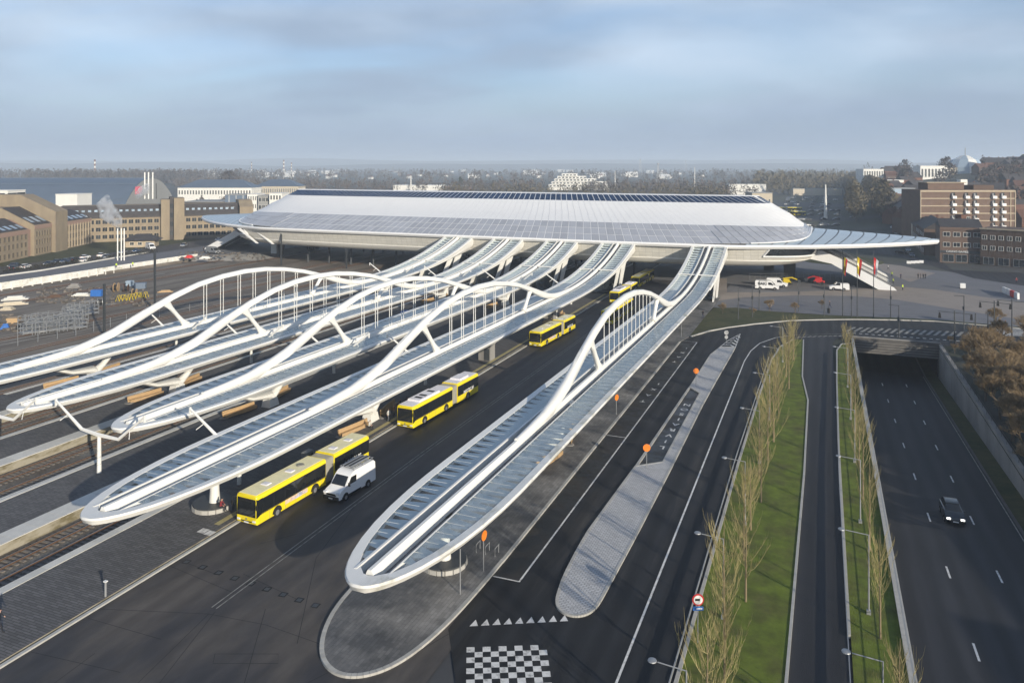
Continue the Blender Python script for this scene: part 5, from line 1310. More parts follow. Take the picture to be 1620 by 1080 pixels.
copy_tree(bus_mat, (-42.6, 158.0, -.12), -.02, 'yellow articulated bus partly hidden behind the arch of the nearest canopy', bus_mat['group'])
copy_tree(bus_mat, (-48.3, 209.5, -.12), -.02, 'yellow articulated bus farthest away, in the dark under the station', bus_mat['group'])
bus_mat.location[0] += 0
def car_rings(prof, w_, top_in=.16, zb=.9):
    # profile in (y,z), swept across x with tumblehome
    def at(f):
        k = .94 if abs(f) > .99 else 1
        return [(f * w_ / 2 * (1 - (top_in * max(0, z - zb))), (y - 2.2) * (.985 if abs(f) > .99 else 1) + 2.2, z * (1 if z > .6 else 1)) for y, z in prof]
    return [at(-1), at(-.93), at(-.5), at(.5), at(.93), at(1)]
def make_van(label, rack=True, paint='car_white', L_=6.0, H_=2.55, grp=None, sx=1.0):
    t = thing('van', label, 'van', (0, 0, 0), 0, grp)
    k = L_ / 6.0
    prof = [(.05, .38), (0, .72), (.10, 1.0), (.35, 1.16), (1.05, 1.34), (1.75, 2.16), (2.15, H_ - .1), (2.6, H_), (L_ - .3, H_), (L_, H_ - .25), (L_ + .02, .9), (L_, .38)]
    MB().rings(car_rings(prof, 2.02, .05, 1.1)).build('body', M[paint], t, smooth=45)
    MB().rings([[(-.86, 1.06, 1.40), (.86, 1.06, 1.40), (.78, 1.74, 2.17), (-.78, 1.74, 2.17)], [(-.86, 1.03, 1.43), (.86, 1.03, 1.43), (.76, 1.70, 2.20), (-.76, 1.70, 2.20)]]).build('windscreen', M['bus_glass'], t)
    for sd in (-1, 1):
        MB().extr([(1.42, 1.42), (2.75, 1.42), (2.75, 2.08), (1.95, 2.08)], 'x', sd * .985 - .02, sd * .985 + .02).build('side_window', M['bus_glass'], t)
        MB().box(sd * .98, 2.0, .44, .10, L_ - 3.0, .18).build('sill', M['black'], t)
        MB().box(sd * .78, .06, 1.0, .38, .28, .17).build('headlight', M['headlight'], t)
        MB().box(sd * 1.14, 1.45, 1.52, .2, .1, .34).build('mirror', M['black'], t)
        for yw in (1.05, L_ - 1.35): wheel(t, sd * .92, yw, .36); MB().extr([(yw + .46 * math.cos(a), max(.4, .38 + .46 * math.sin(a))) for a in [math.pi * j / 8 for j in range(9)]], 'x', sd * 1.0 - .02, sd * 1.0 + .012).build('wheel_arch', M['black'], t)
    MB().box(0, .02, .52, 1.9, .24, .34).build('bumper', M['black'], t); MB().box(0, .02, .83, 1.2, .12, .16).build('grille', M['black'], t); MB().box(0, -.11, .5, .5, .02, .11).build('number_plate', M['white_paint'], t)
    if rack:
        rk = MB()
        for x in (-.82, .82): rk.tube([(x, 2.3, H_ + .22), (x, L_ - .2, H_ + .22)], .035, 4)
        for i in range(7): rk.tube([(-.82, 2.4 + i * .56, H_ + .22), (.82, 2.4 + i * .56, H_ + .22)], .03, 4)
        for x in (-.82, .82):
            for yy_ in (2.5, 4, L_ - .4): rk.tube([(x, yy_, H_ - .02), (x, yy_, H_ + .22)], .03, 4)
        rk.build('roof_rack', M['steel_grey'], t)
        for i in range(5): MB().box(-.5 + i * .24, 4.1 + random.uniform(-.2, .2), H_ + .30, .14, 3.1, .09, rz=random.uniform(-.02, .02)).build('rack_load', M['black' if i % 2 else 'steel_grey'], t)
    return t
v1 = make_van('white van with a loaded roof rack driving beside the nearest bus'); v1.location = (-46.0, 64.2, -.12); v1.rotation_euler = (0, 0, -.09)
x, y = W(1236, 459); v2 = make_van('white van with black lettering parked on the plaza under the station end', rack=False, L_=6.2); v2.location = (x - .6, y, -.02); v2.rotation_euler = (0, 0, R(90) + .02)
text_mesh('HAKI', 1.0, 'black', 'lettering', v2, (-1.03, 4.3, 1.65), (R(90), 0, R(-90)), bold=.03)
x, y = W(1246, 455); v3 = make_van('second white van half hidden behind the lettered one', rack=False, L_=5.6); v3.location = (x, y + .6, -.02); v3.rotation_euler = (0, 0, R(90))
x, y = W(1312, 458); v4 = make_van('short white van facing left beside the red boom lift', rack=False, L_=5.0, H_=1.95); v4.location = (x, y, -.02); v4.rotation_euler = (0, 0, R(-90))
def make_car(label, paint, grp=None, suv=False):
    t = thing('car', label, 'car', (0, 0, 0), 0, grp); h = 1.0 if not suv else 1.14
    lo = [(.10, .28), (0, .55), (.08, .72), (.9, .93 * h), (1.25, .98 * h), (3.9, 1.0 * h), (4.25, .95 * h), (4.32, .6), (4.25, .28)]
    MB().rings(car_rings(lo, 1.80, .12, .75)).build('body', M[paint], t, smooth=40)
    hi = [(1.05, .95 * h), (1.85, 1.44 * h), (3.1, 1.47 * h), (3.75, 1.36 * h), (4.15, .98 * h)]
    MB().rings(car_rings(hi, 1.62, .42, 1.0)).build('greenhouse', M['bus_glass'], t, smooth=40)
    rf = [(1.78, 1.425 * h), (1.95, 1.475 * h), (3.1, 1.505 * h), (3.7, 1.395 * h), (3.5, 1.36 * h), (2.0, 1.36 * h)]
    MB().rings([[(f * .60, y, z) for y, z in rf] for f in (-1, -.6, .6, 1)]).build('roof', M[paint], t, smooth=40)
    for sd in (-1, 1):
        MB().box(sd * .62, .07, .66, .34, .16, .14).build('headlight', M['headlight'], t); MB().box(sd * .64, 4.28, .78, .3, .08, .16).build('tail_light', M['tail_red'], t)
        for yw in (.88, 3.42): wheel(t, sd * .80, yw, .32)
        MB().box(sd * .96, 1.35, .98 * h, .18, .1, .12).build('mirror', M[paint], t)
    MB().box(0, .0, .45, 1.2, .08, .14).build('grille', M['black'], t); MB().box(0, -.04, .42, .5, .02, .1).build('number_plate', M['white_paint'], t)
    return t
c1 = make_car('dark car with lit headlights driving up from the tunnel', 'car_dark', suv=True); c1.location = (12.45, 87.2, rz(89) + .02)
c1.rotation_euler = (math.atan(-.056), 0, 0.02)
for ch in c1.children:
    if ch.name.startswith('headlight'): ch.data = ch.data.copy(); ch.data.materials[0] = M['lamp_lit']
cars = {k: make_car('x', 'car_' + k) for k in ('white', 'dark', 'silver', 'blue')}
PK = [(15, 424, 'dark', 'dark estate car nearest the left edge of the car park'), (46, 423, 'white', 'white car parked between dark cars at the left end of the lot'), (72, 421, 'dark', 'dark blue car right of the leftmost white one'), (98, 417, 'blue', 'dark car parked behind the lamp post by the lawn'), (122, 412, 'dark', 'black car parked under the brown office stair tower'), (140, 408, 'white', 'white car parked upright in line left of the flues'), (137, 413, 'white', 'low white car in the front row near the hedge'), (165, 405, 'white', 'white estate car left of the twin flues'), (163, 410, 'silver', 'reddish white car in front of the white estate'), (190, 402, 'silver', 'silver car just behind the twin flues'), (212, 400, 'blue', 'blue-grey car right of the flues'), (288, 391, 'silver', 'silver blue car by the pavilion lawn'), (343, 382, 'white', 'white car at the far end of the access road'), (357, 380, 'silver', 'silver car behind the left stairs'), (30, 425, 'dark', 'black car between the first dark one and the white one'), (84, 418, 'dark', 'dark car in the back row before the brown offices')]
used = set()
for px, py, k, lab in PK:
    x, y = W(px, py, .9); ang = TH + R(90) + random.choice((0, math.pi)) + random.uniform(-.05, .05)
    if k not in used: o = cars[k]; o['label'] = lab; o.location = (x, y, .92); o.rotation_euler = (0, 0, ang); used.add(k)
    else: o = copy_tree(cars[k], (x, y, .92), ang, lab)
x, y = W(242, 396, .9); v5 = make_van('white panel van parked at the end of the car park hedge', rack=False); v5.location = (x, y, .92); v5.rotation_euler = (0, 0, TH - .9)
x, y = W(345, 402, .9); v6 = make_van('grey van standing at the foot of the left stairs', rack=False, paint='car_silver'); v6.location = (x, y, .92); v6.rotation_euler = (0, 0, R(80))
# far car park beyond the right end of the station, and the avenue's traffic
k = 0
for row in range(9):
    for i in range(11):
        px = 1232 + i * 8.4 + row * 1.5; d = 430 + row * 46
        if random.random() < .22 or px > 1322: continue
        x, y = WD(px, d); kk = random.choice(('white', 'dark', 'silver', 'blue', 'dark', 'silver'))
        copy_tree(cars[kk], (x, y, -.18), PHI + random.choice((1.57, -1.57)) + random.uniform(-.08, .08), 'small parked car in the crowded lot beyond the right end of the station', 'cars in the far car park')
for i, (px, py) in enumerate(((1345, 330), (1350, 318), (1343, 310), (1348, 300), (1352, 345), (1338, 322), (1356, 296), (1340, 296), (1335, 303))):
    x, y = W(px, py); o = copy_tree(cars[('white', 'silver', 'dark')[i % 3]], (x, y, -.15), PHI + .1, 'small car driving on the distant avenue beside the bare trees', 'cars on the avenue')
for i in range(12):
    f = (i + .5) / 12; a_, b_ = W(1462, 412), W(1408, 345); o = copy_tree(cars[('dark', 'silver', 'blue', 'white')[i % 4]], (a_[0] + (b_[0] - a_[0]) * f - 3, a_[1] + (b_[1] - a_[1]) * f, -.12), math.atan2(b_[1] - a_[1], b_[0] - a_[0]) - R(90), 'car parked along the kerb of the side street in front of the terraced houses', 'cars along the side street')
x, y = W(1532, 411); copy_tree(v4, (x + 3, y, -.0), R(82), 'white pick-up van parked before the shop fronts')
x, y = W(1436, 402); copy_tree(cars['dark'], (x, y, 0), R(70), 'dark car waiting by the grass island under the wing tip')
for px, py in ((1268, 334), (1274, 341)):
    x, y = W(px, py); copy_tree(b2 if py > 338 else bus_mat, (x, y, -.15), PHI + R(80), 'yellow bus parked %s in the far car park' % ('in front of the other' if py > 338 else 'behind the other'))
# lifts on the building site under the hall
def boom(label, px, py, m, ang=0.0):
    x, y = W(px, py); t = thing('boom_lift', label, 'boom lift', (x, y, -.02), ang)
    MB().box(0, 0, .75, 2.8, 1.7, .5).build('chassis', M[m], t); MB().box(.2, 0, 1.35, 1.9, 1.3, .7, tx=.8).build('turntable', M[m], t)
    for sx in (-1, 1):
        for sy in (-1, 1): w_ = MB().cylx(0, 0, 0, .42, .3, 12).build('wheel', M['tyre'], t, (sx * 1.0, sy * .85, .42), R(90))
    MB().tube([(-.8, 0, 1.7), (1.6, 0, 2.1), (3.1, 0, 1.5)], .17, 6).build('boom', M[m], t); MB().box(3.5, 0, 1.1, .8, 1.4, .9).build('basket', M['steel_dark'], t)
boom('yellow boom lift behind the white vans under the station', 1243, 450, 'yellow', .1); boom('red boom lift beside the short white van', 1296, 449, 'red_paint', 3.0)
# ------------------------------------------------------------------ people
mat('skin', (0.50, 0.30, 0.22), rough=.6, var=.05); mat('cloth_dark', (0.02, 0.022, 0.028), rough=.9); mat('cloth_navy', (0.03, 0.04, 0.08), rough=.9); mat('cloth_red', (0.22, 0.03, 0.04), rough=.9)
mat('cloth_brown', (0.25, 0.11, 0.05), rough=.9); mat('cloth_white', (0.65, 0.65, 0.62), rough=.9); mat('hi_vis', (0.55, 0.75, 0.05), rough=.8); mat('cloth_grey', (0.14, 0.15, 0.17), rough=.9); mat('hair', (0.03, 0.02, 0.015), rough=.8)
POSES = {
 'stand': dict(pel=(0, 0, .93), ch=(0, 0, 1.32), nk=(0, .0, 1.48), hd=(0, -.03, 1.62), kn=((-.10, -.02, .50), (.11, 0, .50)), an=((-.11, .02, .09), (.13, .02, .09)), el=((-.27, .02, 1.15), (.27, .02, 1.15)), wr=((-.28, -.08, .90), (.28, -.08, .90))),
 'walk': dict(pel=(0, 0, .92), ch=(0, -.03, 1.31), nk=(0, -.05, 1.47), hd=(0, -.08, 1.61), kn=((-.10, -.20, .52), (.10, .06, .49)), an=((-.10, -.28, .09), (.10, .36, .14)), el=((-.26, .12, 1.15), (.26, -.14, 1.15)), wr=((-.25, .12, .90), (.25, -.30, .98))),
 'sit': dict(pel=(0, 0, .50), ch=(0, -.04, .90), nk=(0, -.08, 1.06), hd=(0, -.13, 1.20), kn=((-.12, -.44, .50), (.12, -.44, .50)), an=((-.12, -.42, .08), (.13, -.46, .08)), el=((-.26, -.10, .78), (.26, -.10, .78)), wr=((-.14, -.34, .62), (.14, -.34, .62)))}
PC = {}
def person(pose, label, loc, rz_, top='cloth_dark', bottom='cloth_navy', group=None, bag=None):
    key = (pose, top, bottom); p = POSES[pose]
    if key not in PC:
        V, Ed, Rr = [], [], []
        def ad(co, r, par=None):
            V.append(co); Rr.append(r if isinstance(r, tuple) else (r, r))
            if par is not None: Ed.append((par, len(V) - 1))
            return len(V) - 1
        pe = ad(p['pel'], (.15, .11)); ws = ad(tuple((a * .55 + b_ * .45) for a, b_ in zip(p['pel'], p['ch'])), (.135, .10), pe); ch = ad(p['ch'], (.17, .11), ws); nk = ad(p['nk'], .055, ch); hb_ = ad(p['hd'], .095, nk); ad((p['hd'][0], p['hd'][1], p['hd'][2] + .10), .075, hb_)
        for s, i in ((-1, 0), (1, 1)):
            hp = ad((s * .10, p['pel'][1], p['pel'][2] - .05), .095, pe); kn = ad(p['kn'][i], .065, hp); an = ad(p['an'][i], .045, kn); ad((p['an'][i][0], p['an'][i][1] - .16, .045), .04, an)
            sh = ad((s * .19, p['ch'][1], p['ch'][2] + .08), .062, ch); el_ = ad(p['el'][i], .046, sh); wr = ad(p['wr'][i], .034, el_); ad(tuple(a + (a - b_) * .28 for a, b_ in zip(p['wr'][i], p['el'][i])), .034, wr)
        me = bpy.data.meshes.new('body'); me.from_pydata(V, Ed, []); o = bpy.data.objects.new('body', me); COL.objects.link(o)
        md = o.modifiers.new('s', 'SKIN')
        for i, r in enumerate(Rr): me.skin_vertices[0].data[i].radius = r
        me.skin_vertices[0].data[0].use_root = True
        ss_ = o.modifiers.new('u', 'SUBSURF'); ss_.levels = 1; ss_.render_levels = 1
        bpy.context.view_layer.update()
        m2 = bpy.data.meshes.new_from_object(o.evaluated_get(bpy.context.evaluated_depsgraph_get())); bpy.data.objects.remove(o)
        m2.materials.clear()
        for q in (M['skin'], M[top], M[bottom], M['hair'], M['black']): m2.materials.append(q)
        hz_, pz = p['hd'][2], p['pel'][2]
        for f in m2.polygons:
            c = f.center
            if c.z > hz_ + .05 or (c.z > hz_ - .05 and c.y > p['hd'][1] + .04): f.material_index = 3
            elif c.z > p['nk'][2] + .01: f.material_index = 0
            elif min((c - Vector(w_)).length for w_ in p['wr']) < .09 or (c.z < .86 * pz and abs(c.x) > .23): f.material_index = 0
            elif c.z < .13: f.material_index = 4
            elif pose == 'sit' and (c.y < -.2 or c.z < .55) and c.z < .60: f.material_index = 2
            elif pose != 'sit' and c.z < pz - .02 and abs(c.x) < .22: f.material_index = 2
            else: f.material_index = 1
            f.use_smooth = True
        PC[key] = m2
    t = thing('person', label, 'person', loc, rz_, group); put('body', PC[key], t)
    if 'nose' not in PC: PC['nose'] = MB().tube([(0, 0, 0), (0, -.03, -.03)], [.008, .016], 5).mesh('nose', M['skin'])
    put('nose', PC['nose'], t, (p['hd'][0], p['hd'][1] - .088, p['hd'][2] + .02))
    return t
def at(px, py, z=0.0): x, y = W(px, py, z); return (x, y, z)
person('walk', 'person in dark clothes walking away along the path beside the dark grass bank', at(1112, 503, .02), 3.0)
person('walk', 'person in black walking over the plaza above the small bare tree', at(1218, 491), 1.5)
person('walk', 'person in black walking on the plaza between lamp posts and the black bollard', at(1313, 487), -1.2)
for i, (dx_, dy_) in enumerate(((-.9, 0), (-.2, .5), (.5, .1), (1.1, .6))):
    a = at(1458, 441); person('stand', 'person in dark clothing, %s of the group of four standing on the plaza' % ('leftmost', 'second from left', 'third from left', 'rightmost')[i], (a[0] + dx_, a[1] + dy_, -.03), i * 1.3, 'cloth_dark', 'cloth_dark')
person('stand', 'worker in a yellow high-visibility jacket at the foot of the stairs, nearer one', at(1428, 459, -.03), 1.0, 'hi_vis', 'cloth_dark')
person('stand', 'worker in a yellow high-visibility jacket standing left at the stair wall', at(1413, 449, -.03), 2.0, 'hi_vis', 'cloth_dark')
person('stand', 'worker in high-visibility vest farther up beside the stairs', at(1411, 438, -.03), 2.6, 'hi_vis', 'cloth_navy')
person('stand', 'person in dark jacket near the top of the plaza by the workers', at(1425, 441, -.03), .6, 'cloth_navy', 'cloth_dark')
person('walk', 'person in white top by the far edge of the stairs', at(1405, 427, -.03), 2.2, 'cloth_white', 'cloth_dark')
person('walk', 'person crossing on the zebra stripes behind the bare trees', at(1590, 519, -.1), 1.2, 'cloth_dark', 'cloth_dark')
person('stand', 'person with an orange top standing by the railings at the right edge', at(1608, 448, 0), .4, 'cloth_red', 'cloth_dark')
person('sit', 'person in a dark red coat sitting on the round plinth beside the nearest bus', (-54.4, 57.9, .22), 1.9, 'cloth_red', 'cloth_dark')
person('sit', 'person in a white top sitting on the wooden bench behind the nearest bus', (-53.9, 83.4, .02), 1.8, 'cloth_white', 'cloth_dark')
person('stand', 'person in an orange-brown coat waiting beside the second bus', (-53.5, 88.9, 0), 1.5, 'cloth_brown', 'cloth_dark'); person('stand', 'person in white leaning beside the orange-brown coat', (-53.3, 87.2, 0), 1.2, 'cloth_white', 'cloth_grey')
for i in range(3): person('stand', 'person in dark clothes waiting behind the second bus, %s in the queue' % ('first', 'second', 'third')[i], (-53.7 - .4 * (i % 2), 90.4 + i * 1.1, 0), 1.2 + i, 'cloth_dark', 'cloth_dark')
person('walk', 'black-clad person at the very left edge of the near pavement', at(-2, 1000, 0), 2.2, 'cloth_dark', 'cloth_dark')
for i, (px, py) in enumerate(((322, 398), (329, 399))): person('stand', 'person in dark clothes at the left stairs, %s of two' % ('left one', 'right one')[i], (*W(px, py, .9), .9), 0, 'cloth_dark', 'cloth_dark')
for i, (px, py, tp) in enumerate(((184, 424, 'hi_vis'), (210, 422, 'hi_vis'))): person('stand', 'worker by the retaining wall, %s of the two' % ('left', 'right')[i], (*W(px, py, .9), .9), 1, tp, 'cloth_dark')
t = tag(MB().box(0, 0, .35, .42, .28, .62).build('suitcase', M['cloth_grey'], None, (-54.0, 58.9, 0)), 'grey suitcase beside the seated person at the round plinth', 'suitcase')
# ------------------------------------------------------------------ furniture
def plinth(x, y, label, r=1.9):
    t = thing('round_plinth', label, 'plinth', (x, y, 0)); n = 18
    MB().lathe([(r - .02, 0), (r - .02, .50)], n=24).build('core', M['concrete'], t); MB().lathe([(r + .06, .42), (r + .06, .52)], n=24).build('seat_ring', M['steel_dark'], t)
    me = MB().box(0, -r - .02, .2, 2 * math.pi * r / n - .04, .16, .40).mesh('stone', M['kerb_stone'])
    for i in range(n): put('stone', me, t, (0, 0, 0), 2 * math.pi * i / n)
plinth(-56.3, 58.9, 'round stone plinth at the foot of the column under the left canopy tip'); plinth(-29.9, 57.8, 'round stone plinth under the tip of the nearest canopy')
def bench(x, y, label, flip=1, L_=5.2):
    t = thing('bench', label, 'bench', (x, y, 0)); n = 12
    def arc(k): f = k / n; return (.9 * math.sin(f * 1.2) * flip, L_ * f)
    c = [arc(k) for k in range(n + 1)]
    MB().rings([[(px_ - .26, py_, .03) for px_, py_ in c], [(px_ + .26, py_, .03) for px_, py_ in c], [(px_ + .26, py_, .45) for px_, py_ in c], [(px_ - .26, py_, .45) for px_, py_ in c], [(px_ - .26, py_, .03) for px_, py_ in c]], close=False, cap=False).build('seat', M['wood'], t)
    MB().rings([[(px_ - .34, py_, .40) for px_, py_ in c], [(px_ - .22, py_, .40) for px_, py_ in c], [(px_ - .26, py_, .92) for px_, py_ in c], [(px_ - .38, py_, .92) for px_, py_ in c], [(px_ - .34, py_, .40) for px_, py_ in c]], close=False, cap=False).build('backrest', M['wood'], t)
    MB().lathe([(.62, .02), (.62, .1)], c[0][0], c[0][1], 0, 12).build('foot', M['concrete'], t)
spots = [('second canopy', -91.8, 86.6), ('third canopy', -74.4, 86.6), ('canopy beside the buses', -55.8, 86.6), ('nearest canopy', -29.3, 86.6), ('second canopy', -91, 171), ('third canopy', -73.6, 171), ('canopy beside the buses', -54.6, 158.5), ('leftmost canopy', -109.2, 86.6)]
for i, (nm, x, y) in enumerate(spots):
    fr = 'far' if y > 120 else 'near'
    bench(x, y - 6.8, 'curved wooden bench, camera side of the %s support, under the %s' % (fr, nm)); bench(x + .8, y + 1.6, 'curved wooden bench, station side of the %s support, under the %s' % (fr, nm), -1)
for i, (px, py, nm) in enumerate(((512, 560, 'third'), (645, 505, 'third far'), (770, 560, 'bus-side'), (870, 500, 'bus-side far'))):
    x, y = W(px, py + 8); t = thing('lift_box', 'concrete lift housing on the %s platform' % nm, 'lift housing', (x, y, 0)); MB().box(0, 0, 1.3, 2.2, 2.2, 2.6).build('wall', M['concrete'], t); MB().box(0, 0, 2.7, 2.4, 2.4, .2).build('roof', M['blue_paint' if i in (1, 5) else 'concrete'], t); MB().box(.5, -1.12, 1.1, 1.0, .06, 2.0).build('door', M['steel_dark'], t)
t = thing('ticket_machine', 'grey ticket machine behind the front half of the nearest bus', 'ticket machine', (-53.6, 70.4, 0)); MB().box(0, 0, .95, .7, 1.3, 1.9).build('housing', M['steel_grey'], t)
for yy_ in (-.35, .35): MB().box(.36, yy_, 1.25, .03, .45, .7).build('screen', M['dark_glass'], t)
t = thing('ticket_machine', 'red and white machine beside the platform near the third bus', 'ticket machine', (-53.9, 121.5, 0)); MB().box(0, 0, .9, .7, 1.1, 1.8).build('housing', M['white_paint'], t); MB().box(.36, 0, 1.1, .03, .6, .7).build('screen', M['red_paint'], t)
# lamps
lmp = thing('street_lamp', 'x', 'street lamp', (0, 0, 0)); MB().tube([(0, 0, 0), (0, 0, 6)], [.075, .05], 6).build('pole', M['steel_grey'], lmp); MB().tube([(0, 0, 5.98), (-1.6, 0, 6.08)], .035, 5).build('arm', M['steel_grey'], lmp)
MB().lathe([(.05, .08), (.24, .05), (.26, .0), (.05, -.03)], -1.9, 0, 6.08, 14).build('lamp_head', M['steel_grey'], lmp); MB().box(0, 0, .15, .3, .3, .3).build('base', M['steel_grey'], lmp)
ORD = ('first', 'second', 'third', 'fourth', 'fifth', 'sixth', 'seventh', 'eighth', 'ninth')
for i in range(7):
    lab = 'disc-headed street lamp over the wide road, %s from the bottom edge of the tree strip' % ORD[i]; pos = (-6.95 + i * .12, 42.6 + i * 16.1, .02)
    if i == 0: lmp.location = pos; lmp['label'] = lab
    else: copy_tree(lmp, pos, 0, lab, 'street lamps of the tree strip')
lmp['group'] = 'street lamps of the tree strip'
for i in range(6): copy_tree(lmp, (3.2 + i * .1, 47.6 + i * 15.9, .02), 0, 'disc-headed street lamp over the narrow lane, %s from the bottom edge' % ORD[i], 'street lamps of the narrow lane')
pl_ = thing('plaza_lamp', 'x', 'lamp post', (0, 0, 0)); MB().tube([(0, 0, 0), (0, 0, 7)], [.11, .08], 6).build('pole', M['steel_dark'], pl_); MB().tube([(0, 0, 6.9), (1.5, 0, 6.95)], .05, 5).build('arm', M['steel_dark'], pl_); MB().box(1.5, 0, 6.93, .6, .22, .1).build('lamp_head', M['steel_dark'], pl_); MB().box(.1, 0, 4.4, .3, .3, .7).build('speaker_box', M['steel_dark'], pl_)
PL = [(1201, 491, 'by the lettered van'), (1190, 502, 'on the grass bank before the plaza'), (1263, 493, 'beside the small bare shrub'), (1304, 499, 'left of the three flagpoles'), (1347, 502, 'between the first two flagpoles'), (1409, 502, 'right of the flagpoles'), (1422, 540, 'left of the tunnel mouth on the road edge'), (1525, 521, 'tall one behind the signals'), (1563, 556, 'among the roadside trees'), (1168, 505, 'at the left end of the grass bank'), (1318, 400, 'far, beside the distant grass island')]
for i, (px, py, w_) in enumerate(PL):
    x, y = W(px, py)
    if i == 0: pl_.location = (x, y, 0); pl_['label'] = 'dark plaza lamp post ' + w_
    else: copy_tree(pl_, (x, y, 0), random.choice((0, 3.1, 1.2)), 'dark plaza lamp post ' + w_)
for i, (px, py, cols_, lab) in enumerate(((1333, 500, ('black', 'yellow', 'red_paint'), 'flagpole with a black, yellow and red flag'), (1356, 502, ('yellow', 'red_paint'), 'flagpole with a mostly yellow flag'), (1382, 503, ('red_paint', 'white_paint'), 'flagpole with a red and white flag'))):
    x, y = W(px, py); t = thing('flagpole', lab, 'flagpole', (x, y, 0)); MB().tube([(0, 0, 0), (0, 0, 15)], [.12, .06], 7).build('pole', M['steel_dark'], t)
    n = len(cols_)
    for j, c_ in enumerate(cols_):
        w0, w1 = .95 * j / n, .95 * (j + 1) / n; P = []
        for k in range(7):
            zz = 13.6 - k * .62; sw = .12 * math.sin(k * 1.3 + j); P.append(([.08 + w0 * (1 - .5 * k / 6), sw + .1 * math.sin(5 * w0), zz - w0 * .9], [.08 + w1 * (1 - .5 * k / 6), sw + .1 * math.sin(5 * w1), zz - w1 * .9]))
        MB().rings([[tuple(p[0]) for p in P], [tuple(p[1]) for p in P]], close=False, cap=False).build('flag', M[c_], t)
# signs
def sign_post(label, px, py, h, m='orange_paint', r=.42, ang=0.0, second=None, z=0.03, plate=None):
    x, y = W(px, py, z); t = thing('sign_post', label, 'sign', (x, y, z), ang); MB().tube([(0, 0, 0), (0, 0, h + r)], .04, 6).build('pole', M['steel_grey'], t)
    d = MB().lathe([(r, -.015), (r, .015)], n=20).build('sign_disc', M[m], t, (0, -.07, h)); d.rotation_euler = (R(90), 0, 0)
    if m == 'red_paint':
        e = MB().lathe([(r * .76, -.008), (r * .76, .008)], n=20).build('sign_face', M['white_paint'], t, (0, -.10, h)); e.rotation_euler = (R(90), 0, 0)
        MB().box(-.05, -.115, h + .02, .34, .01, .16).build('symbol', M['black'], t)
    if second: d = MB().lathe([(r * .8, -.015), (r * .8, .015)], n=20).build('sign_disc', M[second], t, (0, -.07, h - r * 2)); d.rotation_euler = (R(90), 0, 0)
    if plate: MB().box(0, -.08, h - r - .2, .75, .03, .28).build('sign_plate', M[plate], t); MB().box(.08, -.10, h - r - .2, .42, .01, .09).build('plate_symbol', M['white_paint'], t)
    return t
sign_post('orange disc sign on the island just below the LIVRAISON bay', 1023, 740, 2.3, ang=PHI); sign_post('orange disc sign on the island above the LIVRAISON bay', 1101, 610, 2.3, ang=PHI)
sign_post('orange disc sign seen edge-on beside the nearest taxi bay end', 765, 903, 3.0, ang=1.45); sign_post('orange disc sign on the pavement edge halfway along the nearest canopy', 975, 655, 2.3, ang=1.2)
sign_post('grey disc sign with a smaller disc below at the far nose of the island', 1149, 546, 2.4, 'steel_grey', ang=PHI, second='steel_grey'); sign_post('bare post with small sign at the far end of the taxi bay', 1078, 534, 3.0, 'steel_grey', .15, 1.3)
sign_post('red-ringed white sign with a blue plate beside the slender trees', 1104, 1016, 3.1, 'red_paint', .42, PHI, plate='blue_paint')
x, y = W(728, 940); t = thing('cycle_stand_post', 'tall thin grey post by the round plinth under the nearest canopy', 'post', (x, y, .03)); MB().tube([(0, 0, 0), (0, 0, 3.6)], .05, 6).build('pole', M['steel_grey'], t)
for i in range(3):
    x = -29.3 + i * .9; tag(MB().tube([(0, 0, 0), (0, 0, .7), (.12, .2, .85), (.12, .6, .85), (0, .8, .7), (0, .8, 0)], .03, 5).build('bicycle_hoop', M['steel_grey'], None, (x + 1.2, 60.5, .03)), 'grey bicycle hoop by the near plinth, %s from the left' % ORD[i], 'bicycle hoop')
x, y = W(167, 943); t = thing('bollard', 'grey post with a white cap on the paved platform near the bottom left', 'bollard', (x, y, 0)); MB().tube([(0, 0, 0), (0, 0, 1.15)], .09, 8).build('post', M['steel_grey'], t); MB().box(0, 0, 1.2, .28, .22, .08).build('cap', M['white_paint'], t)
x, y = W(1311, 495); tag(MB().lathe([(.3, 0), (.34, .4), (.3, 1.1)], n=10).build('litter_bin', M['black'], None, (x, y, 0)), 'black litter bin on the plaza below the walking person', 'bin')
# signals
for px, py, lab in ((1510, 555, 'tall traffic signal gantry post left of its twin, right of the tunnel'), (1573, 535, 'traffic signal post beside the zebra crossing'), (1601, 532, 'rightmost traffic signal post by the crossing'), (1543, 560, 'slim post among the roadside tree branches')):
    x, y = W(px, py); t = thing('traffic_signal', lab, 'traffic signal', (x, y, 0)); MB().tube([(0, 0, 0), (0, 0, 7.4)], [.13, .1], 6).build('pole', M['steel_dark'], t)
    if px != 1543:
        MB().tube([(-2.6, 0, 7.1), (2.9, 0, 6.9)], .06, 5).build('arm', M['steel_dark'], t)
        for sx in (-2.4, 2.7): MB().box(sx, 0, 6.4, .45, .4, 1.0, tx=.5).build('signal_head', M['black'], t)
x, y = W(1600, 468); 
for i in range(4): tag(MB().box(0, 0, .8, .5, 2.6, 1.6, ty=.95).build('white_barrier', M['white_paint' if i != 2 else 'red_paint'], None, (x + 1.0 * (i - 2) * .35, y + 4 - i * 2.7, 0), .1), 'tall barrier block in the row at the right of the plaza, %s from the back' % ORD[i], 'barrier')
x, y = W(1523, 456); t = thing('white_cube', 'small white box standing alone on the plaza', 'box', (x, y, 0)); MB().box(0, 0, .75, 1.3, 1.0, 1.3).build('box', M['white_paint'], t); MB().box(0, 0, .05, 1.6, 1.2, .1).build('base', M['black'], t)
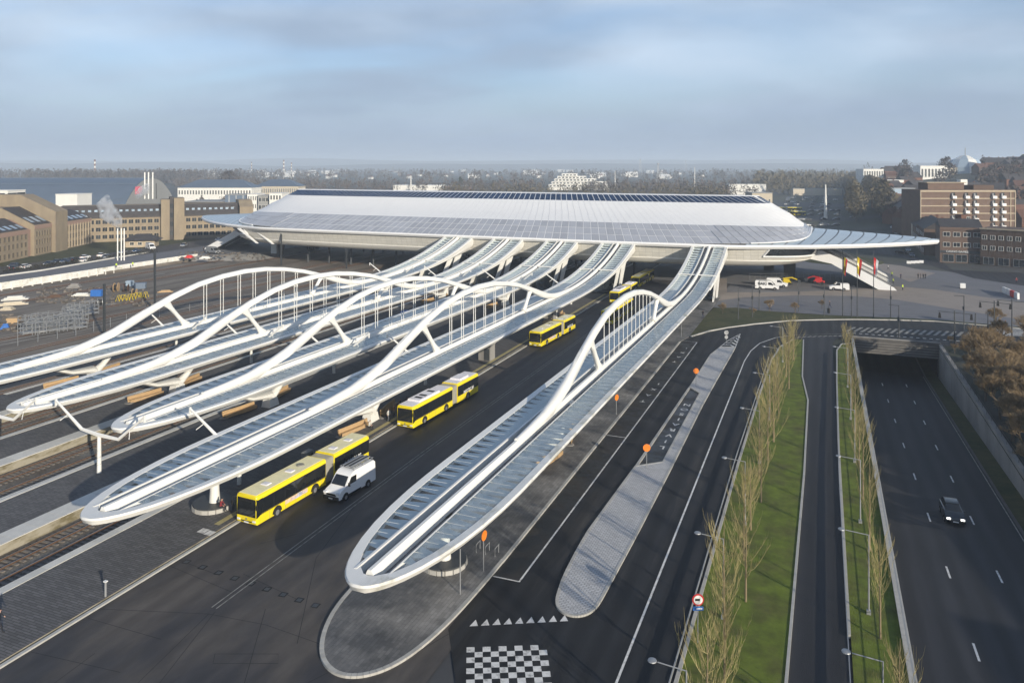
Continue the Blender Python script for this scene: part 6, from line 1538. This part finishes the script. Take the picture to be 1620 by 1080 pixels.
# round grass island with white blocks beyond the plaza
struct(MB().lathe([(14, 0), (13, .25)], *W(1330, 412), 0, 28).build('grass_island', M['grass_dry'])).scale = (1, 1, 1)
for i in range(4): x, y = W(1438 + i * 6.5, 417 - i * .4); tag(MB().box(0, 0, .45, 1.4, .5, .9).build('white_block', M['white_paint'], None, (x, y, 0)), 'white kerb block near the shop street, %s from the left' % ORD[i], 'block')
# site fence under the hall
t = thing('site_fence', 'temporary mesh fence along the dark building site under the station', 'fence', (0, 0, 0))
for i in range(18):
    x, y = W(1186 + i * 8.5, 443); x2, y2 = W(1186 + i * 8.5 + 8.2, 443); b = MB(); b.tube([(x, y, 0), (x, y, 2)], .03, 4)
    for z in (.2, 1.1, 1.95): b.tube([(x, y, z), (x2, y2, z)], .02, 4)
    b.build('fence_panel', M['steel_grey'], t)
# ------------------------------------------------------------------ overhead masts
def nth(i):
    n = i + 1; return '%d%s' % (n, 'th' if 10 < n % 100 < 14 else {1: 'st', 2: 'nd', 3: 'rd'}.get(n % 10, 'th'))
mc_ = [(-80.9, 7.23), (-76.8, 4.6), (-74.1, 4.2), (-71.2, 4.15), (-67.4, 6.97)]
def yoke(label, x, y, both=(True, True)):
    t = thing('overhead_mast', label, 'mast', (x, y, 0), 0, 'white forked masts between the canopies')
    MB().tube([(0, 0, 0), (0, 0, 4.3)], [.24, .2], 8).build('pole', M['white_steel'], t)
    if both[0]:
        MB().tube([(.15, 0, 4.15), (-2.7, 0, 4.5), (-6.8, 0, 7.2)], [.24, .19, .12], 6).build('arm', M['white_steel'], t); MB().box(-6.85, 0, 7.0, .16, .2, .8).build('arm_tip', M['white_steel'], t); MB().tube([(-4.8, 0, 5.9), (-5.4, -.6, 5.3)], .05, 4).build('bracket', M['white_steel'], t)
    if both[1]:
        MB().tube([(-.15, 0, 4.18), (2.9, 0, 4.1), (6.7, 0, 6.95)], [.24, .19, .12], 6).build('arm', M['white_steel'], t); MB().box(6.75, 0, 6.8, .16, .2, .8).build('arm_tip', M['white_steel'], t); MB().tube([(4.6, 0, 5.2), (5.2, -.6, 4.6)], .05, 4).build('bracket', M['white_steel'], t)
yoke('white forked mast standing in front of the third canopy tip', -74.1, 60.5)
yoke('white forked mast at the left edge, its right arm over the second canopy tip', -91.0, 60.5)
yoke('white mast with one arm reaching left beside the bus-side canopy', -57.6, 64, (True, False))
for x, nm in ((-57, 'bus-side'), (-74, 'third'), (-91, 'second'), (-108, 'leftmost')): yoke('white forked mast poking up through the glass of the %s canopy below its arch' % nm, x, 104, (True, x < -60)); yoke('white forked mast at the far end of the %s canopy near the station' % nm, x, 178, (True, x < -60))
def cat_mast(label, px, py, h):
    x, y = W(px, py, -.95); t = thing('catenary_mast', label, 'mast', (x, y, -.95)); b = MB()
    MB().box(-.18, 0, h / 2, .14, .3, h).build('post', M['steel_dark'], t); MB().box(.18, 0, h / 2, .14, .3, h).build('post', M['steel_dark'], t); MB().tube([(0, 0, h * .62), (3.2, 0, h * .66)], .05, 4).build('cantilever', M['steel_grey'], t)
for a in ((165, 535, 11, 'tall dark yard mast nearest the camera, left of the leftmost arch'), (245, 492, 14, 'tall dark yard mast behind the leftmost arch foot'), (445, 420, 12, 'dark mast in front of the left end of the station hull'), (548, 425, 13, 'dark mast before the station hull, left of the first deck'), (588, 415, 12, 'dark mast standing right of its neighbour under the hull')): cat_mast(a[3], a[0], a[1], a[2])
# ------------------------------------------------------------------ rail yard clutter
rck = thing('storage_rack', 'x', 'rack'); b = MB()
for x in (-1.2, 1.2):
    for y in (-.8, .8): b.box(x, y, 1.1, .09, .09, 2.2)
for z in (.3, 1.2, 2.1): b.box(0, -.8, z, 2.4, .07, .07).box(0, .8, z, 2.4, .07, .07).box(-1.2, 0, z, .07, 1.6, .07).box(1.2, 0, z, .07, 1.6, .07)
b.build('frame', M['steel_grey'], rck); MB().box(0, 0, .45, 2.1, 1.4, .2).build('shelf_load', M['steel_grey'], rck)
GR = 'grey steel racks stacked in the rail yard'; lab = 'grey steel frame in the stack behind the yard fence'
rck['label'] = lab; rck['group'] = GR; n = 0
for px, py in [(40 + i * 8 + random.uniform(-2, 2), 515 - i * .9 + j * 7) for i in range(12) for j in range(3)] + [(108 + i * 7.5, 497 - i * 1.2 + j * 6) for i in range(6) for j in range(2)]:
    x, y = W(px, py, -.95); pos = (x, y, -.95); a = random.uniform(-.3, .3)
    if n == 0: rck.location = pos
    else: copy_tree(rck, pos, a, lab, GR, random.uniform(.8, 1.15))
    n += 1
def drum(label, px, py, m, r=1.1):
    x, y = W(px, py, -.95); t = thing('cable_drum', label, 'cable drum', (x, y, -.95), random.uniform(.5, 1.1))
    for s in (-.5, .5): MB().cylx(s, 0, r, r, .1, 18).build('flange', M[m], t)
    MB().cylx(0, 0, r, r * .6, .9, 14).build('core', M['black'], t)
drum('bright wooden cable drum in the yard, larger one', 184, 462, 'wood', 1.3); drum('darker cable drum right of the bright wooden one', 200, 462, 'rust_rail'); drum('small wooden drum near the yellow trestles', 213, 466, 'wood', .8); drum('grey cable drum beside the rack stack', 158, 484, 'steel_grey', 1.0)
for i in range(9):
    x, y = W(186 + (i % 5) * 5.5 + (26 if i > 4 else 0), 477 - (i % 5) * .6 - (4 if i > 4 else 0), -.95); t = thing('trestle', 'yellow trestle in the row behind the yard fence, %s from the left' % ORD[i], 'trestle', (x, y, -.95), .4 + random.uniform(-.3, .3))
    MB().tube([(-.5, 0, 0), (0, 0, 1.5), (.5, 0, 0)], .07, 4).build('leg', M['yellow'], t); MB().tube([(-.5, 1.2, 0), (0, 1.2, 1.5), (.5, 1.2, 0)], .07, 4).build('leg', M['yellow'], t); MB().tube([(0, 0, 1.5), (0, 1.2, 1.5)], .07, 4).build('beam', M['yellow'], t)
for px, py, sx, sy, sz, m, lab in ((154, 468, 2.8, 1.8, 1.7, 'blue_paint', 'blue skip in the yard'), (24, 474, 6, 2.0, 1.0, 'coping', 'upper white slab stack in the yard'), (20, 482, 7, 2.2, .8, 'cream_render', 'lower pale slab stack in the yard'), (12, 490, 3, 2, .8, 'cream_render', 'short yellowish slab pile near the left edge'), (206, 452, 1.8, 1.6, 1.5, 'skylight', 'small blue-grey cabinet behind the cable drums'), (222, 456, 3.0, 2.0, 1.6, 'blue_grey', 'blue-grey container right of the cable drums'), (118, 455, 3.5, 2, 1.2, 'concrete', 'concrete blocks beside the white wall'), (88, 470, 4, 1.6, .7, 'rust_rail', 'rusty scrap heap with white bits'), (130, 468, 5, 1.5, .8, 'white_steel_stained', 'long pale bundle left of the blue skip'), (8, 520, 1.6, 1.4, 1.1, 'blue_paint', 'blue crate by the left edge of the yard'), (22, 512, 2.2, 2, 1.4, 'wood', 'brown crate next to the blue one'), (35, 520, 2.2, 1.6, 1.2, 'black', 'black covered pile near the left edge'), (262, 462, 4, 1.2, .6, 'wood', 'yellow steel parts beside the far yard track'), (300, 408, 3, 2, 1.0, 'red_paint', 'red rubble heap above the retaining wall'), (325, 409, 4, 2, .8, 'white_render', 'white rubble heap above the retaining wall')):
    x, y = W(px, py, -.95 if py > 420 else .9); z = -.95 if py > 420 else .9
    t = thing('yard_pile', lab, 'pile', (x, y, z), random.uniform(.3, .9)); n_ = 3
    for k in range(n_):
        f = 1 - .22 * k; MB().box(random.uniform(-.1, .1), random.uniform(-.1, .1), sz * (k + .5) / n_, sx * f if sz < 1.3 else sx, sy * (f if sz < 1.3 else 1), sz / n_ - .02, rz=random.uniform(-.05, .05) if sz < 1.3 else 0).build('layer', M[m], t)
mat('rubble_mix', (0.16, 0.14, 0.12), rough=.9, var=.5, vs=.8, col2=(.07, .06, .05), mixs=.7)
rb_ = MB()
for i in range(420):
    px, py = random.choice(((random.uniform(0, 60), random.uniform(498, 525)), (random.uniform(60, 150), random.uniform(455, 480)), (random.uniform(150, 240), random.uniform(455, 485)), (random.uniform(285, 420), random.uniform(399, 412))))
    z = -.95 if py > 420 else .9; x, y = W(px, py, z); rb_.box(x, y, z + .15, random.uniform(.2, 1.2), random.uniform(.2, .8), random.uniform(.2, .6), rz=random.uniform(0, 3))
o = rb_.build('rubble', M['rubble_mix']); o['kind'] = 'stuff'
t = thing('yard_fence', 'long post and rail fence along the rail yard', 'fence', (0, 0, 0)); fp = [W(px, py, -.95) for px, py in ((-40, 560), (60, 541), (120, 531), (200, 512), (300, 492), (330, 486))]
for a, c in zip(fp[:-1], fp[1:]):
    n = max(1, int(math.hypot(c[0] - a[0], c[1] - a[1]) / 3.5))
    for i in range(n): x, y = a[0] + (c[0] - a[0]) * i / n, a[1] + (c[1] - a[1]) * i / n; MB().box(x, y, .15, .09, .09, 2.2).build('post', M['steel_grey'], t)
    for z in (-.1, .5, 1.1): MB().tube([(a[0], a[1], z), (c[0], c[1], z)], .025, 4).build('rail', M['steel_grey'], t)
# ------------------------------------------------------------------ trees
mat('bark_tan', (0.22, 0.17, 0.10), rough=.9, var=.2, vs=3); mat('twig_yellow', (0.30, 0.255, 0.115), rough=.85, var=.25, vs=2, perobj=.12)
mat('bark_grey', (0.11, 0.09, 0.07), rough=.9, var=.2); mat('twig_brown', (0.24, 0.175, 0.10), rough=.9, var=.3, vs=1.0, perobj=.15); mat('wood_brown', (0.085, 0.072, 0.064), rough=1, var=.35, vs=.05, perobj=.2); mat('wood_olive', (0.105, 0.09, 0.058), rough=1, var=.3, vs=.1, perobj=.2)
mat('evergreen', (0.03, 0.045, 0.025), rough=1, var=.3, vs=.5); mat('hedge', (0.035, 0.032, 0.02), rough=1, var=.4, vs=2)
def seg_tube(b, p, q, r0, r1, n=3):
    b.tube([p, q], [r0, r1], n, cap=False)
def slender(seed, h=8.6, rad=2.25, nb=20):
    rnd = random.Random(seed); tr = MB(); tr.tube([(0, 0, 0), (.03, 0, 2.5), (0, .05, 5.2), (.05, 0, h)], [.11, .085, .05, .012], 6)
    cr = MB()
    for i in range(nb):
        z0 = 1.9 + (h - 3.6) * (i / nb) ** 1.1; a = rnd.uniform(0, 6.283); ln = (h * .98 - z0) * rnd.uniform(.55, .85) * (1.0 if i > 4 else .8)
        out = rad * rnd.uniform(.5, 1.0) * (1 - .45 * i / nb); p = Vector((0, 0, z0)); pts = [p]
        for k in range(1, 5):
            f = k / 4; pts.append(Vector((math.cos(a) * out * f ** .8 + rnd.uniform(-.09, .09), math.sin(a) * out * f ** .8 + rnd.uniform(-.07, .07), z0 + ln * f ** 1.25)))
        for k in range(4): seg_tube(cr, pts[k], pts[k + 1], .024 - .004 * k, .020 - .004 * k)
        for k in range(1, 5):
            for j in range(4):
                q = pts[k - 1].lerp(pts[k], rnd.random()); a2 = a + rnd.uniform(-1.5, 1.5); l2 = rnd.uniform(.5, 1.2)
                e1 = q + Vector((math.cos(a2) * .28 * l2, math.sin(a2) * .28 * l2, .55 * l2)); e2 = e1 + Vector((math.cos(a2) * .1 * l2, math.sin(a2) * .1 * l2, .55 * l2)); seg_tube(cr, q, e1, .010, .008); seg_tube(cr, e1, e2, .008, .004)
    return tr.mesh('trunk', M['bark_tan']), cr.mesh('crown', M['twig_yellow'])
def spreading(seed, h=10, nb=5, depth=4, spread=.75, tw='twig_brown', r0=.22, twn=5, tr_len=.22):
    rnd = random.Random(seed); tr = MB(); cr = MB()
    def grow(p, d, ln, r, lv):
        q = p + d * ln; mid = p.lerp(q, .5) + Vector((rnd.uniform(-1, 1), rnd.uniform(-1, 1), rnd.uniform(-.3, .6))) * ln * .07
        tgt = tr if lv <= 1 else cr
        tgt.tube([p, mid, q], [r, r * .85, r * .68], 5 if lv <= 1 else 3, cap=False)
        if lv >= depth:
            for j in range(twn):
                d2 = (d + Vector((rnd.uniform(-1, 1), rnd.uniform(-1, 1), rnd.uniform(-.5, .9))) * .9).normalized(); e = q + d2 * ln * rnd.uniform(.5, 1.0); seg_tube(cr, p.lerp(q, rnd.uniform(.4, 1)), e, max(.014, r * .5), .008)
            return
        for j in range(rnd.choice((3, 3, 4)) if lv else nb):
            d2 = (d * .9 + Vector((rnd.uniform(-1, 1), rnd.uniform(-1, 1), rnd.uniform(-.15, .75))) * spread).normalized()
            grow(p.lerp(q, rnd.uniform(.65, 1.0)) if j else q, d2, ln * rnd.uniform(.62, .82), r * .6, lv + 1)
    grow(Vector((0, 0, 0)), Vector((rnd.uniform(-.05, .05), rnd.uniform(-.05, .05), 1)), h * tr_len, r0, 0)
    return tr.mesh('trunk', M['bark_grey' if tw != 'twig_yellow' else 'bark_tan']), cr.mesh('crown', M[tw])
def tree(meshes, label, x, y, z=0.0, sc=1.0, name='bare_tree', grp=None, rz_=None):
    t = thing(name, label, 'tree', (x, y, z), random.uniform(0, 6.28) if rz_ is None else rz_, grp); s = sc if isinstance(sc, tuple) else (sc,) * 3; t.scale = s
    put('trunk', meshes[0], t); put('crown', meshes[1], t); return t
SL = [slender(11), slender(22, 7.6, 2.4, 17), slender(33, 9.2, 1.9, 22), slender(44, 8.0, 2.6, 16), slender(45, 8.9, 2.0, 18)]
y = 43.5; i = 0
while y < 150:
    tree(SL[(i * 2 + i // 4) % 5], 'yellowish slender bare tree in the wide grass strip, %s from the bottom edge' % nth(i), -5.9 + random.uniform(-.5, .5) + (.9 if y > 120 else 0), y, 0, random.uniform(.88, 1.06), 'slender_tree', 'slender trees of the wide grass strip'); y += 6.2 + random.uniform(-.6, .6); i += 1
y = 46.0; SM = [slender(55, 9.0, 1.6, 17), slender(66, 9.5, 1.7, 17)]
for i, y in enumerate((46, 60.5, 73.9, 85, 93.7, 104, 116, 129, 142)): tree(SM[i % 2], 'slender bare tree between the narrow lane and the sunken road, %s from the bottom edge' % ORD[i], 3.9, y, 0, random.uniform(.8, .98), 'slender_tree')
SPT = [spreading(5, 10, 5, 5, .8, twn=7), spreading(6, 9, 5, 5, .9, twn=7), spreading(8, 10, 5, 5, .8, twn=7)]
bank = sorted([(24.5, 92), (26.5, 100), (24.2, 107), (29, 108), (25.5, 116), (31, 118), (24.3, 125), (28.5, 129), (33, 131), (24.8, 137), (29, 142), (25.2, 148), (33, 146), (28, 156), (34, 158), (31, 166), (37, 164), (29, 84), (26, 76), (23.6, 97), (23.8, 112), (27, 122), (23.5, 131), (27, 136), (31, 124), (30, 98), (23.9, 143), (36, 137), (38, 150), (21.9, 94), (22.0, 103), (21.8, 110), (22.2, 119), (21.9, 127), (22.3, 135)], key=lambda p: p[1])
for i, (x, y) in enumerate(bank): tree(SPT[i % 3], 'spreading bare tree above the concrete wall, %s nearest of its bank' % nth(i), x, y, 0, random.uniform(.85, 1.12), 'bare_tree', 'bare trees on the right bank')
o = MB()
sb = spreading(77, 3.4, 6, 3, 1.0, tw='twig_brown', r0=.06, twn=5, tr_len=.2)
for i in range(26):
    x = random.uniform(22, 33); y = random.uniform(90, 168); tree(sb, 'low brown leafless shrub under the trees of the right bank', x, y, 0, random.uniform(.8, 1.4), 'shrub', 'shrubs on the right bank')
for i, (px, py, s) in enumerate(((1218, 492, .42), (1258, 495, .42), (1143, 496, .35), (1190, 500, .3), (1577, 520, .75), (1300, 488, .3))):
    x, y = W(px, py); tree(SPT[i % 3], 'small young bare tree on the plaza edge, %s from the left' % ('third', 'fourth', 'first', 'second', 'sixth and tallest', 'fifth')[i], x, y, 0, s, 'young_tree')
# avenue of trees in the distance
def clump(seed, h, r, n, m, shape=1.0, tall=False):
    rnd = random.Random(seed); b = MB()
    for k in range(n):
        u = rnd.uniform(0, 6.283); f = rnd.random() ** .5; zz = rnd.random(); rr = r * f * (math.sin(math.pi * min(1, zz * .9 + .08)) ** .7 if not tall else (math.sin(math.pi * (zz * .85 + .12)) ** .6))
        c = Vector((rr * math.cos(u), rr * math.sin(u), h * (.18 + .82 * zz))); s = rnd.uniform(.25, .6) * (r * .22) * shape
        p = [c + Vector((rnd.uniform(-1, 1), rnd.uniform(-1, 1), rnd.uniform(-.8, 1.6))) * s * 2 for _ in range(3)]
        b.quad(*p)
    t_ = MB(); t_.tube([(0, 0, 0), (0, 0, h * .45)], [h * .022, h * .012], 4)
    return t_.mesh('trunk', M['bark_grey']), b.mesh('crown', M[m])
AV = [clump(1, 17, 6.0, 420, 'wood_olive'), clump(2, 19, 6.5, 420, 'wood_olive')]
k = 0
for d in range(455, 1250, 15):
    for s in (-1, 1):
        px = 1378 - (d - 455) * .052; x, y = WD(px, d); x += s * 8; tree(AV[k % 2], 'olive-brown bare tree of the long avenue receding behind the right wing', x, y, 0, random.uniform(1.0, 1.25), 'avenue_tree', 'trees of the avenue'); k += 1
POP = clump(9, 30, 3.2, 380, 'wood_brown', .8, True)
for i, (px, d, s, z) in enumerate(((1367, 900, .75, 12), (1373, 900, .85, 12), (1380, 905, .7, 12), (1555, 640, .9, 14))):
    x, y = WD(px, d); tree(POP, ('left of three poplars on the skyline', 'middle and tallest of three poplars on the skyline', 'right of three poplars on the skyline', 'tall single poplar beside the dome on the hill')[i], x, y, z if i < 3 else hill_h(x, y), s, 'poplar')
BIG = clump(14, 22, 13, 700, 'wood_brown'); x, y = WD(362, 1000); tree(BIG, 'big rounded bare tree standing above the woods left of the striped chimneys', x, y, 0, 1.1, 'bare_tree')
x, y = WD(728, 900); tree(clump(15, 22, 5, 300, 'evergreen', 1, True), 'dark pointed evergreen behind the middle of the station ridge', x, y, 0, .9, 'evergreen_tree')
HT = clump(21, 12, 5.5, 260, 'wood_brown')
for i in range(22):
    px = random.uniform(1400, 1640); d = random.uniform(420, 930); x, y = WD(px, d); tree(HT, 'bare brown tree among the houses of the hillside town', x, y, hill_h(x, y) - .5, random.uniform(.8, 1.5), 'hillside_tree', 'trees of the hillside town')
for i in range(9): x, y = WD(1560 + i * 9, 610 + (i % 3) * 30); tree(HT, 'tall bare tree of the dark grove right of the dome', x, y, hill_h(x, y) - .5, random.uniform(1.2, 1.6), 'hillside_tree', 'grove right of the dome')
# woods that read as masses
def wood(label, rects, n, m, hh=(9, 15), seed=1, sz=1.0):
    rnd = random.Random(seed); b = MB(); V, Fc = [], []
    for i in range(n):
        px0, px1, d0, d1 = rnd.choice(rects); d = rnd.uniform(d0, d1); px = rnd.uniform(px0, px1); x, y = WD(px, d); h = rnd.uniform(*hh); r = h * rnd.uniform(.25, .42)
        for k in range(34):
            u = rnd.uniform(0, 6.283); zz = rnd.random(); rr = r * rnd.random() ** .5 * math.sin(math.pi * (zz * .8 + .15)); cx, cy, cz = x + rr * math.cos(u), y + rr * math.sin(u), h * (.1 + .9 * zz); s = r * rnd.uniform(.16, .38) * sz
            j = len(V)
            for _ in range(3): V.append((cx + rnd.uniform(-s, s), cy + rnd.uniform(-s, s), cz + rnd.uniform(-s, s * 1.8)))
            Fc.append((j, j + 1, j + 2))
    b.v = V; b.f = Fc; b.m = [0] * len(Fc); o = b.build('woodland', M[m]); o['kind'] = 'stuff'; o['label'] = label
wood('bare woods behind the station ridge', [(480, 860, 860, 1150), (930, 1200, 760, 1150), (280, 500, 900, 1300)], 900, 'wood_brown', (10, 16), 1)
wood('darker trees in front of the white stepped flats', [(700, 1160, 620, 900)], 330, 'wood_olive', (9, 14), 2)
wood('broad woods left of the striped chimneys', [(-100, 420, 1350, 2100), (40, 320, 1300, 1500)], 900, 'wood_brown', (16, 26), 3)
wood('hazy hedgerows and woods of the plain', [(300, 1250, 1400, 2400), (400, 1400, 2400, 4200), (-200, 700, 2400, 4200)], 1300, 'wood_brown', (12, 22), 4, 1.3)
wood('trees beyond the far car park', [(1195, 1330, 860, 1300), (1200, 1350, 1200, 1900)], 420, 'wood_olive', (14, 24), 5)
wood('thicket around the left car park', [(286, 470, 560, 900)], 160, 'wood_brown', (6, 11), 6)
# hedges by the car park
for i in range(10):
    x, y = W(20 + i * 24, 430 - i * 3.3, .9); rnd = random.Random(i); b = MB()
    for k in range(260): c = Vector((rnd.uniform(-3.2, 3.2), rnd.uniform(-.7, .7), rnd.uniform(0, 1.3))); s = .25; b.quad(*[c + Vector((rnd.uniform(-s, s), rnd.uniform(-s, s), rnd.uniform(-s, s))) for _ in range(3)])
    tag(b.build('hedge', M['hedge'], None, (x, y, .9), math.atan2(.97, .1)), 'dark clipped hedge along the access road, %s from the left' % (ORD + ('tenth',))[i], 'hedge')

# contact wires over the platform tracks
for i, (x, nm) in enumerate(((-66.3, 'the track right of the third platform'), (-80.3, 'the track left of the third platform'), (-84.3, 'the track right of the second platform'), (-97.6, 'the track left of the second platform'))):
    t = thing('overhead_wire', 'thin contact wire with droppers above ' + nm, 'wire', (x, 20, 0)); n = 8; P = []; Q = []
    for k in range(n * 8 + 1): yy_ = k * 2.75 * 2; f = (k % 8) / 8; P.append((0, yy_, 5.6 - .9 * 4 * f * (1 - f) * .8)); Q.append((0, yy_, 4.4))
    MB().tube(P, .012, 3).build('carrier_wire', M['steel_dark'], t); MB().tube(Q, .012, 3).build('contact_wire', M['steel_dark'], t)
